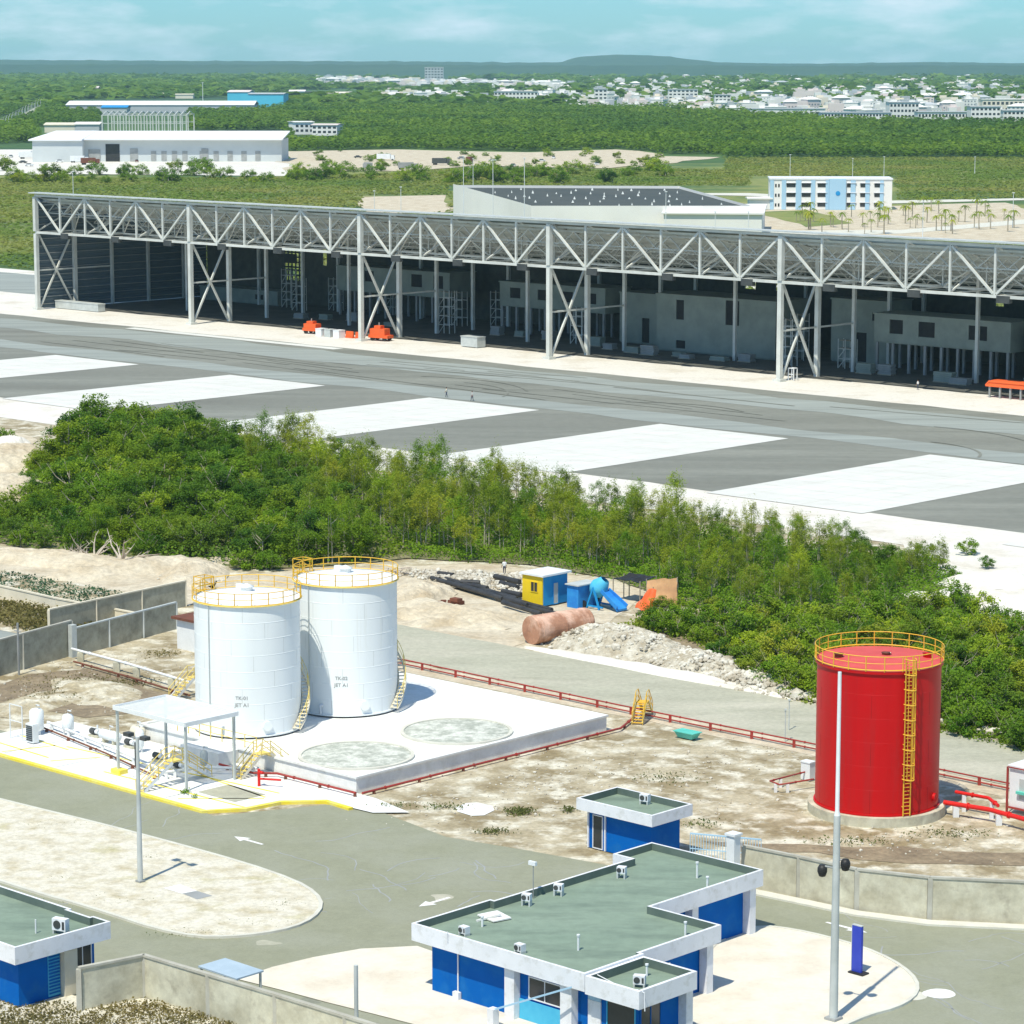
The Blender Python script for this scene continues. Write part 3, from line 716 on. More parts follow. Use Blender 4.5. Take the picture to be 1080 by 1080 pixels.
# orange plastic barriers, machines and the small things on the apron
def barrier(u, v, lab, grp='orange plastic barriers in front of the hangar'):
    q = MB(); q.prism([(-1, -.35), (1, -.35), (1, .35), (-1, .35)], 0, .3); 
    q.add([(-1, -.25, .3), (1, -.25, .3), (1, .25, .3), (-1, .25, .3), (-.95, -.12, 1.4), (.95, -.12, 1.4), (.95, .12, 1.4), (-.95, .12, 1.4)], [(4, 5, 6, 7), (0, 1, 5, 4), (1, 2, 6, 5), (2, 3, 7, 6), (3, 0, 4, 7)])
    o = q.build('plastic_barrier', 'orange', None, S(u, v, .12), ANG + random.uniform(-.3, .3)); tag(o, lab, 'barrier', grp)
def lift(u, v, lab, s=1.0):
    o = empty('orange_generator', lab, 'machine', S(u, v, .12), ANG + .2)
    q = MB(); q.prism([(-2.4 * s, -1.1), (2.4 * s, -1.1), (2.4 * s, 1.1), (-2.4 * s, 1.1)], .6, 1.2); q.prism([(-2.1 * s, -1), (1.6 * s, -1), (1.6 * s, 1), (-2.1 * s, 1)], 1.2, 2.5 * s)
    q.box(-1.2, .4, -.7, .7, 2.5 * s, 3.1 * s); q.build('body', 'orange', o)
    for x in (-1.5 * s, 1.5 * s):
        for y in (-1, .8):
            q = MB(); q.tube([(x, y, .5), (x, y + .3, .5)], .5, 12); q.build('wheel', 'black', o)
    q = MB(); q.tube([(-.6, .3, 3.1 * s), (-.6, .3, 3.7 * s)], .12, 8); q.build('exhaust', 'steel_grey', o)
lift(111.5, 3.2, 'large orange machine on wheels at the foot of the third front column', 1.0)
lift(90, 4, 'flat orange machine on wheels left of the third front column', .85)
for k in range(4): barrier(97 + k * 2.8, 3.2 - .2 * k, 'orange plastic barrier standing beside the flat orange machine')
for k in range(3):
    q = MB(); q.box(-.9, .9, -.9, .9, 0, 1.5); q.box(-.95, .95, -.95, .95, 1.5, 1.62)
    o = q.build('material_bin', 'white_metal' if k % 2 == 0 else 'galv', None, S(95.2 + k * 2.7, 1.6, .12), ANG); tag(o, 'pale cubic bin among the orange barriers by the third column', 'bin', 'pale bins by the third column')
q = MB(); q.box(-2.3, 2.3, -1.2, 1.2, .15, 2.1); q.box(-2.4, 2.4, -1.3, 1.3, 2.1, 2.25); q.box(-2, -1.6, -1, 1, 0, .15); q.box(1.6, 2, -1, 1, 0, .15)
o = q.build('skip_container', 'galv', None, G(499, 366, .12), ANG); tag(o, 'small grey metal container on the sand strip in front of the third bay', 'container')
o = empty('orange_canopy', 'wide orange canopy on short posts at the right end of the sand strip', 'canopy', G(1075, 421, .12), ANG)
q = MB(); q.tube([(-6, -1.2, 2.0), (-5.4, -1.2, 2.7), (6, -1.2, 2.7)], .25, 6); 
q.add([(-6, -1.5, 1.9), (6, -1.5, 1.9), (6, 1.5, 1.9), (-6, 1.5, 1.9), (-5, -1.1, 3), (6, -1.1, 3), (6, 1.1, 3), (-5, 1.1, 3)], [(3, 2, 1, 0), (4, 5, 6, 7), (0, 1, 5, 4), (1, 2, 6, 5), (2, 3, 7, 6), (3, 0, 4, 7)]); q.build('cover', 'orange', o)
for k in range(6):
    q = MB(); q.box(-5.4 + k * 2.1, -5.1 + k * 2.1, -1.3, -1.0, 0, 1.9); q.build('leg', 'steel_grey', o)
q = MB()
for a, b in [((-.6, -.5, 0), (-.6, -.5, 2.2)), ((.6, -.5, 0), (.6, -.5, 2.2)), ((-.6, .5, 0), (-.6, .5, 2.2)), ((.6, .5, 0), (.6, .5, 2.2)), ((-.6, -.5, 2.2), (.6, -.5, 2.2)), ((-.6, .5, 2.2), (.6, .5, 2.2)), ((-.6, -.5, 1.1), (.6, -.5, 1.1)), ((-.6, -.5, 2.2), (-.6, .5, 2.2)), ((.6, -.5, 2.2), (.6, .5, 2.2))]: q.bar(a, b, .14)
o = q.build('scaffold', 'white_metal', None, G(836, 401, .12), ANG); tag(o, 'small white scaffold frame at the foot of the rightmost cross brace', 'scaffold')
q = MB(); q.box(-8, 8, -1, 1, .1, 1.7); q.box(-8.1, 8.1, -1.1, 1.1, 1.7, 1.9)
o = q.build('site_container', 'galv', None, S(8, 6, .12), ANG + math.pi / 2 * 0); tag(o, 'long low grey container inside the hangar by its left side wall', 'container')

# ------------------------------------------------------------------ TANKS
def text_mesh(body, size):
    cu = bpy.data.curves.new('lettering', 'FONT'); cu.body = body; cu.size = size; cu.align_x = 'CENTER'; cu.extrude = 0.004; cu.offset = 0.006
    tmp = bpy.data.objects.new('lettering', cu); col.objects.link(tmp)
    dg = bpy.context.evaluated_depsgraph_get(); me = bpy.data.meshes.new_from_object(tmp.evaluated_get(dg))
    bpy.data.objects.remove(tmp); return me
def text_on_cylinder(name, body, size, r, ang, z, parent, m='black'):
    me = text_mesh(body, size)
    for v in me.vertices:
        a = ang + v.co.x / r; rr = r + 0.012 + v.co.z
        v.co = Vector((rr * math.cos(a), rr * math.sin(a), z + v.co.y))
    me.materials.clear(); return link_mesh(name, me, m, parent)
def railing(name, parent, r, z, h, m, n=18, c=(0, 0), gap=None):
    q = MB()
    q.ring(r, z + h, .035, 48); q.ring(r, z + h * .55, .028, 48); q.ring(r, z + .12, .05, 48)
    for k in range(n):
        a = 2 * math.pi * k / n
        q.bar((r * math.cos(a), r * math.sin(a), z), (r * math.cos(a), r * math.sin(a), z + h), .06)
    return q.build(name, m, parent)
def white_tank(lab, u, v, H, scratch):
    z0 = 1.45
    o = empty('storage_tank', lab, 'tank', S(u, v, z0), ANG)
    Rr = 4.45
    b = MB(); prof = [(Rr + .12, 0), (Rr + .12, .12), (Rr, .12)]
    for k in range(1, 8):
        z = H * k / 8; prof += [(Rr, z - .03), (Rr + .012, z - .01), (Rr + .012, z + .01), (Rr - .002, z + .03)]
    prof += [(Rr, H), (Rr + .10, H), (Rr + .10, H + .12), (Rr - .05, H + .12)]
    b.lathe(prof, 72, split=True)
    for k in range(8):
        for j in range(6):
            a = j * 1.047 + (k % 2) * .52 + k * .11; z0_, z1_ = H * k / 8 + .04, H * (k + 1) / 8 - .04; w = .012 / Rr
            b.add([((Rr + .006) * math.cos(a - w), (Rr + .006) * math.sin(a - w), z0_), ((Rr + .006) * math.cos(a + w), (Rr + .006) * math.sin(a + w), z0_), ((Rr + .006) * math.cos(a + w), (Rr + .006) * math.sin(a + w), z1_), ((Rr + .006) * math.cos(a - w), (Rr + .006) * math.sin(a - w), z1_)], [(0, 1, 2, 3)], 1)
    b.build('shell', ['tank_white', 'seam'], o)
    t = MB(); t.lathe([(Rr - .03, H + .08), (Rr * .6, H + .38), (.5, H + .62), (.001, H + .64)], 72)
    roof = t.build('roof', 'tank_white', o)
    q = MB(); q.lathe([(.5, H + .55), (.5, H + .9), (.62, H + .92), (.62, H + 1.0), (.001, H + 1.25)], 20); q.build('vent', 'white_metal', roof)
    q = MB(); q.lathe([(.4, H + .3), (.4, H + .7), (.001, H + .72)], 16, c=(-2.4, 1.4)); q.build('hatch', 'white_metal', roof)
    e = MB(); e.ring(Rr + .16, H + .05, .05, 64); e.build('rim', 'pale_yellow', o)
    railing('railing', o, Rr + .12, H, 1.15, 'yellow', 20)
    st = MB(); hr = MB(); N = 46; a0 = R(15); a1 = R(185)
    for k in range(N):
        a = a0 + (a1 - a0) * k / (N - 1); z = .3 + (H - .3) * k / (N - 1)
        ca, sa = math.cos(a), math.sin(a)
        tx, ty = -sa * .15, ca * .15
        r0, r1 = Rr + .05, Rr + .70
        st.add([(r0 * ca - tx, r0 * sa - ty, z), (r1 * ca - tx, r1 * sa - ty, z), (r1 * ca + tx, r1 * sa + ty, z), (r0 * ca + tx, r0 * sa + ty, z),
                (r0 * ca - tx, r0 * sa - ty, z + .05), (r1 * ca - tx, r1 * sa - ty, z + .05), (r1 * ca + tx, r1 * sa + ty, z + .05), (r0 * ca + tx, r0 * sa + ty, z + .05)],
               [(3, 2, 1, 0), (4, 5, 6, 7), (0, 1, 5, 4), (1, 2, 6, 5), (2, 3, 7, 6), (3, 0, 4, 7)])
        if k % 4 == 0: hr.bar((r1 * ca, r1 * sa, z), (r1 * ca, r1 * sa, z + 1.05), .045)
    P = lambda k, r, dz: (r * math.cos(a0 + (a1 - a0) * k / (N - 1)), r * math.sin(a0 + (a1 - a0) * k / (N - 1)), .3 + (H - .3) * k / (N - 1) + dz)
    for r, dz, th in ((Rr + .70, 1.05, .028), (Rr + .70, .55, .02)): hr.tube([P(k, r, dz) for k in range(N)], th, 5)
    for r in (Rr + .70, Rr + .08): st.tube([P(k, r, -.06) for k in range(N)], .09, 4)
    s = st.build('stair', 'cream', o); hr.build('handrail', 'pale_yellow', s)
    # landing with a small cage at the head of the stair
    q = MB(); a = a1
    cx, cy = (Rr + .6) * math.cos(a), (Rr + .6) * math.sin(a)
    q.box(cx - .6, cx + .6, cy - .6, cy + .6, H - .02, H + .05)
    for dx in (-.6, .6):
        for dy in (-.6, .6): q.bar((cx + dx, cy + dy, H), (cx + dx, cy + dy, H + 1.25), .06)
    for z in (H + .6, H + 1.25):
        q.bar((cx - .6, cy - .6, z), (cx - .6, cy + .6, z), .06); q.bar((cx + .6, cy - .6, z), (cx + .6, cy + .6, z), .06)
        q.bar((cx - .6, cy + .6, z), (cx + .6, cy + .6, z), .06); q.bar((cx - .6, cy - .6, z), (cx + .6, cy - .6, z), .06)
    q.build('landing', 'yellow', o)
    af = math.atan2(*(reversed(Vector((-S(u, v).x, -S(u, v).y))[:]))) - ANG
    text_on_cylinder('lettering', 'TK-' + ('01' if scratch == 0 else '02'), .42, Rr, af + (-.12 if scratch == 0 else -.1) * 1, 3.2, o, 'steel_grey')
    text_on_cylinder('lettering', 'JET A1', .44, Rr, af + (-.12 if scratch == 0 else -.1) * 1, 2.6, o, 'steel_grey')
    q = MB()
    am = af + .35
    q.tube([((Rr - .1) * math.cos(am), (Rr - .1) * math.sin(am), .9), ((Rr + .22) * math.cos(am), (Rr + .22) * math.sin(am), .9)], .42, 20)
    q.build('manway', 'tank_white', o)
    q = MB(); a_ = af - .5; q.tube([((Rr + .3) * math.cos(a_), (Rr + .3) * math.sin(a_), .2), ((Rr + .3) * math.cos(a_), (Rr + .3) * math.sin(a_), .9), ((Rr - .1) * math.cos(a_), (Rr - .1) * math.sin(a_), .9)], .14, 8)
    q.build('outlet_pipe', 'white_metal', o)
    q = MB(); a_ = af - .78; q.bar(((Rr + .1) * math.cos(a_), (Rr + .1) * math.sin(a_), .1), ((Rr + .1) * math.cos(a_), (Rr + .1) * math.sin(a_), H), .06); q.build('conduit', 'galv', o)
    return o
white_tank('white cylindrical fuel tank with yellow roof railing, the left one beside the pump pad', 356.2, -247.4, 11.0, 0)
white_tank('white cylindrical fuel tank with yellow roof railing, the one farther back beside the round slabs', 356.6, -236.4, 11.2, 1)

# raised white containment slab with its low wall
o = empty('tank_platform', 'raised white concrete platform carrying the two white tanks and two round slabs', 'platform', S(0, 0, 0), 0)
o.location = S(345, -253.2, 0); o.rotation_euler = (0, 0, ANG)
q = MB(); q.box(4.0, 30.6, 0, 29.6, 0, 1.30); q.box(11.8, 16.6, -2.2, 0, 0, 1.30); q.build('slab', 'pad_white', o)
q = MB(); q.box(3.9, 30.75, -.15, .25, 1.30, 1.46); q.box(30.35, 30.75, .25, 29.7, 1.30, 1.46); q.box(3.9, 30.35, 29.35, 29.7, 1.30, 1.46); q.box(3.9, 4.3, .25, 29.35, 1.30, 1.46); q.build('rim', 'pad_white', o)
for lab, u, v in (('round rough concrete tank slab nearer the front corner of the white platform', 370.3, -248.2), ('round rough concrete tank slab nearer the middle of the white platform', 370.3, -236.6)):
    o = empty('tank_foundation', lab, 'foundation', S(u, v, 1.305), ANG)
    q = MB(); q.lathe([(4.75, 0), (4.75, .16), (4.45, .16), (4.45, .08)], 64, split=True); q.build('ring', 'kerb', o)
    q = MB(); q.lathe([(4.45, .085), (2.2, .11), (.001, .13)], 64); q.build('rough_top', 'slab_rough', o)

# red water tank
rt = empty('water_tank', 'tall red cylindrical fire-water tank with yellow caged ladder', 'tank', S(408.2, -229.0, 0.05), ANG)
RR, RH = 4.72, 11.9
q = MB(); q.lathe([(RR + .55, 0), (RR + .55, .75), (RR - .2, .75)], 64, split=True); q.build('plinth', 'wall_concrete', rt)
q = MB(); prof = [(RR + .12, .76), (RR + .12, .9), (RR, .9)]
for k in range(1, 6): z = .9 + (RH - .9) * k / 6; prof += [(RR, z - .02), (RR + .008, z), (RR - .001, z + .02)]
prof += [(RR, RH - .2), (RR + .14, RH - .2), (RR + .14, RH), (RR - .05, RH)]
q.lathe(prof, 80, split=True)
for k in range(6):
    zk = .9 + (RH - .9) * k / 6
    for j in range(6):
        a = j * 1.047 + (k % 2) * .52; w = .015 / RR; z1_ = zk + (RH - .9) / 6 - .05
        q.add([((RR + .006) * math.cos(a - w), (RR + .006) * math.sin(a - w), zk + .05), ((RR + .006) * math.cos(a + w), (RR + .006) * math.sin(a + w), zk + .05), ((RR + .006) * math.cos(a + w), (RR + .006) * math.sin(a + w), z1_), ((RR + .006) * math.cos(a - w), (RR + .006) * math.sin(a - w), z1_)], [(0, 1, 2, 3)], 1)
q.build('shell', ['tank_red', 'red_seam'], rt)
q = MB(); q.lathe([(RR + .13, RH + .005), (RR * .5, RH + .22), (.001, RH + .3)], 80); rf = q.build('roof', 'red_roof', rt)
for c, m_ in (((-2.2, -2.2), 'rust'), ((.2, .6), 'rust'), ((2.6, 2.6), 'tank_red')):
    q = MB(); q.lathe([(.32, RH), (.32, RH + .42), (.4, RH + .44), (.001, RH + .5)], 14, c=c); q.build('roof_fitting', m_, rf)
railing('railing', rt, RR + .16, RH, 1.15, 'yellow', 22)
af = math.atan2(-S(408.2, -229).y, -S(408.2, -229).x) - ANG
# af is the direction facing the road; the ladder sits a little to its right
la = af + R(27)
def PL(a, r, z): return (r * math.cos(a), r * math.sin(a), z)
q = MB(); dw = .27 / RR
for s_ in (-1, 1): q.bar(PL(la + s_ * dw, RR + .28, .8), PL(la + s_ * dw, RR + .28, RH + 1.2), .07)
for k in range(40): z = 1.0 + k * .29; q.bar(PL(la - dw, RR + .28, z), PL(la + dw, RR + .28, z), .045)
for k in range(5):
    z = 1.5 + k * 2.4
    for s_ in (-1, 1): q.bar(PL(la + s_ * dw, RR, z), PL(la + s_ * dw, RR + .28, z), .06)
ld = q.build('ladder', 'yellow', rt)
q = MB(); cx, cy, _ = PL(la, RR + .28, 0)
for k in range(9):
    z = 3.7 + k * 1.15
    pts = []
    for j in range(13):
        t = -math.pi / 2 + math.pi * j / 12
        n_ = Vector((math.cos(la), math.sin(la))); tt = Vector((-n_.y, n_.x))
        p = Vector((cx, cy)) + n_ * (.72 * math.cos(t)) + tt * (.42 * math.sin(t)); pts.append((p.x, p.y, z))
    q.tube(pts, .045, 5)
for j in (1, 3, 6, 9, 11):
    t = -math.pi / 2 + math.pi * j / 12
    n_ = Vector((math.cos(la), math.sin(la))); tt = Vector((-n_.y, n_.x)); p = Vector((cx, cy)) + n_ * (.72 * math.cos(t)) + tt * (.42 * math.sin(t))
    q.bar((p.x, p.y, 3.7), (p.x, p.y, 3.7 + 8 * 1.15), .04)
q.build('safety_cage', 'yellow', ld)
q = MB(); a_ = af + R(66); q.tube([PL(a_, RR - .1, 1.7), PL(a_, RR + .2, 1.7)], .32, 16); q.build('manway', 'tank_red', rt)

# ------------------------------------------------------------------ PIPES
def pipe_run(name, lab, pts, r, m_, sup='wall_concrete', every=6.0, zs=(0.9,), z_s=0.08, grp=None, supw=.12):
    base = Vector((*pts[0][:2], 0)); wp = [Vector((*p[:2], 0)) - base for p in pts]
    o = empty(name, lab, 'pipeline', base, 0, grp)
    for z in zs:
        q = MB(); q.tube([(p.x, p.y, z) for p in wp], r, 8); q.build('pipe', m_, o)
        for a, b in zip(wp, wp[1:]):
            L = (b - a).length
            k = every * .5
            while k < L:
                p = a.lerp(b, k / L); d = (b - a).normalized() * .05
                f = MB(); f.tube([(p.x - d.x, p.y - d.y, z), (p.x + d.x, p.y + d.y, z)], r * 1.5, 8); f.build('flange', m_, o)
                k += every
    for a, b in zip(wp, wp[1:]):
        L = (b - a).length; k = every * .25
        while k < L:
            p = a.lerp(b, k / L)
            f = MB(); f.box(p.x - supw, p.x + supw, p.y - supw, p.y + supw, z_s, max(zs) - r * .9); f.build('support', sup, o)
            k += every
    return o
pipe_run('fire_water_pipeline', 'twin red pipes on short posts running along the road behind the platform', [S(341, -217.2), S(372, -217.6), S(404, -217.2), S(424, -217.2)], .07, 'red_pipe', 'red_pipe', 4.5, (.72, .32))
pipe_run('fire_water_pipeline', 'thin red pipe running low along the right side of the white platform', [S(376.6, -253.5), S(376.7, -223.0), S(374.5, -218.4)], .10, 'red_pipe', 'rust', 5.0, (.35,))
pipe_run('fire_water_pipeline', 'thin red pipe running low along the front side of the white platform', [S(361.8, -255.5), S(366, -255.5), S(367.5, -254.3), S(376.6, -254.2)], .10, 'red_pipe', 'rust', 4.0, (.5,))
pipe_run('delivery_pipeline', 'pale pink pipe on supports crossing the pump pad', [S(340.5, -256.6), S(352, -258.6), S(361.5, -260.8), S(362.2, -258), S(366, -254.8)], .12, 'white_metal', 'white_metal', 3.0, (.75,), .2)
pipe_run('fire_water_pipeline', 'thin dark red pipe below the pale pipe on the pump pad', [S(340.5, -257.3), S(352, -259.4), S(361.5, -261.6)], .08, 'rust', 'rust', 4.0, (.45,), .2)
pipe_run('delivery_pipeline', 'white and red pipe on concrete blocks crossing the dirt left of the tanks', [G(76, 696), G(135, 712), G(200, 732)], .13, 'white_metal', 'wall_concrete', 6.0, (1.1,), .05, None, .3)
pipe_run('fire_water_pipeline', 'dark red pipe lying under the white pipe left of the tanks', [G(78, 702), G(135, 718), G(200, 738)], .10, 'rust', 'rust', 6.0, (.4,), .05)
pipe_run('suction_pipeline', 'fat bright red pipe with white blocks leaving the red water tank', [S(412.8, -226.6), S(416.5, -226.0), S(422, -226.8), S(430, -226.8)], .19, 'bright_red', 'white_metal', 4.0, (1.05,), .05, None, .22)
pipe_run('suction_pipeline', 'second bright red pipe bending down beside the red water tank', [S(412.6, -224.8), S(415.5, -224.6), S(417.3, -226.0)], .14, 'bright_red', 'white_metal', 3.0, (1.5,), .05, None, .15)
pipe_run('fire_water_pipeline', 'small red pipe loop on white posts left of the red water tank', [G(858, 822), G(812, 834), G(822, 838), G(858, 832)], .07, 'red_pipe', 'white_metal', 3.2, (.8,), .05)
q = MB(); q.tube([(0, 0, 0), (0, 0, 1.4)], .12, 8); q.tube([(0, 0, 1.15), (.5, 0, 1.15)], .13, 8); q.tube([(0, 0, .6), (1.6, .9, .6)], .09, 8)
o = q.build('fire_hydrant', 'bright_red', None, S(368.6, -257.2, .2), ANG); tag(o, 'red hydrant standpipe beside the front wall of the white platform', 'hydrant')
# control cabinet at the right edge
o = empty('control_cabin', 'grey white control cabin on a red frame at the right edge', 'cabin', G(1064, 858, 0.05), ANG)
q = MB(); q.box(0, 5, 0, 2.6, .6, 3.6); q.build('body', 'white_metal', o)
q = MB(); q.box(-.15, 5.1, -.15, 2.75, 3.6, 3.85); q.build('roof', 'white_metal', o)
q = MB()
for x in (-.12, 5.05): q.bar((x, -.12, 0), (x, -.12, 3.7), .14)
q.bar((-.12, -.12, 3.7), (5, -.12, 3.7), .1); q.bar((-.12, -.12, .55), (5, -.12, .55), .14); q.bar((2.4, -.12, 0), (2.4, -.12, .5), .14); q.build('frame', 'red_pipe', o)
q = MB(); q.box(.9, 2.2, -.04, -.005, 1.3, 2.9); q.build('door', 'galv', o)
q = MB(); q.box(.75, 1.9, -.3, -.045, 1.75, 1.95); q.build('door_hood', 'aqua', o)

def stile(lab, u, v, rz, m1='pale_yellow', m2='white_metal', H=1.6, L=2.2):
    "stair over a low wall: flight, landing, flight"
    o = empty('crossover_stair', lab, 'stair', S(u, v, .1), ANG + rz)
    for s_ in (-1, 1):
        q = MB()
        for y in (-.45, .45): q.bar((s_ * (.5 + L), y, 0.1), (s_ * .5, y, H), .09, .22)
        q.build('stringer', m2, o)
        q = MB()
        for k in range(7):
            t = (k + .5) / 7; x = s_ * (.5 + L * (1 - t)); q.box(x - .13, x + .13, -.44, .44, H * t, H * t + .04)
        q.build('treads', m1, o)
    q = MB(); q.box(-.55, .55, -.5, .5, H, H + .06); q.build('landing', m1, o)
    for y in (-.48, .48):
        q = MB()
        for z in (.55, 1.05):
            q.tube([(-.5 - L, y, z), (-.5, y, H + z), (.5, y, H + z), (.5 + L, y, z)], .035, 6)
        for x in (-.5 - L, -.5 - L / 2, -.5, .5, .5 + L / 2, .5 + L):
            zb = H if abs(x) <= .5 else (H * (L + .5 - abs(x)) / L)
            q.bar((x, y, zb), (x, y, zb + 1.05), .05)
        q.build('handrail', m1, o)
    return o
stile('yellow steel crossover stair with white stringers in the middle of the pump pad', 363.2, -261.4, R(-90), 'pale_yellow', 'white_metal', 2.0, 3.0)
stile('yellow crossover stair over the platform wall right below the left tank', 365.6, -254.2, R(-90), 'pale_yellow', 'cream', 1.7, 2.2)
stile('bright yellow crossover stair over the red pipes at the back right corner of the platform', 375.0, -218.2, R(-60), 'yellow', 'pale_yellow', 1.5, 1.8)
stile('yellow and white crossover stair over the pipe left of the tanks', 339.5, -239.2, R(-90), 'pale_yellow', 'white_metal', 1.7, 2.2)
# yellow handrail along the front of the platform
o = empty('guard_rail', 'yellow guard rail along the front edge of the platform below the left tank', 'railing', S(352, -252.9, 1.46), ANG)
q = MB()
for z in (.55, 1.1): q.tube([(0, 0, z), (11.5, 0, z)], .035, 6)
q.build('rail', 'pale_yellow', o)
for k in range(9):
    q = MB(); q.bar((k * 1.43, 0, 0), (k * 1.43, 0, 1.1), .06); q.build('post', 'pale_yellow', o)
# pump shelter
p0 = Vector(UV(G(125, 815, .2)))
o = empty('pump_shelter', 'flat white canopy on thin poles over the pump pad', 'canopy', S(p0.x, p0.y, .2), ANG)
for x_ in (2.1, 4.3, 6.4):
    q = MB(); q.bar((x_, -.2, 5.32), (x_, 5.2, 5.32), .08); q.build('purlin', 'white_metal', o)
q = MB(); q.box(-.15, 8.7, -.2, 5.2, 5.40, 5.44); q.build('roof', 'polycarbonate', o)
q = MB(); q.bar((-.2, -.25, 5.42), (8.75, -.25, 5.42), .1, .35); q.bar((8.75, -.25, 5.42), (8.75, 5.25, 5.42), .1, .35); q.bar((-.2, -.25, 5.42), (-.2, 5.25, 5.42), .1, .35); q.bar((-.2, 5.25, 5.42), (8.75, 5.25, 5.42), .1, .35)
q.build('roof_frame', 'white_metal', o)
for x, y in ((0, 0), (8.5, 0), (0, 5), (8.5, 5)):
    q = MB(); q.box(x - .09, x + .09, y - .09, y + .09, 0, 5.34); q.build('pole', 'galv', o)
q = MB(); q.box(-.5, .7, -.4, .4, 0, .35); q.build('footing', 'yellow_paint', o)
# pumps and filter vessels under and left of the canopy
def vessel(lab, u, v, r, L, vert, m_, z0=.2):
    o = empty('filter_vessel', lab, 'vessel', S(u, v, z0), ANG, 'fuel filter vessels on the pump pad'); o.scale = (.72, .72, .78)
    q = MB()
    if vert:
        q.lathe([(.001, .35), (r * .7, .42), (r, .65), (r, L), (r * .7, L + .25), (.001, L + .35)], 20); q.build('shell', m_, o)
        for k in range(3):
            a = k * 2.09; q2 = MB(); q2.bar((r * .7 * math.cos(a), r * .7 * math.sin(a), 0), (r * .7 * math.cos(a), r * .7 * math.sin(a), .6), .1); q2.build('leg', 'white_metal', o)
    else:
        z = .9
        prof = [(0.01, -L / 2 - r * .5), (r * .7, -L / 2 - r * .3), (r, -L / 2), (r, L / 2), (r * .7, L / 2 + r * .3), (.01, L / 2 + r * .5)]
        vs = []; n = 18
        for rr, x in prof:
            for k in range(n): t = 2 * math.pi * k / n; vs.append((x, rr * math.cos(t), z + rr * math.sin(t)))
        q.add(vs, [(i * n + k, i * n + (k + 1) % n, (i + 1) * n + (k + 1) % n, (i + 1) * n + k) for i in range(len(prof) - 1) for k in range(n)], 0, True); q.build('shell', m_, o)
        for x in (-L * .3, L * .3):
            q2 = MB(); q2.box(x - .12, x + .12, -r * .7, r * .7, 0, .9 - r * .6); q2.build('saddle', 'wall_concrete', o)
    q2 = MB(); q2.tube([(0, 0, (L + .2) if vert else .9 + r), (0, 0, (L + .7) if vert else 1.4 + r), (.6, 0, (L + .7) if vert else 1.4 + r)], .09, 8); q2.build('nozzle', 'white_metal', o)
vessel('upright white filter vessel at the left end of the pump pad', 341.6, -258.6, .85, 2.6, True, 'tank_white')
vessel('shorter upright white filter vessel beside the one at the left end of the pad', 343.6, -256.8, .7, 2.0, True, 'tank_white')
vessel('long horizontal white vessel on saddles in the middle of the pump pad', 348.8, -256.4, .55, 3.0, False, 'tank_white')
vessel('cream horizontal vessel behind the long white one on the pump pad', 349.4, -253.9, .6, 1.6, False, 'cream')
vessel('upright white vessel just left of the canopy pole', 353.0, -256.6, .5, 2.2, True, 'tank_white')
vessel('horizontal cream vessel under the white canopy', 358.8, -257.2, .55, 2.0, False, 'cream')
vessel('upright grey vessel under the white canopy', 361.2, -256.6, .45, 1.7, True, 'galv')
o = empty('pump_cabinet', 'dark louvred cabinet with white frame beside the left filter vessels', 'cabinet', S(343.9, -260.8, .2), ANG)
q = MB(); q.box(-.5, .5, -.3, .3, .1, 1.7); q.build('body', 'white_metal', o)
q = MB()
for k in range(8): q.box(-.42, .42, -.34, -.305, .25 + k * .17, .36 + k * .17)
q.build('louvre', 'dark_steel', o)
q = MB(); q.bar((-1.1, -.2, 0), (-1.1, -.2, 3), .07); q.bar((-2.8, -.2, 0), (-2.8, -.2, 3), .07); q.bar((-2.8, -.2, 3), (-1.1, -.2, 3), .07); q.bar((-2.8, -.2, 1.6), (-1.1, -.2, 1.6), .06); q.build('frame', 'white_metal', o)
for i, (u, v, lab) in enumerate([(346.0, -255.8, 'small dark pump motor between the white filter vessels'), (351.2, -256.2, 'small dark pump motor right of the long horizontal vessel'), (356.6, -257.6, 'small dark pump motor under the left edge of the canopy'), (360.2, -258.4, 'small dark pump motor under the middle of the canopy')]):
    o = empty('pump', lab, 'pump', S(u, v, .2), ANG, 'pumps on the pad')
    q = MB(); q.box(-.6, .6, -.25, .25, 0, .2); q.build('base', 'wall_concrete', o)
    q = MB(); q.tube([(-.5, 0, .5), (.1, 0, .5)], .26, 12); q.build('motor', 'dark_steel', o)
    q = MB(); q.tube([(.15, 0, .5), (.5, 0, .5)], .2, 12); q.tube([(.35, 0, .5), (.35, 0, 1.1)], .08, 8); q.build('casing', 'white_metal', o)

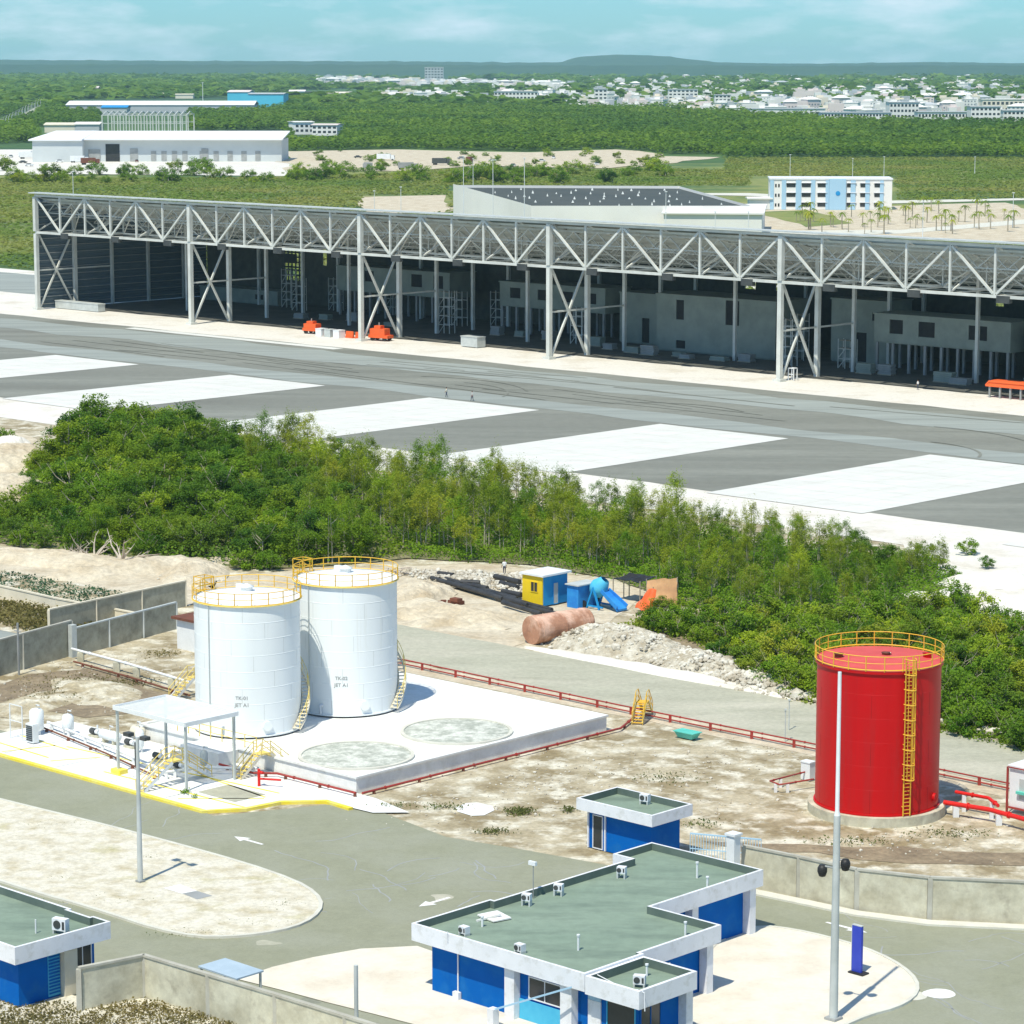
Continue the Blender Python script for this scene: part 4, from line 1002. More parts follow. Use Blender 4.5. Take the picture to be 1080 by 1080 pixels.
# ------------------------------------------------------------------ BUILDINGS OF THE COMPOUND
def parapet_roof(mb, poly, z, t, h_in, h_out, zlow):
    pass
def inset(poly, d):
    n = len(poly); out = []
    for i in range(n):
        p0, p1, p2 = Vector(poly[i - 1]), Vector(poly[i]), Vector(poly[(i + 1) % n])
        d1 = (p1 - p0).normalized(); d2 = (p2 - p1).normalized()
        n1 = Vector((-d1.y, d1.x)); n2 = Vector((-d2.y, d2.x))
        k = n1 + n2; k = k / max(1e-6, (1 + n1.dot(n2)))
        out.append(p1 + k * d)
    return out
def ringwall(name, poly, d, z0, z1, m_, parent, m_in=None):
    "closed band following an outline, d thick to the inside"
    q = MB(); inn = inset(poly, d); n = len(poly)
    vs = [(p[0], p[1], z) for z in (z0, z1) for p in poly] + [(p.x, p.y, z) for z in (z0, z1) for p in inn]
    A, B, C_, D = 0, n, 2 * n, 3 * n
    fo, ft, fi, fb = [], [], [], []
    for i in range(n):
        j = (i + 1) % n
        fo.append((A + i, A + j, B + j, B + i)); ft.append((B + i, B + j, D + j, D + i)); fi.append((C_ + j, C_ + i, D + i, D + j)); fb.append((A + j, A + i, C_ + i, C_ + j))
    q.add(vs, fo + ft + fb, 0); q.add(vs, fi, 1)
    return q.build(name, [m_, m_in or m_], parent)
def flat(name, poly, z, m_, parent, t=.15):
    bm = bmesh.new(); top = [bm.verts.new((p[0], p[1], z)) for p in poly]
    f = bm.faces.new(top); f.normal_update()
    if f.normal.z < 0: f.normal_flip()
    r = bmesh.ops.extrude_face_region(bm, geom=[f]); 
    for v in [x for x in r['geom'] if isinstance(x, bmesh.types.BMVert)]: v.co.z += t
    bmesh.ops.triangulate(bm, faces=bm.faces[:]); bmesh.ops.recalc_face_normals(bm, faces=bm.faces[:])
    me = bpy.data.meshes.new(name); bm.to_mesh(me); bm.free()
    return link_mesh(name, me, m_, parent)
def window(parent, axis, c, a0, a1, z0, z1, out=1, m_fr='fascia', name='window', mull=1, m_gl='dark_glass'):
    "window on a wall: axis 'v' = wall facing -v at v=c, axis 'u' = wall facing +u at u=c"
    q = MB(); t = .07
    def bx(b, a, b_, z, zz, d0, d1):
        if axis == 'v': b.box(a, b_, c - d1, c - d0, z, zz)
        else: b.box(c + d0, c + d1, a, b_, z, zz)
    bx(q, a0, a1, z0, z1, .003, .03)
    w = q.build(name, m_gl, parent)
    q = MB()
    bx(q, a0 - t, a0, z0 - t, z1 + t, .003, .07); bx(q, a1, a1 + t, z0 - t, z1 + t, .003, .07)
    bx(q, a0, a1, z0 - t, z0, .003, .07); bx(q, a0, a1, z1, z1 + t, .003, .07)
    for k in range(1, mull + 1):
        x = a0 + (a1 - a0) * k / (mull + 1); bx(q, x - .03, x + .03, z0, z1, .032, .065)
    q.build('frame', m_fr, w)
    return w
FASC = 1.1
def hall(lab, cat, u, v, poly, zt, walls, parts=None, fasc=FASC):
    o = empty('flat_roofed_building', lab, cat, S(u, v, .12), ANG)
    flat('roof', [tuple(p) for p in inset(poly, .19)], zt - .62, 'roof_green', o, .12)
    ringwall('parapet', poly, .19, zt - fasc, zt, 'fascia', o, 'parapet_in')
    flat('soffit', [tuple(p) for p in inset(poly, .26)], zt - fasc + .02, 'fascia', o, .1)
    for w in walls:
        q = MB(); q.prism(w, 0, zt - fasc + .015); q.build('wall', 'blue_wall', o)
    return o
# main office building
BU, BV = 413.2, -284.0
ZT1 = 4.35
mainp = [(0, 0), (14.4, 0), (14.4, 5.3), (14.1, 5.3), (14.1, 12.9), (8.4, 12.9), (8.4, 24.2), (-1.3, 24.2), (-1.3, 20.2), (0.35, 20.2), (0.35, 7.0), (0, 7.0)]
o = hall('long blue L-shaped office building with green flat roof and white fascia, the largest in front', 'building', BU, BV, mainp, ZT1,
         [[(.9, .9), (13.2, .9), (13.2, 12.0), (.9, 12.0)], [(1.0, 12.02), (7.6, 12.02), (7.6, 23.3), (1.0, 23.3)]])
office = o
# portico
port = [(14.42, .02), (18.6, .02), (18.6, 5.2), (14.42, 5.2)]
flat('portico_roof', [tuple(p) for p in inset(port, .22)], ZT1 - .75, 'roof_green', o, .1)
ringwall('portico_parapet', port, .22, ZT1 - FASC - .12, ZT1 - .12, 'fascia', o, 'parapet_in')
q = MB(); q.prism([(13.22, .95), (17.7, .95), (17.7, 4.6), (13.22, 4.6)], 0, ZT1 - FASC - .13); q.build('wall', 'blue_wall', o)
for x0, x1, y0, y1 in ((7.6, 8.4, .35, .88), (12.2, 13.1, .3, .88)):
    q = MB(); q.box(x0, x1, y0, y1, 0, ZT1 - FASC - .001); q.build('pilaster', 'fascia', o)
for x, y in ((13.6, 12.1), (18.0, 4.9), (7.9, 17.5), (7.9, 23.4)):
    q = MB(); q.box(x - .3, x + .3, y - .3, y + .3, 0, ZT1 - FASC - .001); q.build('pillar', 'fascia', o)
window(o, 'v', .9, 9.2, 11.7, 1.5, 2.75)
q = MB(); q.box(8.42, 12.18, .80, .84, .05, 1.3); q.build('light_panel', 'blue_light', o)
q = MB(); q.box(13.9, 14.9, .86, .945, .1, 2.5); q.build('door', 'fascia', o)
q = MB(); q.box(13.9, 14.9, .86, .945, 2.52, 3.1); q.build('door_light', 'pale_blue', o)
window(o, 'v', .95, 15.4, 17.5, .9, 2.9, mull=0, m_fr='blue_light')
window(o, 'u', 17.7, 1.2, 2.9, .6, 2.8, mull=1, m_fr='blue_wall')
window(o, 'u', 13.2, 6.2, 9.0, 1.2, 2.6, mull=1)
window(o, 'u', 7.6, 13.2, 15.6, 1.2, 2.6, mull=1)
q = MB()
for u_, v_ in ((3.2, 0),): q.tube([(u_, .84, .2), (u_, .84, 3.2)], .05, 6); q.tube([(u_, .84, 3.2), (u_, -.08, 3.9), (u_, -.08, 4.5)], .03, 5); q.box(u_ - .25, u_ + .25, .6, .86, .05, .5)
q.build('drain_pipe', 'fascia', o)
# guard hut
o = hall('small blue guard hut with flat green roof near the gate', 'building', 398.7, -252.9, [(0, 0), (7.3, 0), (7.3, 4.5), (0, 4.5)], 3.75, [[(.55, .75), (6.6, .75), (6.6, 3.9), (.55, 3.9)]], fasc=.85)
window(o, 'v', .75, 1.05, 1.9, .1, 2.5, name='door', mull=0)
q = MB(); q.box(.5, .62, .65, .745, 0, 2.9); q.box(2.15, 2.27, .65, .745, 0, 2.9); q.build('door_post', 'fascia', o)
# left building at the lower left edge
o = hall('blue building with green flat roof at the lower left edge', 'building', 380, -303.6, [(0, 0), (19.1, 0), (19.1, 7.3), (17.4, 7.3), (17.4, 7.05), (15.2, 7.05), (15.2, 7.3), (0, 7.3)], 4.2, [[(.9, .8), (18.3, .8), (18.3, 6.6), (.9, 6.6)]])
window(o, 'u', 18.3, 5.0, 6.3, 1.3, 3.0, mull=1)
for a, b in ((3.0, 3.9), (5.0, 5.6)):
    q = MB(); q.box(18.303, 18.34, a, b, .2, 2.9 if a < 4 else 1.2)
    lv = q.build('shutter', 'blue_light', o)
    q = MB()
    for k in range(12 if a < 4 else 5): q.box(18.345, 18.40, a + .05, b - .05, .35 + k * .21, .44 + k * .21)
    q.build('slats', 'blue_wall', lv)
q = MB(); q.box(18.303, 18.75, 3.95, 4.95, .05, 2.95); q.build('entrance_pier', 'cream', o)
# roof-top things
def ac(loc, lab, rz=0.0, s=1.0, legs=.25):
    o = empty('air_conditioner', lab, 'air conditioner', loc, ANG + rz, 'air conditioner units on the flat roofs')
    q = MB(); q.box(-.5 * s, .5 * s, -.22, .22, legs, legs + .75 * s); q.build('casing', 'fascia', o)
    q = MB(); q.tube([(-.12, -.225, legs + .38 * s), (-.12, -.25, legs + .38 * s)], .27 * s, 16); q.box(.25 * s, .42 * s, -.24, -.222, legs + .1, legs + .6 * s); q.build('fan_grille', 'dark_steel', o)
    for x in (-.42 * s, .42 * s):
        q = MB(); q.box(x - .05, x + .05, -.22, .22, 0, legs - .001); q.build('foot', 'galv', o)
zr1 = ZT1 - .62 + .24
def rs(u, v, z=zr1): return S(BU + u, BV + v, z)
for (u, v, rz, lab) in [(3.0, 1.6, 0, 'air conditioner unit behind the front fascia, nearer the left corner of the large office roof'), (7.9, 1.4, 0, 'air conditioner unit behind the middle of the front fascia of the large office roof'),
                        (1.5, 8.8, .4, 'air conditioner unit on the left edge of the office roof, before the antenna'), (1.5, 11.8, .4, 'air conditioner unit on the left edge of the office roof, beyond the antenna'),
                        (1.8, 17.6, .4, 'air conditioner unit farthest back on the large office roof')]:
    ac(rs(u, v), lab, rz, .58, .15 if rz == 0 else .35)
ac(rs(17.0, 1.9, zr1 - .2), 'air conditioner unit on the small portico roof of the large office', .5, .7)
ac(S(398.7 + 3.6, -252.9 + 3.5, 3.75 - .62 + .24), 'air conditioner unit on the roof of the small guard hut', .2, .7)
ac(S(380 + 17.6, -303.6 + 4.6, 4.2 - .62 + .24), 'air conditioner unit on the roof of the building at the lower left edge', .3, 1.0)
ac(S(380 + 13.6, -303.6 + 1.3, 4.2 - .62 + .24), 'air conditioner unit at the left picture edge on the lower left roof', .3, 1.0)
for (u, v, h, lab) in [(10.1, 4.2, .9, 'short white vent pipe near the front of the large office roof'), (5.4, 21.0, 1.0, 'short white vent pipe near the back of the large office roof'), (7.6, 19.4, .8, 'short white vent pipe by the right edge of the back roof wing'),
                       (12.9, 10.9, .8, 'short white vent pipe by the right corner of the middle roof wing'), (16.0, 3.7, .7, 'short white vent pipe on the portico roof'), (2.6, 3.6, .6, 'thin short vent pipe in the left corner of the large office roof')]:
    q = MB(); q.tube([(0, 0, 0), (0, 0, h)], .07, 8); q.tube([(0, 0, h), (0, 0, h + .1)], .11, 8)
    ob = q.build('vent_pipe', 'white_metal', None, rs(u, v, zr1 - (.2 if u > 14.4 else 0)), ANG); tag(ob, lab, 'vent pipe')
q = MB(); q.tube([(0, 0, 0), (0, 0, .9)], .05, 8); ob = q.build('vent_pipe', 'white_metal', None, S(380 + 16.4, -303.6 + 3.6, 3.8), ANG); tag(ob, 'short white vent pipe on the lower left roof', 'vent pipe')
o = empty('antenna', 'small antenna on a thin mast at the left roof edge', 'antenna', rs(.25 + .5, 10.2, zr1), ANG)
q = MB(); q.tube([(0, 0, 0), (0, 0, 2.2)], .035, 6); q.build('mast', 'steel_grey', o)
q = MB(); q.box(-.35, .25, -.1, .1, 2.2, 2.45); q.build('head', 'white_metal', o)
q = MB(); q.add([(-.9, -.5, .06), (.8, -.8, .06), (1.1, .5, .06), (-.5, .9, .06), (-.9, -.5, .16), (.8, -.8, .12), (1.1, .5, .16), (-.5, .9, .2)], [(0, 3, 2, 1), (4, 5, 6, 7), (0, 1, 5, 4), (1, 2, 6, 5), (2, 3, 7, 6), (3, 0, 4, 7)]); q.bar((-.2, -1.3, .05), (.5, .2, .3), .12)
ob = q.build('loose_board', 'pad_white', None, rs(1.8, 5.4), ANG); tag(ob, 'pale loose boards lying on the left part of the large office roof', 'board')
q = MB(); q.tube([(14.2, .9, 0.35), (16.3, .7, .1), (17.6, .45, .1), (18.2, .3, .35), (18.75, .3, .3), (18.8, .3, -.8)], .035, 5)
ob = q.build('roof_cable', 'fascia', None, rs(0, 0, zr1), ANG); tag(ob, 'white cable lying across the portico roof', 'cable')

# ------------------------------------------------------------------ WALLS AND FENCES
def panel_wall(name, lab, pts, h, every, m_='wall_concrete', mp='wall_post', z0=.05, cap=True, tops=None, t=.16, pw=.32):
    base = pts[0]; o = empty(name, lab, 'wall', (base.x, base.y, z0), 0)
    P = [Vector((p.x - base.x, p.y - base.y, 0)) for p in pts]
    for a, b in zip(P, P[1:]):
        L = (b - a).length; n = max(1, round(L / every))
        for k in range(n):
            p, q_ = a.lerp(b, k / n), a.lerp(b, (k + 1) / n); d = (q_ - p).normalized()
            m = MB(); m.bar(p + d * pw / 2 + Vector((0, 0, h / 2)), q_ - d * pw / 2 + Vector((0, 0, h / 2)), t, h); m.build('panel', m_, o)
            if cap:
                m = MB(); m.bar(p + Vector((0, 0, h + .07)), q_ + Vector((0, 0, h + .07)), t + .14, .14); m.build('coping', mp, o)
            m = MB(); m.box(p.x - pw / 2, p.x + pw / 2, p.y - pw / 2, p.y + pw / 2, 0, h - .003 if cap else h + .15); m.build('post', mp, o)
    p = P[-1]; m = MB(); m.box(p.x - pw / 2, p.x + pw / 2, p.y - pw / 2, p.y + pw / 2, 0, h - .003 if cap else h + .15); m.build('post', mp, o)
    return o
panel_wall('boundary_wall', 'beige concrete panel wall with posts at the lower left, turning a corner', [S(401.4, -300.6), S(402.3, -296.3), S(408.0, -296.0), S(413.7, -295.7), S(419.5, -295.5), S(425, -295.3), S(431, -295)], 2.75, 5.6)
panel_wall('boundary_wall', 'long pale concrete panel wall with posts beside the red water tank', [G(784, 936), G(842, 948), G(903, 962), G(980, 971), G(1085, 976), G(1180, 978)], 2.9, 40)
strip('wall_footpath', [G(784, 941), G(842, 953), G(903, 966), G(980, 976), G(1085, 981), G(1180, 984)], 1.0, 0.0, .24, 'kerb')
q = MB(); q.box(-.35, .35, -.35, .35, 0, 3.9); q.box(-.45, .45, -.45, .45, 3.9, 4.05)
ob = q.build('gate_pillar', 'white_metal', None, G(773, 938, .1), ANG); tag(ob, 'white gate pillar at the left end of the pale panel wall', 'pillar')
o = empty('sliding_gate', 'light blue barred gate between the guard hut and the wall', 'gate', S(407.8, -250.8, .1), ANG + R(25))
q = MB(); q.bar((0, 0, .2), (5.2, 0, .2), .1); q.bar((0, 0, 2.4), (5.2, 0, 2.4), .1); q.bar((0, 0, 1.3), (5.2, 0, 1.3), .06); q.build('gate_frame', 'pale_blue', o)
q = MB()
for k in range(27): q.bar((k * .2, 0, .25), (k * .2, 0, 2.4), .04)
q.build('bars', 'pale_blue', o)
# old grey block wall at the left
panel_wall('block_wall', 'tall grey block wall with coping left of the tanks', [G(-30, 722), G(76, 692)], 3.4, 6, 'old_wall', 'wall_post', pw=.3)
panel_wall('block_wall', 'grey block wall with white pillar running back behind the left tank', [G(78, 693), G(186, 664)], 2.7, 5, 'old_wall', 'galv', pw=.3)
panel_wall('block_wall', 'farther grey block wall stepping back behind the pillared one', [G(52, 672), G(196, 640)], 2.7, 7, 'old_wall', 'cream', pw=.25)
panel_wall('retaining_wall', 'low pale beige wall between the crop bed and the weeds', [G(-40, 622), G(60, 645), G(150, 662)], 1.3, 30, 'cream', 'cream', pw=.2)
q = MB(); q.box(-.3, .3, -.3, .3, 0, 3.2); ob = q.build('gate_pillar', 'galv', None, G(77, 693, .05), ANG); tag(ob, 'pale pillar at the corner of the grey block walls', 'pillar')
q = MB(); q.bar((0, 0, 0), (0, 0, 5), .14); q.bar((-.5, 0, 4.2), (.5, 0, 4.2), .08); ob = q.build('wall_pole', 'steel_grey', None, G(20, 712, .05), ANG); tag(ob, 'thin grey pole in front of the tall block wall', 'pole')
o = empty('shed', 'small white shed with reddish flat roof left of the tanks', 'shed', G(187, 684, .05), ANG)
q = MB(); q.box(0, 3.2, 0, 2.4, 0, 3.0); q.build('wall', 'white_metal', o)
q = MB(); q.box(-.4, 3.5, -.4, 2.8, 3.0, 3.25); q.build('roof', 'rust', o)
q = MB(); q.box(3.2, 3.23, .6, 1.5, .05, 2.3); q.build('door', 'dark_steel', o)

# ------------------------------------------------------------------ POLES, SIGN, CAMERAS
def lamp_left():
    b = G(148, 930, .22)
    o = empty('lamp_post', 'slim grey lamp post standing on the sandy island', 'lamp post', b, ANG)
    q = MB(); q.tube([(0, 0, 0), (0, 0, 10.4)], [.2, .12], 12); q.build('pole', 'galv', o)
    q = MB(); q.box(-.25, .25, -.25, .25, 0, .12); q.build('base_plate', 'steel_grey', o)
    q = MB(); q.bar((-.9, 0, 10.3), (.9, 0, 10.3), .1); q.build('crossarm', 'steel_grey', o)
    for x in (-.9, .9):
        q = MB(); q.box(x - .3, x + .3, -.3, .2, 10.35, 10.6); q.build('lamp_head', 'dark_steel', o)
    q = MB(); q.box(-.22, -.12, -.1, .1, 8.3, 10.0); q.build('conduit', 'dark_steel', o)
lamp_left()
b = G(879, 1075, .22)
o = empty('mast', 'very tall pale mast in front of the red tank carrying two dome cameras', 'mast', b, ANG)
q = MB(); q.tube([(0, 0, 0), (0, 0, 12.6)], [.27, .2], 16); q.build('lower_pole', 'galv', o)
q = MB(); q.tube([(0, 0, 12.6), (0, 0, 12.9), (0, 0, 21.3)], [.2, .13, .11], 12); q.build('upper_pole', 'white_metal', o)
q = MB(); q.box(-.4, .4, -.4, .4, -.02, .15); q.build('base_plate', 'steel_grey', o)
for k, (dx, dy, dz) in enumerate(((-.95, -.1, 9.0), (.45, .3, 9.55))):
    c = MB(); c.tube([(0, 0, dz + .35), (dx, dy, dz + .35)], .06, 6); a_ = c.build('camera_arm', 'steel_grey', o)
    c = MB(); c.lathe([(.001, dz - .35), (.2, dz - .28), (.3, dz), (.3, dz + .2), (.2, dz + .4), (.001, dz + .42)], 14, c=(dx, dy)); c.build('dome_camera', 'black', a_)
sb = G(903, 1026, .22)
o = empty('sign_totem', 'narrow upright blue sign panel on a dark base beside the road', 'sign', sb, ANG)
q = MB(); q.box(-.3, .42, -.1, .1, .1, 3.1); q.build('panel', 'sign_blue', o)
q = MB(); q.box(-.4, .75, -.35, .35, 0, .1); q.build('base', 'black', o)
q = MB(); q.box(-.31, .43, -.11, .11, 3.1, 3.15); q.box(-.34, -.302, -.11, .11, .1, 3.1); q.build('frame', 'galv', o)
# lower edge: gate post and pale flat awning behind the panel wall
b = G(376, 1090, .2); q = MB(); q.tube([(0, 0, 0), (0, 0, 4.2)], .13, 10); ob = q.build('pipe_post', 'galv', None, b, ANG); tag(ob, 'grey pipe post in front of the panel wall at the bottom edge', 'post')
o = empty('small_awning', 'flat light blue awning behind the panel wall at the lower left', 'awning', S(404.2, -293.6, .12), ANG)
q = MB(); q.box(0, 3.6, 0, 2.2, 1.75, 1.85); q.build('roof', 'awning_blue', o)
for x, y in ((.15, .15), (3.45, .15), (.15, 2.05), (3.45, 2.05)):
    q = MB(); q.box(x - .06, x + .06, y - .06, y + .06, 0, 1.749); q.build('leg', 'galv', o)
o = empty('barrier_arm', 'long thin blue-white barrier arm at the bottom in front of the office', 'barrier', G(520, 1082, .2), ANG)
q = MB(); q.box(-.25, .25, -.25, .25, 0, 1.1); q.build('cabinet', 'fascia', o)
q = MB(); q.bar((0, -.05, 1.0), (5.4, 1.0, 3.4), .1); q.build('arm', 'pale_blue', o)

# ------------------------------------------------------------------ WORK YARD THINGS
o = empty('site_cabin', 'small cabin with a yellow side and a blue front at the thicket edge', 'cabin', G(572, 641, .1), ANG)
q = MB(); q.box(-2.9, 0, 0, .12, .15, 3.3); q.box(-2.9, -2.78, .12, 3.9, .15, 3.3); q.build('yellow_wall', 'cabin_yellow', o)
q = MB(); q.box(-.12, 0, .12, 3.9, .15, 3.3); q.box(-2.78, -.12, 3.78, 3.9, .15, 3.3); q.build('blue_wall', 'cabin_blue', o)
q = MB(); q.box(-3.1, .35, -.25, 4.2, 3.3, 3.5); q.build('roof', 'white_metal', o)
window(o, 'v', 0, -1.6, -.7, 1.6, 2.6, m_fr='cabin_yellow')
w_ = window(o, 'u', 0, 1.7, 2.4, .2, 2.4, m_fr='cabin_blue', name='door', mull=0, m_gl='galv')
q = MB(); q.box(-2.9, -.1, .1, 3.8, 0, .149); q.build('floor_frame', 'dark_steel', o)
# blue lean-to and mixer
o = empty('blue_shed', 'lower blue sheet shed joined to the right of the yellow and blue cabin', 'shed', G(598, 640, .1), ANG)
q = MB(); q.prism([(0, 0), (1.6, 0), (1.6, 3), (0, 3)], 0, 2.4); q.build('wall', 'tarp_blue', o)
q = MB(); q.box(-.15, 1.8, -.2, 3.2, 2.4, 2.52); q.build('roof', 'galv', o)
o = empty('concrete_mixer', 'blue concrete mixer with a light blue drum and tilted chute', 'mixer', G(632, 641, .1), ANG)
q = MB(); vs = []; n = 20
ax = Vector((.55, .25, .8)).normalized(); xx = ax.cross(Vector((0, 0, 1))).normalized(); yy = ax.cross(xx)
prof = [(.01, -1.0), (.7, -.9), (1.0, -.3), (1.0, .2), (.55, 1.0), (.5, 1.05)]
for r_, t in prof:
    for k in range(n): p = Vector((0, 0, 2.2)) + ax * t + (xx * math.cos(2 * math.pi * k / n) + yy * math.sin(2 * math.pi * k / n)) * r_; vs.append(p)
q.add(vs, [(i * n + k, i * n + (k + 1) % n, (i + 1) * n + (k + 1) % n, (i + 1) * n + k) for i in range(5) for k in range(n)], 0, True); q.build('drum', 'blue_light', o)
q = MB(); q.add([(.8, -.6, 1.9), (.8, .6, 1.9), (3.2, .8, .3), (3.2, -.8, .3), (.8, -.6, 1.7), (.8, .6, 1.7), (3.2, .8, .1), (3.2, -.8, .1)], [(0, 3, 2, 1), (4, 5, 6, 7), (0, 1, 5, 4), (1, 2, 6, 5), (2, 3, 7, 6), (3, 0, 4, 7)]); q.bar((.8, -.6, 2.0), (3.2, -.8, .5), .12, .4); q.bar((.8, .6, 2.0), (3.2, .8, .5), .12, .4); q.build('chute', 'tarp_blue', o)
q = MB()
for s_ in (-1, 1): q.bar((-.9, s_ * 1.0, 0), (0, s_ * .95, 2.3), .18); q.bar((.9, s_ * 1.0, 0), (0, s_ * .95, 2.3), .18); q.bar((-1.2, s_ * 1.0, .3), (1.4, s_ * 1.0, .3), .16)
q.build('frame', 'cabin_blue', o)
for s_ in (-1, 1):
    q = MB(); q.tube([(-1.2, s_ * 1.15 - .1, .4), (-1.2, s_ * 1.15 + .1, .4)], .4, 14); q.build('wheel', 'black', o)
q = MB(); q.box(-2.4, -1.3, -.5, .5, .3, 1.4); q.build('engine', 'white_metal', o)
# tarp shelters
def tarp(name, lab, base, pts, m_, posts):
    o = empty(name, lab, 'shelter', base, ANG)
    nx, ny = 14, 10; vs = []; fs = []
    A, B, C_, D = [Vector(p) for p in pts]
    for i in range(nx + 1):
        for j in range(ny + 1):
            s_, t = i / nx, j / ny
            p = (A * (1 - s_) + B * s_) * (1 - t) + (D * (1 - s_) + C_ * s_) * t
            p = p + Vector((0, 0, -.28 * math.sin(s_ * math.pi * 2) ** 2 * math.sin(t * math.pi) + noise.noise(p * 1.3) * .18)) + Vector((noise.noise(p * 1.1 + Vector((5, 0, 0))), noise.noise(p * 1.2 + Vector((0, 7, 0))), 0)) * .16
            vs.append(p)
    for i in range(nx):
        for j in range(ny): a = i * (ny + 1) + j; fs.append((a, a + ny + 1, a + ny + 2, a + 1))
    q = MB(); q.add(vs, fs, 0, True); q.add([v + Vector((0.02, 0.02, -.04)) for v in vs], [f[::-1] for f in fs], 0, True)
    q.build('tarpaulin', m_, o)
    for p in posts:
        q = MB(); q.tube([(p[0], p[1], 0), (p[0], p[1], p[2])], .06, 6); q.build('post', 'bark', o)
tarp('tarp_shelter', 'tan tarpaulin shelter hung between poles at the thicket edge', G(693, 640, .1), [(-1.5, 0, 2.7), (1.9, 1.0, 3.2), (2.2, .7, .4), (-.8, -.8, .7)], 'tarp_tan', [(-1.5, 0, 2.8), (1.9, 1.0, 3.3), (-6, 1.5, 2.6)])
tarp('tarp_shelter', 'orange tarpaulin draped into a small tent beside the tan shelter', G(682, 645, .1), [(-1.2, -.6, .3), (1.1, -.6, .2), (.6, .8, 2.3), (-.4, .8, 2.4)], 'orange', [(.1, .9, 2.5)])
tarp('tarp_shelter', 'dark sagging tarpaulin roof left of the tan shelter', G(668, 634, .1), [(-2.0, -1, 2.3), (1.8, -1, 2.4), (1.8, 1.6, 2.7), (-2.0, 1.6, 2.6)], 'black', [(-2, -1, 2.4), (1.8, -1, 2.5), (-2, 1.6, 2.7), (1.8, 1.6, 2.8)])
# rusty tank lying on its side
o = empty('steel_drum_tank', 'large rusty orange steel tank lying on its side beside the road', 'tank', G(560, 679, .1), ANG - R(8))
n = 32; q = MB(); prof = [(.02, -.05), (.9, -.03), (1.40, 0), (1.45, .12), (1.45, 7.0), (1.36, 7.15), (.02, 7.4)]; vs = []
for r_, y in prof:
    for k in range(n): t = 2 * math.pi * k / n; vs.append((r_ * math.cos(t), y, 1.35 + r_ * math.sin(t)))
q.add(vs, [(i * n + k, (i + 1) * n + k, (i + 1) * n + (k + 1) % n, i * n + (k + 1) % n) for i in range(len(prof) - 1) for k in range(n)], 0, False); q.build('shell', 'rust_orange', o)
for y in (.6, 3.5, 6.5):
    q = MB(); vs = []
    for r_, y_ in ((1.45, y - .05), (1.48, y - .04), (1.48, y + .04), (1.45, y + .05)):
        for k in range(n): t = 2 * math.pi * k / n; vs.append((r_ * math.cos(t), y_, 1.35 + r_ * math.sin(t)))
    q.add(vs, [(i * n + k, (i + 1) * n + k, (i + 1) * n + (k + 1) % n, i * n + (k + 1) % n) for i in range(3) for k in range(n)], 0, True); q.build('band', 'rust_orange', o)
for y in (2.0, 6.0):
    q = MB(); q.box(-1.2, 1.2, y - .15, y + .15, 0, .25); q.build('cradle', 'rust', o)
# long black pipes and timbers
q0 = None
def lay(name, lab, a, b, r, z, m_, grp):
    a = Vector(a); b = Vector(b); mid = (a + b) / 2; q = MB(); d = (b - a).xy / 2
    q.tube([(-d.x, -d.y, 0), (d.x, d.y, 0)], r, 10); ob = q.build(name, m_, None, (mid.x, mid.y, z + r)); tag(ob, lab, 'pipe', grp)
rn = random.Random(11)
for k, (x0, y0, x1, y1) in enumerate([(455, 612, 520, 630), (462, 616, 530, 636), (470, 613, 545, 634), (480, 620, 556, 643), (500, 622, 575, 645), (510, 630, 582, 648), (524, 634, 590, 651), (530, 640, 570, 652)]):
    lay('steel_pipe', 'long black pipe lying in the bundle left of the yellow cabin', G(x0, y0, .1), G(x1, y1, .1), .24, .14 + .20 * (k % 2), 'black_pipe', 'black pipes left of the yellow cabin')
for k, (x0, y0, x1, y1) in enumerate([(462, 609, 478, 611), (486, 618, 506, 619), (498, 622, 514, 625), (522, 612, 548, 618), (530, 628, 550, 632), (528, 619, 546, 624)]):
    lay('scrap_pipe', 'short dark scrap pipe lying among the pale rubble', G(x0, y0, .1), G(x1, y1, .1), .3, .25, 'black_pipe', 'short scrap pipes in the work yard')
for k, (x, y, s_) in enumerate([(481, 637, .8), (466, 636, .4), (450, 619, .5), (427, 645, .5), (585, 668, .9), (592, 664, .7), (580, 673, .7)]):
    q = MB(); q.box(-s_, s_, -s_ * .6, s_ * .6, 0, s_ * .5); q.box(-s_ * .3, s_ * 1.1, -s_ * .9, s_ * .1, s_ * .5, s_ * .9)
    ob = q.build('scrap_metal', 'rust', None, G(x, y, .1), ANG + k); tag(ob, 'rusty brown scrap lying beside the rusty tank' if k > 3 else 'rusty brown scrap lying on the open sand of the work yard', 'scrap', 'rusty scrap beside the tank' if k > 3 else 'rusty scrap on the sand')
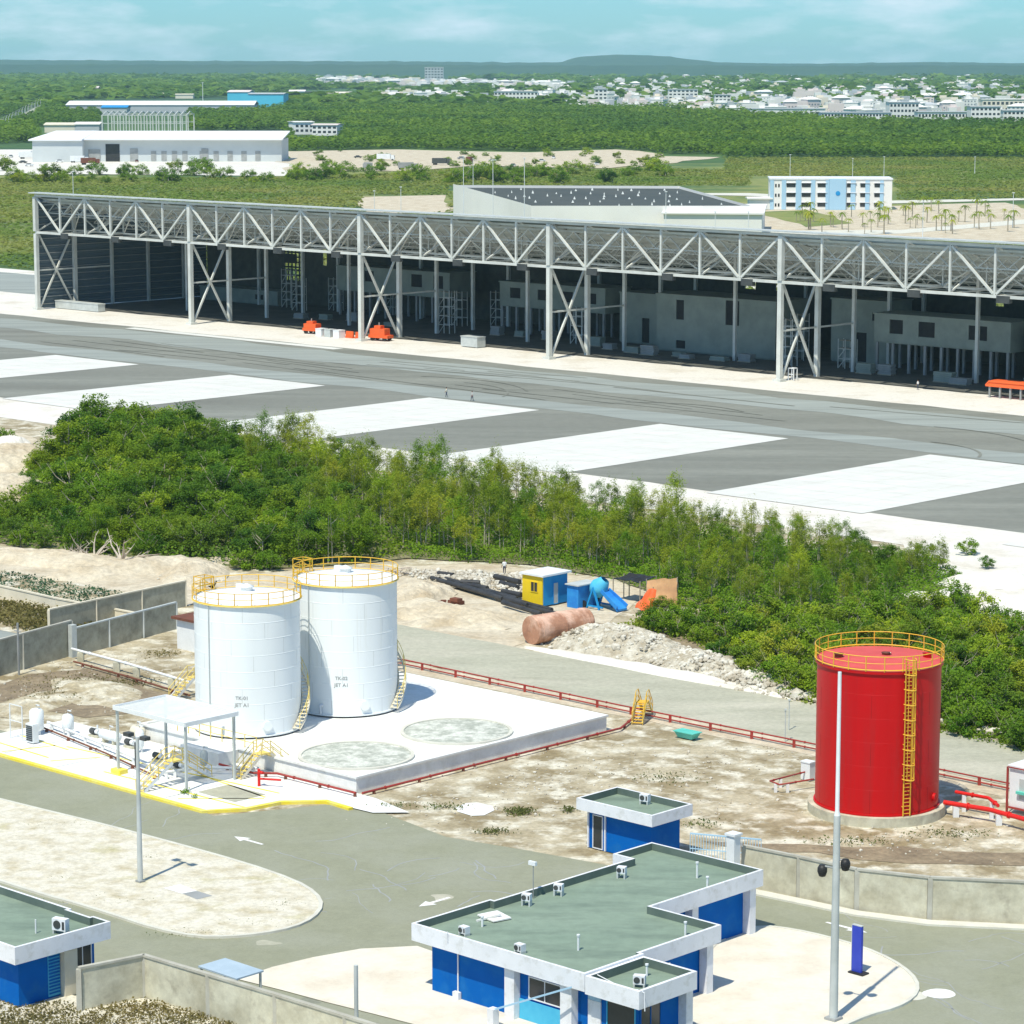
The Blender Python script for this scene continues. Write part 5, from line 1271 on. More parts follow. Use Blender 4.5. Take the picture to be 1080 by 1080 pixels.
# green water box and loose white things
o = empty('boat_shaped_tub', 'turquoise plastic tub beside the red pipes behind the compound', 'tub', G(725, 779, .08), ANG); o.scale = (.85, .75, .62)
q = MB(); q.add([(-.9, -.5, .15), (.9, -.5, .15), (.9, .5, .15), (-.9, .5, .15), (-1.2, -.75, .95), (1.2, -.75, .95), (1.2, .75, .95), (-1.2, .75, .95)], [(3, 2, 1, 0), (4, 5, 6, 7), (0, 1, 5, 4), (1, 2, 6, 5), (2, 3, 7, 6), (3, 0, 4, 7)]); q.build('body', 'aqua', o)
q = MB(); q.box(-1.3, 1.3, -.85, .85, .95, 1.05); q.build('rim', 'aqua', o)
q = MB(); q.box(-.7, -.5, -.4, .4, 0, .149); q.box(.5, .7, -.4, .4, 0, .149); q.build('skid', 'dark_steel', o)
for k, (x, y) in enumerate([(852, 823)]):
    q = MB(); q.box(-.45, .45, -.35, .35, .1, 1.5); q.box(-.5, .5, -.4, .4, 1.5, 1.6); q.box(-.35, .35, -.3, .3, 0, .1)
    ob = q.build('valve_box', 'white_metal', None, G(x, y, .06), ANG); tag(ob, 'white valve box beside the left foot of the red tank', 'box')
for (x, y, h, lab) in [(828, 782, 2.7, 'thin grey post at the edge of the packed road left of the red tank'), (832, 770, 2.6, 'second thin grey post on the packed road left of the red tank'), (128, 650, 1.5, 'short marker post in the dirt yard')][:2]:
    q = MB(); q.tube([(0, 0, 0), (0, 0, h)], .05, 6); q.box(-.1, .1, -.1, .1, h, h + .12); ob = q.build('marker_post', 'galv', None, G(x, y, .1)); tag(ob, lab, 'post')

# ------------------------------------------------------------------ PEOPLE (small, seen from far)
def person(lab, loc, rz, shirt, stride=.12, arm=.1):
    P = {'pelvis': (0, 0, .93), 'belly': (0, 0, 1.1), 'chest': (0, 0, 1.32), 'neck': (0, 0, 1.47), 'jaw': (0, .02, 1.56), 'head': (0, .0, 1.66), 'crown': (0, 0, 1.73)}
    vs = []; ed = []; rad = []
    def addv(p, r): vs.append(p); rad.append(r); return len(vs) - 1
    a = addv(P['pelvis'], .15); b = addv(P['belly'], .135); c = addv(P['chest'], .155); d = addv(P['neck'], .058); e = addv(P['jaw'], .075); f = addv(P['head'], .098); g = addv(P['crown'], .06)
    ed += [(a, b), (b, c), (c, d), (d, e), (e, f), (f, g)]
    for s_ in (-1, 1):
        h = addv((s_ * .10, 0, .88), .10); k = addv((s_ * .11, s_ * stride * .6 + .02, .5), .066); an = addv((s_ * .12, s_ * stride, .1), .042); to = addv((s_ * .13, s_ * stride + .17, .035), .035)
        ed += [(a, h), (h, k), (k, an), (an, to)]
        sh = addv((s_ * .18, 0, 1.38), .065); el = addv((s_ * .25, -s_ * arm * .4, 1.12), .045); wr = addv((s_ * .26, .1 - s_ * arm, .88), .03); ha = addv((s_ * .26, .13 - s_ * arm, .81), .035)
        ed += [(c, sh), (sh, el), (el, wr), (wr, ha)]
        for j in range(4):
            fi = addv((s_ * .26 + (j - 1.5) * .018, .16 - s_ * arm, .73 + abs(j - 1.4) * .008), .009); ed.append((ha, fi))
        th = addv((s_ * .23, .18 - s_ * arm, .78), .010); ed.append((ha, th))
    me = bpy.data.meshes.new('person'); me.from_pydata(vs, ed, []); me.update()
    tmp = bpy.data.objects.new('person_build', me); col.objects.link(tmp)
    sk = tmp.modifiers.new('s', 'SKIN'); tmp.modifiers.new('d', 'SUBSURF').levels = 1
    for i, r in enumerate(rad): me.skin_vertices[0].data[i].radius = (r, r)
    me.skin_vertices[0].data[0].use_root = True
    dg = bpy.context.evaluated_depsgraph_get(); m2 = bpy.data.meshes.new_from_object(tmp.evaluated_get(dg))
    bpy.data.objects.remove(tmp)
    m2.materials.clear()
    o = link_mesh('person', m2, ['trousers', shirt, 'skin', 'black'], None, loc, rz); tag(o, lab, 'person')
    for p in m2.polygons:
        z = p.center.z; x = abs(p.center.x)
        p.use_smooth = True
        p.material_index = 3 if z < .09 else (2 if z > 1.46 or (x > .215 and z < 1.12) else (0 if z < .98 and x < .21 else 1))
    h = MB(); h.lathe([(.10, 1.66), (.104, 1.70), (.085, 1.755), (.04, 1.78), (.001, 1.785)], 16); h.build('hair', 'hair', o)
    return o
person('person in a white shirt standing at the thicket edge left of the yellow cabin', G(532, 606, .1), .3, 'shirt_white', .05)
person('person in a pale shirt standing on the taxiway, left one of two', G(471, 419, .15), 1.2, 'cream', .2)
person('person in a grey shirt standing on the taxiway, right one of two', G(498, 423, .15), 2.2, 'shirt_grey', .15)
person('person in a pale shirt standing on the shaded floor before the fifth bay', G(968, 411, .16), .8, 'shirt_white', .2)

# ------------------------------------------------------------------ FAR BUILDINGS
def far_frame(px, py, rz=0.0, z=0.15): return G(px, py, z), rz
def win_rows(o, axis, c, a0, a1, z0, dz, rows, n, w, h, m_='dark_glass', name='window'):
    for r_ in range(rows):
        for k in range(n):
            x = a0 + (a1 - a0) * (k + .5) / n
            q = MB(); z = z0 + r_ * dz
            if axis == 'v': q.box(x - w / 2, x + w / 2, c - .08, c - .005, z, z + h)
            else: q.box(c + .005, c + .08, x - w / 2, x + w / 2, z, z + h)
            q.build(name, m_, o)
# big white warehouse
def warehouse():
    b = G(40, 171, .2); Y = b.y; k = Y / FPX * 1.02
    o = empty('warehouse', 'very long white warehouse with a pale low-pitched roof beyond the grass field', 'warehouse', b, 0)
    Lx = 249 * k; lf = 46 * k; h = 15.5
    q = MB(); q.box(-3, lf, 0, 60, 0, h - 3.4); q.box(lf, Lx, 9, 60, 0, h - 3.2); q.build('wall', 'warehouse_wall', o)
    q = MB()
    q.add([(-5, -1.5, h - 3.4), (lf, -1.5, h - 3.4), (lf, 62, h + .2), (-5 + 6, 62, h + .2), (-5, -1.5, h - 2.6), (lf, -1.5, h - 2.6), (lf, 62, h + .9), (1, 62, h + .9)], [(3, 2, 1, 0), (4, 5, 6, 7), (0, 1, 5, 4), (1, 2, 6, 5), (2, 3, 7, 6), (3, 0, 4, 7)])
    q.add([(lf + .01, 5, h - 3.19), (Lx + 1, 5, h - 3.19), (Lx + 1, 62, h + .2), (lf + .01, 62, h + .2), (lf + .01, 5, h - 2.5), (Lx + 1, 5, h - 2.5), (Lx + 1, 62, h + .8), (lf + .01, 62, h + .8)], [(3, 2, 1, 0), (4, 5, 6, 7), (0, 1, 5, 4), (1, 2, 6, 5), (2, 3, 7, 6), (3, 0, 4, 7)])
    q.build('roof', 'warehouse_roof', o)
    for x0, x1, h0 in ((lf + 2, lf + 9, 7), (lf + 12, lf + 20, 10), (lf + 26, lf + 30.5, 7.5), (lf + 67, lf + 71, 7.5)):
        q = MB(); q.box(x0, x1, 8.7, 8.99, .1, h0); q.build('dock_door', 'dark_void' if h0 == 10 else 'steel_grey', o)
    for x in [lf + 38 + 6 * i for i in range(4)] + [lf + 66 + i * 8 for i in range(5)]:
        q = MB(); q.box(x, x + 3.0, 8.8, 8.99, .5, 6); q.build('loading_door', 'steel_grey', o)
    return o
warehouse()
rnc = random.Random(5)
for k in range(30):
    px = rnc.uniform(4, 150) if k < 14 else rnc.uniform(375, 640); py = rnc.uniform(164, 177) if k < 14 else rnc.uniform(166, 179)
    mat_ = rnc.choice(['white_metal', 'dark_steel', 'galv', 'white_metal', 'steel_grey', 'rust'])
    q = MB()
    if k % 3:
        q.prism([(-2.3, -.9), (2.3, -.9), (2.3, .9), (-2.3, .9)], .35, 1.0); q.add([(-1.5, -.85, 1.0), (1.3, -.85, 1.0), (1.3, .85, 1.0), (-1.5, .85, 1.0), (-1.0, -.7, 1.55), (.8, -.7, 1.55), (.8, .7, 1.55), (-1.0, .7, 1.55)], [(4, 5, 6, 7), (0, 1, 5, 4), (1, 2, 6, 5), (2, 3, 7, 6), (3, 0, 4, 7)], 1)
        for x in (-1.4, 1.4):
            for y in (-.9, .75): q.tube([(x, y, .35), (x, y + .15, .35)], .35, 10, 2)
        nm, ct, lb = 'parked_car', 'car', ('parked car in the far yard in front of the white warehouse' if k < 14 else 'parked car on the distant pale quarry ground')
    else:
        q.box(-5, 3, -1.25, 1.25, .9, 3.8); q.box(3.3, 5.3, -1.2, 1.2, .6, 3.1); q.box(4.4, 5.32, -1.1, 1.1, 1.9, 2.8, 1)
        for x in (-4, -2.8, 4.2):
            for y in (-1.25, 1.0): q.tube([(x, y, .5), (x, y + .25, .5)], .5, 10, 2)
        nm, ct, lb = 'parked_truck', 'truck', ('parked truck in the far yard in front of the white warehouse' if k < 14 else 'parked truck on the distant pale quarry ground')
    ob = q.build(nm, [mat_, 'dark_glass', 'black'], None, G(px, py, .25), rnc.uniform(-.4, .4) + (math.pi / 2 if rnc.random() < .3 else 0))
    tag(ob, lb, ct, ('cars' if k % 3 else 'trucks') + (' in the far warehouse yard' if k < 14 else ' on the far quarry ground'))
# steel frame under construction
def frame_building():
    b = G(108, 141, .2); k = b.y / FPX
    o = empty('steel_frame_building', 'white steel frame of an unfinished building behind the warehouse', 'building frame', b, 0)
    L = 88 * k; D = 55; h = 15
    for i in range(15):
        x = L * i / 14
        for y in (0, D):
            q = MB(); q.box(x - .45, x + .45, y - .45, y + .45, 0, h); q.build('column', 'steel_white', o)
        q = MB(); q.bar((x, .5, h - .6), (x, D / 2, h + 2.2), .6); q.bar((x, D / 2, h + 2.2), (x, D - .5, h - .6), .6); q.build('rafter', 'steel_white', o)
    q = MB()
    for y in (0, D):
        for z in (h * .55, h - .4): q.bar((0, y, z), (L, y, z), .5)
    q.build('girts', 'steel_white', o)
frame_building()
def simple_far(name, lab, cat, px0, px1, py, h, D, m_w, m_r, rz=0.0, rise=1.5, wins=None, grp=None, z=.2):
    b = G(px0, py, z); k = PROJ(b.x, b.y, z); L = (px1 - px0) * b.y / FPX * 1.02 / max(.2, math.cos(rz))
    o = empty(name, lab, cat, b, rz, grp)
    q = MB(); q.box(0, L, 0, D, 0, h); q.build('wall', m_w, o)
    q = MB()
    q.add([(-.8, -.8, h), (L + .8, -.8, h), (L + .8, D / 2, h + rise), (-.8, D / 2, h + rise), (L + .8, D + .8, h), (-.8, D + .8, h), (-.8, -.8, h + .5), (L + .8, -.8, h + .5), (L + .8, D / 2, h + rise + .5), (-.8, D / 2, h + rise + .5), (L + .8, D + .8, h + .5), (-.8, D + .8, h + .5)],
          [(6, 7, 8, 9), (9, 8, 10, 11), (0, 1, 7, 6), (5, 11, 10, 4), (0, 6, 9, 3), (3, 9, 11, 5), (1, 2, 8, 7), (2, 4, 10, 8), (0, 3, 2, 1), (3, 5, 4, 2)]); q.build('roof', m_r, o)
    if wins: win_rows(o, 'v', 0, 0, L, *wins)
    return o
simple_far('industrial_shed', 'long low shed with a bright white roof beyond the unfinished steel frame', 'shed', 70, 262, 119, 8.5, 60, 'town_grey', 'warehouse_roof', 0, 4)
simple_far('industrial_shed', 'low beige-roofed shed left of the unfinished steel frame, nearer the left', 'shed', 47, 78, 140, 6, 25, 'town_cream', 'cream', 0, 1.5)
simple_far('industrial_shed', 'low grey-white shed between the beige-roofed shed and the steel frame', 'shed', 79, 104, 140, 6.5, 25, 'town_grey', 'town_white', 0, 1.5)
simple_far('industrial_shed', 'blue-roofed shed behind the steel frame', 'shed', 107, 133, 121, 7.5, 30, 'town_grey', 'cabin_blue', 0, 2)
simple_far('factory', 'bright cyan factory building beside the long white shed', 'factory', 262, 298, 114, 17, 80, 'cyan_wall', 'town_grey', 0, 1)
simple_far('factory', 'cyan factory wing with pale pink roof behind the long white shed', 'factory', 240, 262, 111, 17, 80, 'cyan_wall', 'town_pink', 0, 2)
o = simple_far('villa', 'white two-storey villa standing in the green behind the warehouse right end', 'house', 311, 330, 142, 9.5, 22, 'town_white', 'town_white', .3, .4, (2.2, 3.6, 2, 4, 2.2, 1.9))
o = simple_far('villa', 'white villa wing with pinkish roof edge right of the two-storey villa', 'house', 329, 355, 143, 8.0, 22, 'town_white', 'town_pink', -.15, .6, (2.0, 3.4, 2, 5, 2.4, 1.7))
simple_far('house', 'pale blue house at the far forest edge right of the cyan factory', 'house', 305, 321, 104, 11, 30, 'pale_blue', 'town_white', 0, 2)
simple_far('house', 'white house with dark roof right of the pale blue house', 'house', 322, 334, 105, 10, 30, 'town_white', 'black_roof', 0, 2)
simple_far('house', 'cream low house right of the dark-roofed white house', 'house', 334, 372, 104, 8, 40, 'town_cream', 'town_cream', 0, 2)
simple_far('house', 'reddish-roofed distant house in the forest above the long white shed', 'house', 88, 103, 99, 10, 30, 'terracotta', 'town_pink', 0, 3)
simple_far('house', 'small cream low roof in the forest left of the cyan factory', 'house', 162, 172, 103, 6, 20, 'town_cream', 'cream', 0, 1)
simple_far('house', 'small yellowish low roof just left of the cyan factory', 'house', 185, 203, 104, 6, 20, 'town_cream', 'cream', 0, 1)
# pale blue office block
def office_block():
    b = G(812, 221, .2); k = b.y / FPX * 1.01
    o = empty('office_block', 'three-storey pale blue and white office block beyond the hangar right end', 'building', b, R(-3))
    L = 126 * k; h = 11.6; D = 20
    q = MB(); q.box(0, L, 0, D, 0, h); q.build('wall', 'town_white', o)
    q = MB(); q.box(-.3, L + .3, -.3, D + .3, h, h + .5); q.build('roof', 'fascia', o)
    q = MB(); q.box(L * .485, L * .62, -1.2, -.02, 0, h + .3); q.build('entrance_tower', 'pale_blue', o)
    q = MB(); q.tube([(L * .555, -1.22, h * .55), (L * .555, -1.34, h * .55)], .9, 14); q.build('emblem', 'cabin_blue', o)
    for a, c in ((.0, .03), (.095, .13), (.21, .255), (.335, .37), (.455, .484), (.66, .70), (.78, .815), (.90, .93)):
        q = MB(); q.box(L * a, L * c, -.25, -.02, 0, h - .2); q.build('blue_stripe', 'pale_blue', o)
    for r_ in range(3):
        z = 1.2 + r_ * 3.75
        for a in (.135, .26, .39, .63, .74, .855):
            wd = .072 if a > .1 else .04
            q = MB(); q.box(L * a, L * (a + wd), -.12, -.01, z, z + 1.5); w = q.build('window', 'dark_glass', o)
            q = MB(); q.box(L * a - .3, L * (a + wd) + .3, -.5, -.02, z + 1.55, z + 1.75); q.build('sunshade', 'fascia', w)
        for a in (.04, .065):
            q = MB(); q.box(L * a, L * a + .6, -.12, -.01, z, z + 1.2); q.build('window', 'dark_glass', o)
office_block()
# long hall with black roof behind the hangar
def black_hall():
    o = empty('terminal_hall', 'long white-walled hall with black roof and white skylights just behind the hangar', 'building', G(646, 262, .2), 0)
    b = Vector(o.location)
    zt = 11.0
    def L_(px, py, z): p = G(px, py, z) - b; return (p.x, p.y, z)
    A, B, C_, D = L_(560, 221.5, zt - 2.5), L_(796, 221.5, zt - 2.5), L_(716, 199.5, zt + 1), L_(478, 198.5, zt + 2)
    q = MB(); q.add([A, B, C_, D], [(0, 1, 2, 3)]); q.add([(p[0], p[1], p[2] - .6) for p in (A, B, C_, D)], [(3, 2, 1, 0)]); rf = q.build('roof', 'black_roof', o)
    q = MB()
    for p, r_, e in ((A, B, 1.2), (B, C_, .9), (C_, D, .9), (D, A, 1.3)):
        q.add([(p[0], p[1], 0), (r_[0], r_[1], 0), (r_[0], r_[1], r_[2] + e), (p[0], p[1], p[2] + e)], [(0, 1, 2, 3)])
    q.build('wall', 'town_white', o)
    rnk = random.Random(9)
    for i in range(7):
        for j in range(12):
            s_, t = (j + .5 + rnk.uniform(-.3, .3)) / 12.5, (i + .5 + rnk.uniform(-.25, .25)) / 7.2
            p = (Vector(A) * (1 - s_) + Vector(B) * s_) * (1 - t) + (Vector(D) * (1 - s_) + Vector(C_) * s_) * t
            if rnk.random() < .25: continue
            w = rnk.uniform(.22, .45)
            q = MB(); q.add([(p.x - w, p.y - 1, p.z - .2), (p.x + w, p.y - 1, p.z - .2), (p.x + w, p.y + 1, p.z - .2), (p.x - w, p.y + 1, p.z - .2), (p.x, p.y, p.z + rnk.uniform(.4, 1.0))], [(0, 1, 4), (1, 2, 4), (2, 3, 4), (3, 0, 4)]); q.build('skylight', 'galv', rf)
black_hall()
simple_far('low_building', 'low white flat-roofed building in front of the black-roofed hall right end', 'building', 700, 800, 250, 7.5, 60, 'town_white', 'town_white', R(-6), .3)
simple_far('gatehouse', 'small white gatehouse left of the pale blue office block', 'building', 790, 812, 221, 4, 8, 'town_white', 'town_white', 0, .3)
for k, (px, yb, yt, lab) in enumerate([(489, 262, 166, 'tall thin light mast behind the hangar, left one of three'), (520, 262, 170, 'tall thin light mast behind the hangar, middle one of three'), (553, 262, 168, 'tall thin light mast behind the hangar, right one of three'),
                                      (395, 240, 202, 'short thin pole left of the tall light masts, nearer the left'), (423, 240, 198, 'short thin pole left of the tall light masts, nearer them'), (499, 200, 168, 'distant thin pole in the scrub right of the first light mast'),
                                      (702, 255, 203, 'thin pole above the right end of the black-roofed hall'), (754, 262, 224, 'thin pole before the low white building, left one'), (789, 262, 224, 'thin pole before the low white building, right one'),
                                      (833, 200, 164, 'white utility pole in the field left of the tall field pole'), (932, 196, 166, 'white utility pole in the field above the office block right end'), (1028, 184, 166, 'white utility pole in the field at far right'), (899, 196, 168, 'faint utility pole in the field between two white poles'),
                                      (1068, 240, 204, 'white lamp mast at the right edge beyond the hangar'), (973, 250, 213, 'white lamp mast in the palm garden'), (78, 235, 182, 'thin leaning pole in the grass field above the hangar left end'), (214, 106, 88, 'distant white mast above the long white shed')]):
    b = G(px, yb, .2); h = (yb - yt) * b.y / FPX
    q = MB(); r0 = max(.16, b.y / FPX * .38); q.tube([(0, 0, 0), (0, 0, h)], [r0, r0 * .6], 6); q.box(-r0 * 2.5, r0 * 2.5, -.3, .3, h, h + r0 * 1.5)
    ob = q.build('light_mast', 'white_metal', None, b); tag(ob, lab, 'mast')
for k in range(26):
    t = k / 25; px = 2 + 42 * t + (0 if k % 2 else 4); py = 139 - 27 * t
    b = G(px, py, .2); h = 11
    q = MB(); q.tube([(0, 0, 0), (0, 0, h), (1.5, 0, h + .6)], [.4, .25, .25], 5)
    ob = q.build('street_lamp', 'galv', None, b); tag(ob, 'white street lamp along the far road at the left edge', 'street lamp', 'street lamps along the far road')
# palms and little trees round the office block
def palm_mesh():
    q = MB(); q.tube([(0, 0, 0), (.1, 0, 2.5), (.05, .1, 5)], [.22, .16, .13], 7)
    return q.mesh('trunk')
def frond_mesh():
    q = MB(); rnd = random.Random(2)
    for k in range(15):
        a = k * 2.4; L = rnd.uniform(1.8, 2.5); el = rnd.uniform(-.1, 1.0)
        prev = Vector((.05, .1, 5)); 
        for s_ in range(5):
            t = (s_ + 1) / 5; p = Vector((.05, .1, 5)) + Vector((math.cos(a), math.sin(a), 0)) * L * t + Vector((0, 0, el * 1.4 * t - 1.6 * t * t))
            w = .28 * (1 - t * .7); n_ = Vector((-math.sin(a), math.cos(a), 0)) * w
            q.add([prev - n_, prev + n_, p + n_ * .8 - Vector((0, 0, .1)), p - n_ * .8 - Vector((0, 0, .1))], [(0, 1, 2, 3)]); prev = p
    return q.mesh('fronds')
o = empty('palm_tree', 'young palm in the pale garden around the office block', 'palm', (0, 0, 0), 0, 'palms around the office block')
link_mesh('trunk', palm_mesh(), 'bark', o); link_mesh('crown', frond_mesh(), 'leaf_olive', o)
palm0 = o
rnp = random.Random(21); cnt = 0
while cnt < 58:
    px = rnp.uniform(838, 1070); py = rnp.uniform(222, 247)
    if px < 940 and py < 226: continue
    c = palm0 if cnt == 0 else copy_tree(palm0)
    c.location = G(px, py, .15); s_ = rnp.uniform(.65, 1.25); c.scale = (s_, s_, s_); c.rotation_euler.z = rnp.uniform(0, 6); cnt += 1

# ------------------------------------------------------------------ THE TOWN
def house_mesh(kind, rnd):
    q = MB(); w, d, h = rnd.uniform(11, 20), rnd.uniform(10, 16), rnd.choice([4.5, 7, 7.5, 10])
    if kind == 'flat':
        q.box(-w / 2, w / 2, -d / 2, d / 2, 0, h); q.box(-w / 2 - .3, w / 2 + .3, -d / 2 - .3, d / 2 + .3, h, h + .6)
        if rnd.random() < .7: q.box(-w * .3, w * .1, -d * .1, d * .3, h + .6, h + 3.2)
        q.tube([(w * .3, 0, h + .6), (w * .3, 0, h + 2.2)], 1.0, 8, 2)
    elif kind == 'hip':
        q.box(-w / 2, w / 2, -d / 2, d / 2, 0, h)
        a, b = w / 2 + .8, d / 2 + .8
        q.add([(-a, -b, h), (a, -b, h), (a, b, h), (-a, b, h), (-a * .35, 0, h + 3), (a * .35, 0, h + 3)], [(0, 1, 5, 4), (1, 2, 5), (2, 3, 4, 5), (3, 0, 4), (3, 2, 1, 0)], 1)
    elif kind == 'step':
        q.box(-w / 2, w / 2, -d / 2, d / 2, 0, h * .6); q.box(-w / 2 + .5, w * .1, -d / 2 + .5, d / 2 - .5, h * .6, h * 1.15); q.box(-w / 2 - .2, w / 2 + .2, -d / 2 - 2.2, -d / 2 - .001, h * .5, h * .5 + .4)
    n = int(w / 3.2)
    for r_ in range(max(1, int(h * (.6 if kind == 'step' else 1) / 3.4))):
        for k in range(n):
            x = -w / 2 + w * (k + .5) / n
            q.box(x - .8, x + .8, -d / 2 - .08, -d / 2 - .002, 1.1 + r_ * 3.3, 2.6 + r_ * 3.3, 3)
    return q.mesh('town_house')
rt_ = random.Random(31); hm = []
for k in range(16):
    kind = ['flat', 'hip', 'step', 'flat'][k % 4]
    me = house_mesh(kind, rt_); wall = rt_.choice(['town_white', 'town_white', 'town_white', 'town_cream', 'town_grey', 'town_pink'])
    for m_ in (wall, rt_.choice(['town_white', 'town_grey', 'town_white']), 'town_grey', 'town_window'): me.materials.append(M[m_])
    hm.append((kind, me, wall.split('_')[1]))
KL = {'flat': 'flat-roofed pale house', 'hip': 'hip-roofed pale house', 'step': 'stepped pale house'}
placed = []
def town(n, fx, fy, where, smin=1.0, smax=1.5):
    c = 0; tries = 0
    while c < n and tries < n * 40:
        tries += 1
        px = fx(); py = fy(px)
        b = G(px, py, .1)
        if any(abs(b.x - x) < 17 and abs(b.y - y) < 22 for x, y in placed): continue
        placed.append((b.x, b.y)); kind, me, clr = rt_.choice(hm)
        o = bpy.data.objects.new('town_house', me); col.objects.link(o); o.location = b; o.rotation_euler.z = rt_.uniform(-.6, .6) + (math.pi if rt_.random() < .0 else 0)
        s_ = rt_.uniform(smin, smax); o.scale = (s_, s_, rt_.uniform(.9, 1.25))
        tag(o, KL[kind].replace('pale', clr) + ' ' + where, 'house', KL[kind].replace('pale', clr) + 's ' + where); c += 1
U_ = rt_.uniform
town(105, lambda: U_(715, 1082), lambda px: U_(93, 121) + (px - 715) * .010, 'crowded in the right half of the distant town', 1.0, 1.6)
town(40, lambda: U_(700, 1082), lambda px: U_(82, 95), 'far back in the right half of the distant town', 1.3, 2.2)
town(34, lambda: U_(600, 730), lambda px: U_(92, 115), 'in the middle of the distant town', .9, 1.5)
town(56, lambda: U_(330, 606), lambda px: 84.5 + (px - 330) * .027 + U_(-1.2, 3.0), 'in the long white row of the distant town', 1.6, 2.5)
town(34, lambda: U_(398, 600), lambda px: U_(101, 109), 'along the near forest edge of the distant town', .9, 1.5)
town(12, lambda: U_(345, 400), lambda px: U_(79, 82), 'in the farthest white row of the distant town', 2.0, 2.8)
def far_town(lab, n, fx, fy, seed):
    rnd = random.Random(seed); q = MB()
    for k in range(n):
        px = fx(rnd); b = G(px, fy(rnd, px), .1); w, d, h = rnd.uniform(9, 24) * (b.y / 5200) ** .5, rnd.uniform(9, 16), rnd.choice([3.6, 4.5, 7, 8, 11])
        mi = rnd.choice([0, 0, 0, 1, 2, 3])
        q.box(b.x - w / 2, b.x + w / 2, b.y - d / 2, b.y + d / 2, 0, h, mi)
        if rnd.random() < .5: q.box(b.x - w / 4, b.x + w / 5, b.y - d / 3, b.y + d / 3, h, h + 2.8, mi)
        for j in range(int(w / 4)): x = b.x - w / 2 + (j + .5) * 4; q.box(x - .8, x + .8, b.y - d / 2 - .1, b.y - d / 2 - .01, 1.2, 2.8, 4)
    ob = q.build('distant_town', ['town_white', 'town_cream', 'town_grey', 'town_pink', 'town_window']); tag(ob, lab, None, None, 'stuff')
far_town('small pale houses packed between the larger ones of the distant town', 520, lambda r_: r_.uniform(600, 1085), lambda r_, px: (r_.uniform(84, 121) if px > 720 else r_.uniform(84, 116)), 5)
far_town('small pale houses packed in the long white row of the distant town', 420, lambda r_: r_.uniform(328, 606), lambda r_, px: 84 + (px - 330) * .026 + r_.uniform(-1.5, 3.5), 6)
far_town('small pale houses scattered along the left forest edge of the distant town', 90, lambda r_: r_.uniform(385, 620), lambda r_, px: r_.uniform(99, 110), 7)
def town_block(lab, px0, px1, py, h, D, rows, n, mw='town_white', name='apartment_block', cols=True):
    o = simple_far(name, lab, 'building', px0, px1, py, h, D, mw, 'town_grey' if mw == 'town_white' else 'town_white', 0, .2)
    L = (px1 - px0) * G(px0, py, .2).y / FPX * 1.02
    win_rows(o, 'v', 0, 0, L, 1.2, h / rows, rows, n, L / n * .6, h / rows * .45)
    return o
town_block('grey tall block standing alone above the long white row of the town', 448, 467, 85.5, 40, 40, 5, 6, 'town_grey')
town_block('white hotel block with dark balconies at the near edge of the town', 521, 566, 109, 16, 25, 3, 12)
town_block('white tower block in the middle of the town edge', 627, 640, 112.5, 22, 18, 5, 3)
town_block('white apartment block with dark window bands in the right half of the town', 705, 735, 108, 18, 22, 4, 7)
town_block('white apartment block between trees right of the banded one', 754, 770, 114, 16, 20, 4, 4)
town_block('very long white two-storey building at the right forest edge, left section', 866, 938, 129, 9, 25, 2, 22)
town_block('white taller building section above the long white building', 938, 968, 125, 16, 30, 3, 8)
town_block('very long white two-storey building at the right forest edge, middle section', 968, 1030, 131, 11, 25, 2, 18)
town_block('white building with stepped front at the right end of the long white building', 1024, 1054, 133, 17, 25, 4, 7)
town_block('white building cut by the right picture edge at the forest edge', 1058, 1100, 132, 13, 25, 3, 10)
town_block('long pale flat building behind the white stepped building at the right edge', 1036, 1100, 118, 14, 30, 2, 14, 'town_cream')
town_block('low white hall left of the long white building at the forest edge', 790, 868, 123, 8, 30, 1, 14)

# ------------------------------------------------------------------ FOLIAGE
rs_ = np.random.RandomState(4)
def quads_mesh(name, cen, size, up=0.5, aspect=1.0, rs=rs_):
    "many small leaf-like faces"
    n = len(cen)
    nrm = rs.normal(size=(n, 3)); nrm[:, 2] = np.abs(nrm[:, 2]) + up; nrm /= np.linalg.norm(nrm, axis=1)[:, None]
    t = rs.normal(size=(n, 3)); t -= nrm * (t * nrm).sum(1)[:, None]; t /= np.linalg.norm(t, axis=1)[:, None]
    b = np.cross(nrm, t); s = (size * (.6 + .8 * rs.rand(n)))[:, None] * .5
    V = np.empty((n, 4, 3)); V[:, 0] = cen - t * s; V[:, 1] = cen - b * s * aspect; V[:, 2] = cen + t * s; V[:, 3] = cen + b * s * aspect
    me = bpy.data.meshes.new(name); me.vertices.add(n * 4); me.vertices.foreach_set('co', V.reshape(-1).astype(np.float32))
    me.loops.add(n * 4); me.loops.foreach_set('vertex_index', np.arange(n * 4, dtype=np.int32))
    me.polygons.add(n); me.polygons.foreach_set('loop_start', np.arange(0, n * 4, 4, dtype=np.int32))
    me.update(calc_edges=True); return me
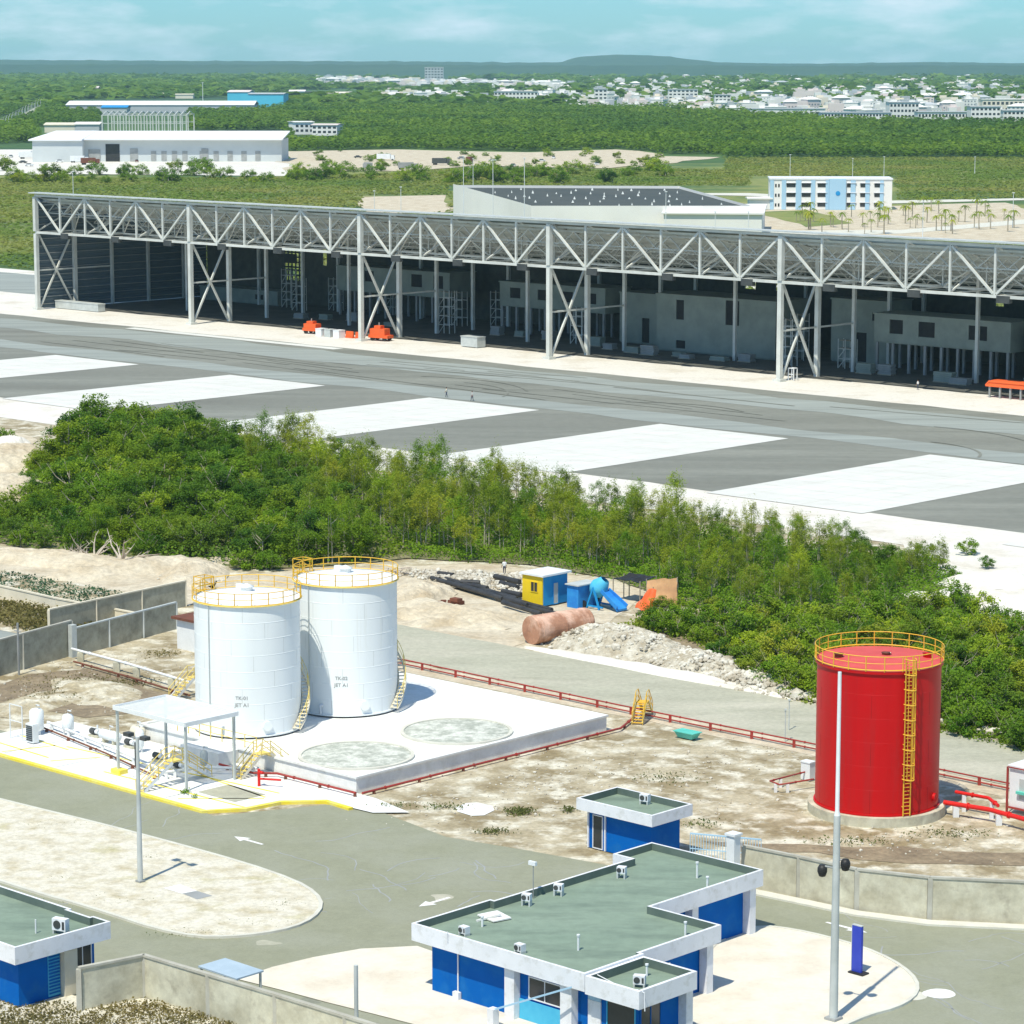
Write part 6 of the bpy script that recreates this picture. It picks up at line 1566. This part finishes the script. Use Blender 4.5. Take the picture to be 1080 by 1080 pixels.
def crown_pts(rs, W, H, z0, nclump, per, cr, airy=0.0):
    P = []
    for k in range(nclump):
        while True:
            p = rs.uniform(-1, 1, 3)
            r_ = np.linalg.norm(p)
            if .35 < r_ < 1: break
        c = np.array([p[0] * W / 2, p[1] * W / 2, z0 + H / 2 + p[2] * H / 2])
        # narrower towards the top
        f = 1 - .12 * max(0, p[2]); c[0] *= f; c[1] *= f
        rr = cr * rs.uniform(.6, 1.25)
        q = rs.normal(size=(per, 3)); q /= np.linalg.norm(q, axis=1)[:, None]; q *= (rs.rand(per, 1) ** .45) * rr; q[:, 2] *= .75 + airy
        P.append(c + q)
    return np.concatenate(P)
def make_tree(name, lab, kind, seed):
    rs = np.random.RandomState(seed); rnd = random.Random(seed)
    o = empty(name, lab, 'tree', (0, 0, -50), 0, None)
    t = MB()
    if kind == 'broad':
        W, H, z0 = rnd.uniform(5.4, 7.2), rnd.uniform(4.6, 5.8), rnd.uniform(.3, .8); n, per, cr, sz = 44, 110, .95, .27
        m_ = ['leaf_dark', 'leaf_dark', 'leaf_bright', 'leaf_dark'][seed % 4]
    elif kind == 'slender':
        W, H, z0 = rnd.uniform(3.4, 4.8), rnd.uniform(5.0, 6.2), rnd.uniform(1.9, 3.2); n, per, cr, sz = 58, 66, .64, .20
        m_ = ['leaf_olive', 'leaf_olive', 'leaf_bright', 'leaf_olive'][seed % 4]
    else:
        W, H, z0 = rnd.uniform(2.8, 4.2), rnd.uniform(1.8, 2.8), .1; n, per, cr, sz = 26, 90, .60, .20
        m_ = ['leaf_bright', 'leaf_dark', 'leaf_bright', 'leaf_olive'][seed % 4]
    trunks = 1 if kind == 'broad' else rnd.choice([2, 3]) if kind == 'slender' else 3
    for j in range(trunks):
        x, y = rnd.uniform(-.8, .8) * (trunks > 1), rnd.uniform(-.8, .8) * (trunks > 1)
        dx, dy = rnd.uniform(-.5, .5), rnd.uniform(-.5, .5); hh = z0 + H * .7
        r0 = {'broad': .2, 'slender': .10, 'shrub': .06}[kind]
        t.tube([(x, y, 0), (x + dx * .3, y + dy * .3, hh * .4), (x + dx, y + dy, hh)], [r0, r0 * .75, r0 * .25], 6)
        for b in range(5 if kind != 'shrub' else 2):
            zz = hh * rnd.uniform(.35, .8); a = rnd.uniform(0, 6.28); L = W * rnd.uniform(.2, .42)
            sx, sy = x + dx * zz / hh, y + dy * zz / hh
            t.tube([(sx, sy, zz), (sx + math.cos(a) * L * .6, sy + math.sin(a) * L * .6, zz + L * .45), (sx + math.cos(a) * L, sy + math.sin(a) * L, zz + L * 1.0)], [r0 * .5, r0 * .3, r0 * .12], 4)
    t.build('trunk', 'pale_bark' if kind == 'slender' else 'bark', o)
    P = crown_pts(rs, W, H, z0, n, per, cr, .35 if kind == 'slender' else 0)
    if kind == 'slender':   # wispy leader shoots
        for b in range(6):
            a = rnd.uniform(0, 6.28); r_ = rnd.uniform(W * .1, W * .42); zt = z0 + H * rnd.uniform(.8, 1.05)
            q = rs.normal(size=(40, 3)) * np.array([.22, .22, .6]) + np.array([math.cos(a) * r_, math.sin(a) * r_, zt]); P = np.concatenate([P, q])
    me = quads_mesh('crown', P, np.full(len(P), sz), 1.1, .55 if kind == 'slender' else .75, rs)
    link_mesh('crown', me, m_, o)
    return o
LB = {'broad': 'dense dark green tree in the left part of the thicket', 'slender': 'slender light green tree in the right part of the thicket', 'shrub': 'low green bush at the right end behind the red tank'}
GB = {'broad': 'dark trees of the thicket', 'slender': 'slender trees of the thicket', 'shrub': 'bushes behind the red tank'}
protos = {k: [make_tree({'broad': 'broadleaf_tree', 'slender': 'slender_tree', 'shrub': 'bush'}[k], LB[k], k, s_ + i * 10) for s_ in range(n_)] for i, (k, n_) in enumerate((('broad', 6), ('slender', 6), ('shrub', 5)))}
used = set()
def plant(kind, loc, s_, lab=None, grp=None):
    i = random.randrange(len(protos[kind])); pr = protos[kind][i]
    if (kind, i) not in used: c = pr; used.add((kind, i))
    else: c = copy_tree(pr)
    c.location = loc; c.rotation_euler.z = random.uniform(0, 6.28); c.scale = (s_ * random.uniform(.9, 1.1), s_ * random.uniform(.9, 1.1), s_ * random.uniform(.85, 1.12))
    c['label'] = lab or LB[kind]; c['group'] = grp or GB[kind]
    if kind == 'shrub': c['category'] = 'bush'
    return c
THK = PX((-40, 540), (20, 535), (28, 510), (34, 492), (110, 466), (205, 466), (300, 488), (400, 512), (500, 526), (600, 541), (700, 558), (800, 576), (900, 586), (985, 600), (1002, 625), (960, 640), (860, 655), (760, 645), (720, 640), (650, 612), (560, 597), (430, 590), (320, 600), (230, 600), (120, 590), (30, 580), (-40, 566))
def zone(px, py, right):
    xs = [(120, 'at the left end of the thicket'), (230, 'left of the white tanks'), (330, 'behind the left white tank'), (420, 'behind the rear white tank'), (500, 'behind the black pipes'), (560, 'left of the yellow cabin'), (620, 'behind the yellow and blue cabin'), (690, 'behind the concrete mixer'), (760, 'behind the tan tarpaulin'), (840, 'left of the red tank'), (1100, 'above the red tank')]
    w = next(t for a, t in xs if px < a)
    lo = 500 + max(0, px - 300) * .13; hi = 575 + max(0, px - 560) * .16
    d = 'on the far edge of the thicket' if py < lo + 8 else ('on the near edge of the thicket' if py > hi else 'in the middle of the thicket')
    if px < 120: return d + (', at its left end')
    return d + ', ' + w
def scatter(poly, d, seed):
    rnd = random.Random(seed); xs = [p.x for p in poly]; ys = [p.y for p in poly]; out = []
    y = min(ys); row = 0
    while y < max(ys):
        x = min(xs) + (row % 2) * d / 2
        while x < max(xs):
            a, b = x + rnd.uniform(-.38, .38) * d, y + rnd.uniform(-.38, .38) * d
            if inpoly(a, b, poly): out.append((a, b))
            x += d
        y += d * .87; row += 1
    return out
pts = scatter(THK, 4.55, 1)
sel = []
for (a, b) in pts:
    px, py = PROJ(a, b, 0)[:2]
    right = px > 330 + (py - 540) * .8 + random.uniform(-60, 60)
    sel.append((a, b, px, py, right))
sel.sort(key=lambda t: t[1])
nb = 0
for (a, b, px, py, right) in sel:
    if right:
        s_ = .80 if px < 560 else .72
        if px > 720: s_ = .62
        if px > 880: s_ = .56
        if px > 900 and py < 610: plant('broad', (a, b, .0), .5, 'dense green tree ' + zone(px, py, 1), 'dense trees ' + zone(px, py, 1))
        else: plant('slender', (a, b, .0), s_ * random.uniform(.85, 1.12), 'slender green tree ' + zone(px, py, 1), 'slender trees ' + zone(px, py, 1))
    else:
        far = py < 500
        s_ = (1.12 if far else .88) * random.uniform(.8, 1.15)
        if py > 560: s_ *= .8
        if px < 70: s_ *= .62
        if 210 < px < 330 and py < 500: s_ *= .75
        plant('broad', (a, b, .0), s_, 'dense dark green tree ' + zone(px, py, 0), 'dark trees ' + zone(px, py, 0))
print('thicket trees', len(sel))
# dry ones in the thicket and bright small bushes along its near edge
for (px, py, s_, kind, lab) in [(303, 492, .9, 'slender', 'thin tree standing above the thicket top line against the white slab'), (100, 580, .7, 'slender', 'pale dry tree at the near left edge of the thicket'), (262, 600, .95, 'shrub', 'bright yellow-green bush at the near edge of the thicket behind the left tank'), (285, 602, .8, 'shrub', 'small yellow-green bush right of the brighter one behind the left tank'), (6, 470, 1.0, 'shrub', 'bush on the sand at the left picture edge beside the white slab')]:
    plant(kind, G(px, py, .05), s_, lab, 'single plants round the thicket')
# bushes at the right, behind the red tank
SHR = PX((660, 662), (690, 650), (760, 648), (860, 656), (960, 642), (1010, 640), (1030, 655), (1100, 668), (1100, 800), (1000, 774), (900, 752), (850, 742), (790, 722), (755, 700), (740, 680), (700, 672))
sh = scatter(SHR, 3.1, 5)
sh = [p for p in sh if random.random() < .93]
for (a, b) in sh[:190]:
    px, py = PROJ(a, b, 0)[:2]
    w = ('between the rubble heap and the thicket' if px < 760 else 'left of the red tank' if px < 862 else 'just behind the red tank' if px < 990 else 'right of the red tank') + ('' if px < 760 else ', near the packed road' if py > 705 else ', near the thicket' if py < 672 else ', midway to the thicket')
    plant('shrub', (a, b, 0), random.uniform(.75, 1.25) * (1.0 if px > 760 else .8), 'low green bush ' + w, 'bushes ' + w)
print('bushes', len(sh))
for (px, py, s_) in [(985, 600, .8), (1000, 612, .7), (1020, 585, .7), (1040, 600, .5), (975, 590, .7)]:
    plant('shrub', G(px, py, .1), s_, 'scrubby bush on the white gravel right of the thicket', 'scrub bushes on the white gravel')
for pl in list(protos.values()):
    for i, p in enumerate(pl):
        if p.location.z < -10:
            for ch in list(p.children): bpy.data.objects.remove(ch)
            bpy.data.objects.remove(p)
sheet('thicket_floor', THK, 'thicket_soil', 0.185, 0.8, 4)
# undergrowth filling the thicket
def undergrowth(name, lab, polys, n, hmax, size, m_, seed, kind='stuff', up=.4, hmin=0.0):
    rnd = np.random.RandomState(seed); C = []
    for poly in polys:
        xs = [p[0] for p in poly]; ys = [p[1] for p in poly]
        k = 0
        while k < n // len(polys):
            x, y = rnd.uniform(min(xs), max(xs)), rnd.uniform(min(ys), max(ys))
            if not inpoly(x, y, poly): continue
            k += 1
            d = .5 + .5 * noise.noise(Vector((x * .12, y * .12, seed)))
            C.append((x, y, d))
    C = np.array(C); m = 7
    base = np.repeat(C, m, axis=0); off = rnd.normal(size=(len(base), 3)) * size * 1.6
    P = np.stack([base[:, 0] + off[:, 0], base[:, 1] + off[:, 1], hmin + np.abs(rnd.rand(len(base))) * hmax * (base[:, 2] * .9 + .25)], 1)
    me = quads_mesh(name, P, np.full(len(P), size), up, .8, rnd)
    ob = link_mesh(name, me, m_); tag(ob, lab, None, None, 'stuff'); return ob
undergrowth('undergrowth', 'tangled green undergrowth below the trees of the thicket', [[p for p in PX((-40, 540), (20, 535), (28, 510), (34, 492), (110, 466), (205, 466), (300, 488), (400, 512), (430, 590), (320, 600), (230, 600), (120, 590), (30, 580), (-40, 566))]], 9000, 3.0, .34, 'leaf_dark', 3)
undergrowth('low_undergrowth', 'low light green undergrowth between the slender stems', [PX((400, 512), (500, 526), (600, 541), (700, 558), (800, 576), (900, 586), (985, 600), (1002, 625), (960, 640), (860, 655), (760, 645), (720, 640), (650, 612), (560, 597), (430, 590))], 14000, 2.2, .26, 'leaf_bright', 31)
undergrowth('low_scrub', 'low green scrub between the bushes behind the red tank', [SHR], 6000, 1.0, .3, 'leaf_olive', 4)
undergrowth('crop_plants', 'rows of low green plants on the crop bed at the left', [PX((-20, 600), (60, 614), (180, 636), (150, 649), (60, 634), (-20, 614))], 420, .5, .26, 'leaf_crop', 5)
undergrowth('dry_weeds', 'dry olive weeds below the beige wall at the left', [PX((-20, 634), (50, 645), (105, 664), (60, 674), (-20, 655))], 900, 1.0, .3, 'leaf_dry', 6)
undergrowth('verge_grass', 'tufts of dry grass behind the panel wall at the bottom left', [PX((-20, 1050), (70, 1060), (90, 1069), (150, 1058), (260, 1086), (250, 1110), (-20, 1110))], 2600, .5, .16, 'leaf_dry', 7)
# grass tufts in the compound and on the island, in drifts
def drift(name, lab, spots, m_, seed, size=.2, hm=.28):
    rnd = np.random.RandomState(seed); P = []
    for (px, py, rx, ry, n) in spots:
        c = G(px, py, .1); k = c.y / FPX
        a = rnd.normal(size=(n, 2)) * .5
        P.append(np.stack([c.x + a[:, 0] * rx * k, c.y + a[:, 1] * ry * k * 3.8, .1 + rnd.rand(n) * hm], 1))
    P = np.concatenate(P); me = quads_mesh(name, P, np.full(len(P), size), .2, .5, rnd); ob = link_mesh(name, me, m_); tag(ob, lab, None, None, 'stuff')
drift('weed_tufts', 'patches of weeds on the bare ground of the compound', [(548, 857, 14, 4, 500), (600, 855, 8, 3, 160), (520, 878, 20, 3, 200), (470, 852, 25, 3, 160), (700, 820, 40, 8, 160), (740, 870, 30, 5, 120), (900, 888, 50, 4, 200), (1000, 880, 50, 5, 200), (420, 850, 20, 3, 80)], 'leaf_grass', 8)
drift('island_weeds', 'thin dry weeds on the sandy island', [(60, 870, 40, 5, 160), (66, 927, 12, 2, 120), (210, 985, 40, 4, 300), (300, 955, 20, 6, 260), (160, 905, 12, 3, 80), (120, 950, 50, 8, 200), (270, 975, 30, 4, 200)], 'leaf_grass', 9, .11, .14)
drift('pad_weeds', 'green weeds growing beside the pump pad stair', [(195, 838, 6, 2, 120), (205, 843, 4, 1, 60)], 'leaf_bright', 10, .18, .4)
drift('dirt_weeds', 'brown and dry weeds on the dirt left of the white tanks', [(90, 720, 60, 12, 500), (60, 735, 40, 8, 300), (140, 720, 30, 5, 200), (170, 690, 20, 5, 200)], 'leaf_dry', 11, .22, .25)

# dead branches at the near edge of the thicket
def dead_tree(lab, base, seed, s_=1.0):
    rnd = random.Random(seed); q = MB()
    for k in range(9):
        a = rnd.uniform(0, 6.28); L = rnd.uniform(2, 4.2) * s_; e = rnd.uniform(.15, .9); p = Vector((0, 0, .2)); d = Vector((math.cos(a) * math.cos(e), math.sin(a) * math.cos(e), math.sin(e)))
        pts_ = [p]
        for j in range(4): d = (d + Vector((rnd.uniform(-.3, .3), rnd.uniform(-.3, .3), rnd.uniform(-.25, .15)))).normalized(); p = p + d * L / 4; pts_.append(p)
        q.tube(pts_, [.13 * s_, .1 * s_, .07 * s_, .04 * s_, .02], 5)
        for j in (2, 3): q.tube([pts_[j], pts_[j] + Vector((rnd.uniform(-.8, .8), rnd.uniform(-.8, .8), rnd.uniform(0, .8)))], [.05 * s_, .015], 4)
    ob = q.build('dead_tree', 'dead_wood', None, base); tag(ob, lab, 'dead tree')
dead_tree('bare grey dead tree at the near left edge of the thicket, left one', G(100, 590, .1), 1, 1.1)
dead_tree('bare arching dead branches at the thicket edge, right one', G(128, 594, .1), 2, 1.2)
dead_tree('small bleached branch pile left of the dead trees', G(82, 588, .1), 3, .7)
q = MB(); rnd = random.Random(8)
for k in range(14): q.tube([(rnd.uniform(-5, 5), rnd.uniform(-1, 1), .2), (rnd.uniform(-5, 5), rnd.uniform(-1, 1), rnd.uniform(.4, 1.1))], .06, 5)
ob = q.build('timber_pile', 'dead_wood', None, G(435, 607, .1), ANG + .6); tag(ob, 'pile of bleached poles behind the rear white tank', 'timber pile')

# ------------------------------------------------------------------ MOUNDS, RUBBLE
def mound(name, base, L, W, H, rz, m_, seed, rough=.25, kind='structure', res=46, lab=None):
    vs = []; fs = []
    for i in range(res + 1):
        for j in range(res + 1):
            a, b = i / res * 2 - 1, j / res * 2 - 1
            r_ = math.sqrt(a * a + b * b) + noise.noise(Vector((a * 2, b * 2, seed))) * .25
            z = H * max(0, 1 - r_ ** 1.6) 
            p = Vector((a * L / 2, b * W / 2, seed * 3))
            if z > 0: z += (noise.noise(p * .9) * rough + noise.noise(p * 2.7) * rough * .6 + noise.noise(p * .35) * rough * 1.4) * min(1, z * 2)
            vs.append((a * L / 2, b * W / 2, max(z, 0) - .04 if z <= 0 else z))
    for i in range(res):
        for j in range(res): a = i * (res + 1) + j; fs.append((a, a + res + 1, a + res + 2, a + 1))
    q = MB(); q.add(vs, fs, 0, rough < .2); ob = q.build(name, m_, None, base, rz); tag(ob, lab, None, None, kind); return ob
def rocks(name, lab, heaps, n, smin, smax, m_, seed):
    rnd = random.Random(seed); q = MB()
    ico = [(0, 0, 1), (.89, 0, .45), (.28, .85, .45), (-.72, .53, .45), (-.72, -.53, .45), (.28, -.85, .45), (.72, .53, -.45), (-.28, .85, -.45), (-.89, 0, -.45), (-.28, -.85, -.45), (.72, -.53, -.45), (0, 0, -1)]
    fc = [(0, 1, 2), (0, 2, 3), (0, 3, 4), (0, 4, 5), (0, 5, 1), (1, 6, 2), (2, 7, 3), (3, 8, 4), (4, 9, 5), (5, 10, 1), (6, 7, 2), (7, 8, 3), (8, 9, 4), (9, 10, 5), (10, 6, 1), (11, 7, 6), (11, 8, 7), (11, 9, 8), (11, 10, 9), (11, 6, 10)]
    for (base, L, W, H, rz) in heaps:
        for k in range(n // len(heaps)):
            a, b = rnd.gauss(0, .48), rnd.gauss(0, .48)
            r_ = math.hypot(a, b)
            if r_ > 1.15: continue
            z = H * max(0, 1 - r_ ** 1.6); x, y = a * L / 2, b * W / 2
            x, y = x * math.cos(rz) - y * math.sin(rz), x * math.sin(rz) + y * math.cos(rz)
            s_ = rnd.uniform(smin, smax) * (1.6 if rnd.random() < .08 else 1); e = [rnd.uniform(.6, 1.2) for _ in range(3)]; t = rnd.uniform(0, 6.28)
            vs = []
            for v in ico:
                j = rnd.uniform(.75, 1.15); X, Y_, Z = v[0] * e[0] * s_ * j, v[1] * e[1] * s_ * j, v[2] * e[2] * s_ * j * .8
                vs.append((base.x + x + X * math.cos(t) - Y_ * math.sin(t), base.y + y + X * math.sin(t) + Y_ * math.cos(t), base.z + z + Z + s_ * .15))
            q.add(vs, fc)
    ob = q.build(name, m_); tag(ob, lab, None, None, 'stuff')
rb = [(S(353.5, -196.8, .05), 18, 10, 2.2, ANG + .05), (S(365, -198.6, .05), 15, 7.5, 1.6, ANG), (S(373.5, -200.8, .05), 13, 5, 1.1, ANG), (S(346, -197, .05), 8, 6, 1.2, ANG)]
for i, (b, L, W, H, rz) in enumerate(rb): mound('rubble_mound', b, L, W, H, rz, 'rubble', i + 1, .32, 'stuff', 60, 'heap of pale limestone rubble beside the packed road')
rocks('rubble', 'loose pale limestone rocks heaped beside the packed road', rb, 2600, .10, .34, 'rock', 5)
mound('gravel_berm', S(363, -202.6, .05), 34, 2.6, .6, ANG, 'white_gravel', 8, .1)
for i, (px, py, L, W, H, m_) in enumerate([(60, 592, 34, 9, 1.2, 'sand'), (150, 602, 26, 8, 1.4, 'sand'), (205, 606, 16, 8, 1.5, 'sand'), (10, 490, 16, 16, 3.0, 'sand'), (-8, 520, 22, 14, 2.6, 'sand'), (12, 475, 8, 8, 2.2, 'white_gravel'), (460, 648, 22, 9, 1.2, 'sand'), (500, 655, 16, 6, .8, 'sand'), (440, 628, 12, 8, 1.3, 'sand'), (1040, 640, 22, 10, 1.6, 'white_gravel'), (1060, 615, 18, 8, 1.2, 'white_gravel'), (40, 742, 12, 6, .5, 'compound_dirt'), (100, 730, 14, 8, .5, 'compound_dirt')]):
    mound('dirt_mound', G(px, py, .05), L, W, H, ANG * .6 + i, m_, 20 + i, .22)
rocks('rubble_field', 'scattered pale rubble and broken concrete in the work yard', [(G(x, y, .1), 9, 5, .35, ANG) for x, y in ((450, 607), (480, 608), (510, 608), (540, 612), (560, 610), (470, 612), (500, 614), (530, 622), (200, 612), (1010, 640))], 1500, .10, .30, 'rock', 6)
rocks('scattered_stones', 'small pale stones scattered over the compound dirt', [(G(x, y, .08), 22, 16, .02, 0) for x, y in ((500, 850), (640, 810), (740, 850), (90, 740), (30, 735), (960, 880), (560, 830), (780, 800), (140, 700))], 900, .04, .13, 'rock', 7)
rocks('verge_rocks', 'pale rocks along the edge of the bushes by the packed road', [(S(380 + k * 7, -202.2, .08), 9, 2, .4, ANG) for k in range(4)], 420, .12, .42, 'rock', 8)

# ------------------------------------------------------------------ DISTANT WOODS (too many to count)
def woods(name, lab, band, step0, size0, hcr, m_, seed, excl, dens=1.0, flat=1.0, growth=1.0, mq=15, qs=.95):
    rnd = np.random.RandomState(seed); ya, yb = band; C = []
    Y = ya
    while Y < yb:
        st = step0 * (1 + growth * max(0, (Y - 1500)) / 1500)
        half = Y * .20 + 60
        nx = int(2 * half / st)
        xs = -half + (np.arange(nx) + rnd.uniform(-.45, .45, nx) + .5) * st
        for x in xs:
            yy = Y + rnd.uniform(-.45, .45) * st
            if rnd.rand() > dens: continue
            C.append((x, yy, st))
        Y += st
    C = np.array(C)
    uu = (C[:, 0] - ORG.x) * UX + (C[:, 1] - ORG.y) * UY; vv = -(C[:, 0] - ORG.x) * UY + (C[:, 1] - ORG.y) * UX
    C = C[~((vv < 78) & (uu > -205))]
    q = CAMH * 1.0
    c_ = C[:, 1] * math.cos(TILT) + q * math.sin(TILT); u_ = C[:, 1] * math.sin(TILT) - q * math.cos(TILT)
    px = 540 + FPX * C[:, 0] / c_; py = 540 - FPX * u_ / c_
    k = np.ones(len(C), bool)
    tr = rnd.rand(len(C))
    for i in range(len(C)):
        for e in excl:
            if e[0][0] <= px[i] <= e[0][1] and inpoly(px[i], py[i], e[1]): k[i] = False; break
        if k[i]:
            for e in EXT:
                if e[0][0] <= px[i] <= e[0][1] and tr[i] > .2 and inpoly(px[i], py[i], e[1]): k[i] = False; break
    C = C[k]; n = len(C); m = mq
    s = C[:, 2] / step0
    base = np.repeat(C, m, axis=0); ss = np.repeat(s, m)
    d = rnd.normal(size=(n * m, 3)); d[:, 2] = np.abs(d[:, 2]); d /= np.linalg.norm(d, axis=1)[:, None]
    hv = np.repeat(rnd.uniform(.55, 1.25, n), m)
    hs = np.minimum(ss, 1.35) * hv
    P = np.stack([base[:, 0] + d[:, 0] * size0 * .95 * ss, base[:, 1] + d[:, 1] * size0 * .95 * ss, hcr * .25 * hs + d[:, 2] * hcr * .75 * hs], 1)
    me = quads_mesh(name, P, size0 * qs * ss, 2.8, .9, rnd)
    ob = link_mesh(name, me, m_); tag(ob, lab, None, None, 'stuff'); print(name, n); return ob
def EX(*p): return ((min(a for a, b in p), max(a for a, b in p)), list(p))
EXC = [EX((-80, 156), (40, 150), (36, 134), (100, 134), (104, 118), (200, 120), (202, 138), (302, 138), (304, 160), (420, 157), (560, 160), (650, 157), (705, 163), (700, 174), (640, 180), (500, 177), (420, 183), (300, 188), (-80, 188)),
       EX((62, 106), (236, 103), (236, 96), (300, 99), (302, 116), (262, 121), (70, 121)), EX((-80, 138), (20, 120), (46, 105), (58, 105), (36, 125), (-80, 150)),
       EX((306, 129), (360, 129), (360, 153), (306, 153)), EX((302, 95), (376, 95), (376, 106), (302, 106)),
       EX((518, 98), (568, 98), (568, 112), (518, 112)), EX((624, 95), (644, 95), (644, 115), (624, 115)), EX((860, 110), (1110, 110), (1110, 135), (860, 131)),
       EX((446, 74), (470, 74), (470, 87), (446, 87)), EX((330, 82), (606, 88), (606, 95), (330, 91)), EX((788, 114), (868, 114), (868, 125), (788, 124)),
       EX((470, 196), (800, 196), (830, 262), (540, 262)), EX((380, 206), (475, 206), (475, 226), (380, 226)), EX((790, 186), (945, 186), (950, 212), (1110, 209), (1110, 258), (780, 258)), EX((655, 163), (765, 163), (765, 179), (655, 179))]
EXT = [EX((600, 80), (1110, 78), (1110, 132), (860, 128), (600, 116)), EX((330, 78), (600, 84), (600, 112), (395, 108), (330, 90))]
woods('near_woods', 'dense green woodland beyond the quarry and the office block', (1720, 3500), 6.4, 3.5, 6.0, 'leaf_far', 1, EXC, growth=.6, mq=26, qs=.6)
woods('distant_woods', 'far-off green forest reaching to the horizon', (3500, 12500), 22, 11, 8.5, 'leaf_far', 2, EXC, dens=.9, growth=.4, mq=16, qs=.8)
woods('field_scrub', 'low olive scrub covering the field behind the hangar', (640, 1720), 3.6, 1.9, .9, 'leaf_field', 3, EXC, dens=.8, growth=0, mq=9, qs=.7)
# bushes that can be told apart along the edge of the far yard
rny = random.Random(77)
for k, (px, py, s_) in enumerate([(rny.uniform(0, 700), rny.uniform(179, 194), rny.uniform(1.0, 2.4)) for _ in range(60)] + [(rny.uniform(330, 700), rny.uniform(160, 176), rny.uniform(.6, 1.3)) for _ in range(40)] + [(95, 190, 1.3), (130, 186, 1.6), (150, 184, 1.8), (172, 190, 1.2), (185, 182, 1.9), (200, 185, 2.2), (222, 188, 1.8), (237, 188, 1.8), (262, 189, 1.5), (305, 188, 1.3), (318, 186, 1.3), (425, 192, 1.8), (478, 193, 2.4), (495, 190, 2.2), (512, 188, 2.8), (525, 193, 2.2), (20, 190, 1.4), (45, 192, 1.3), (680, 176, 1.8), (692, 180, 2.0)]):
    c = copy_tree(random.choice([o_ for o_ in col.objects if o_.type == 'EMPTY' and o_.name.startswith('bush')][:12]))
    c.location = G(px, py, .1); c.scale = (s_ * 1.5, s_ * 1.5, s_ * 1.25); c['label'] = 'round green tree along the near edge of the far pale yards'; c['category'] = 'tree'; c.name = 'round_tree'; c['group'] = 'trees along the far pale yards'
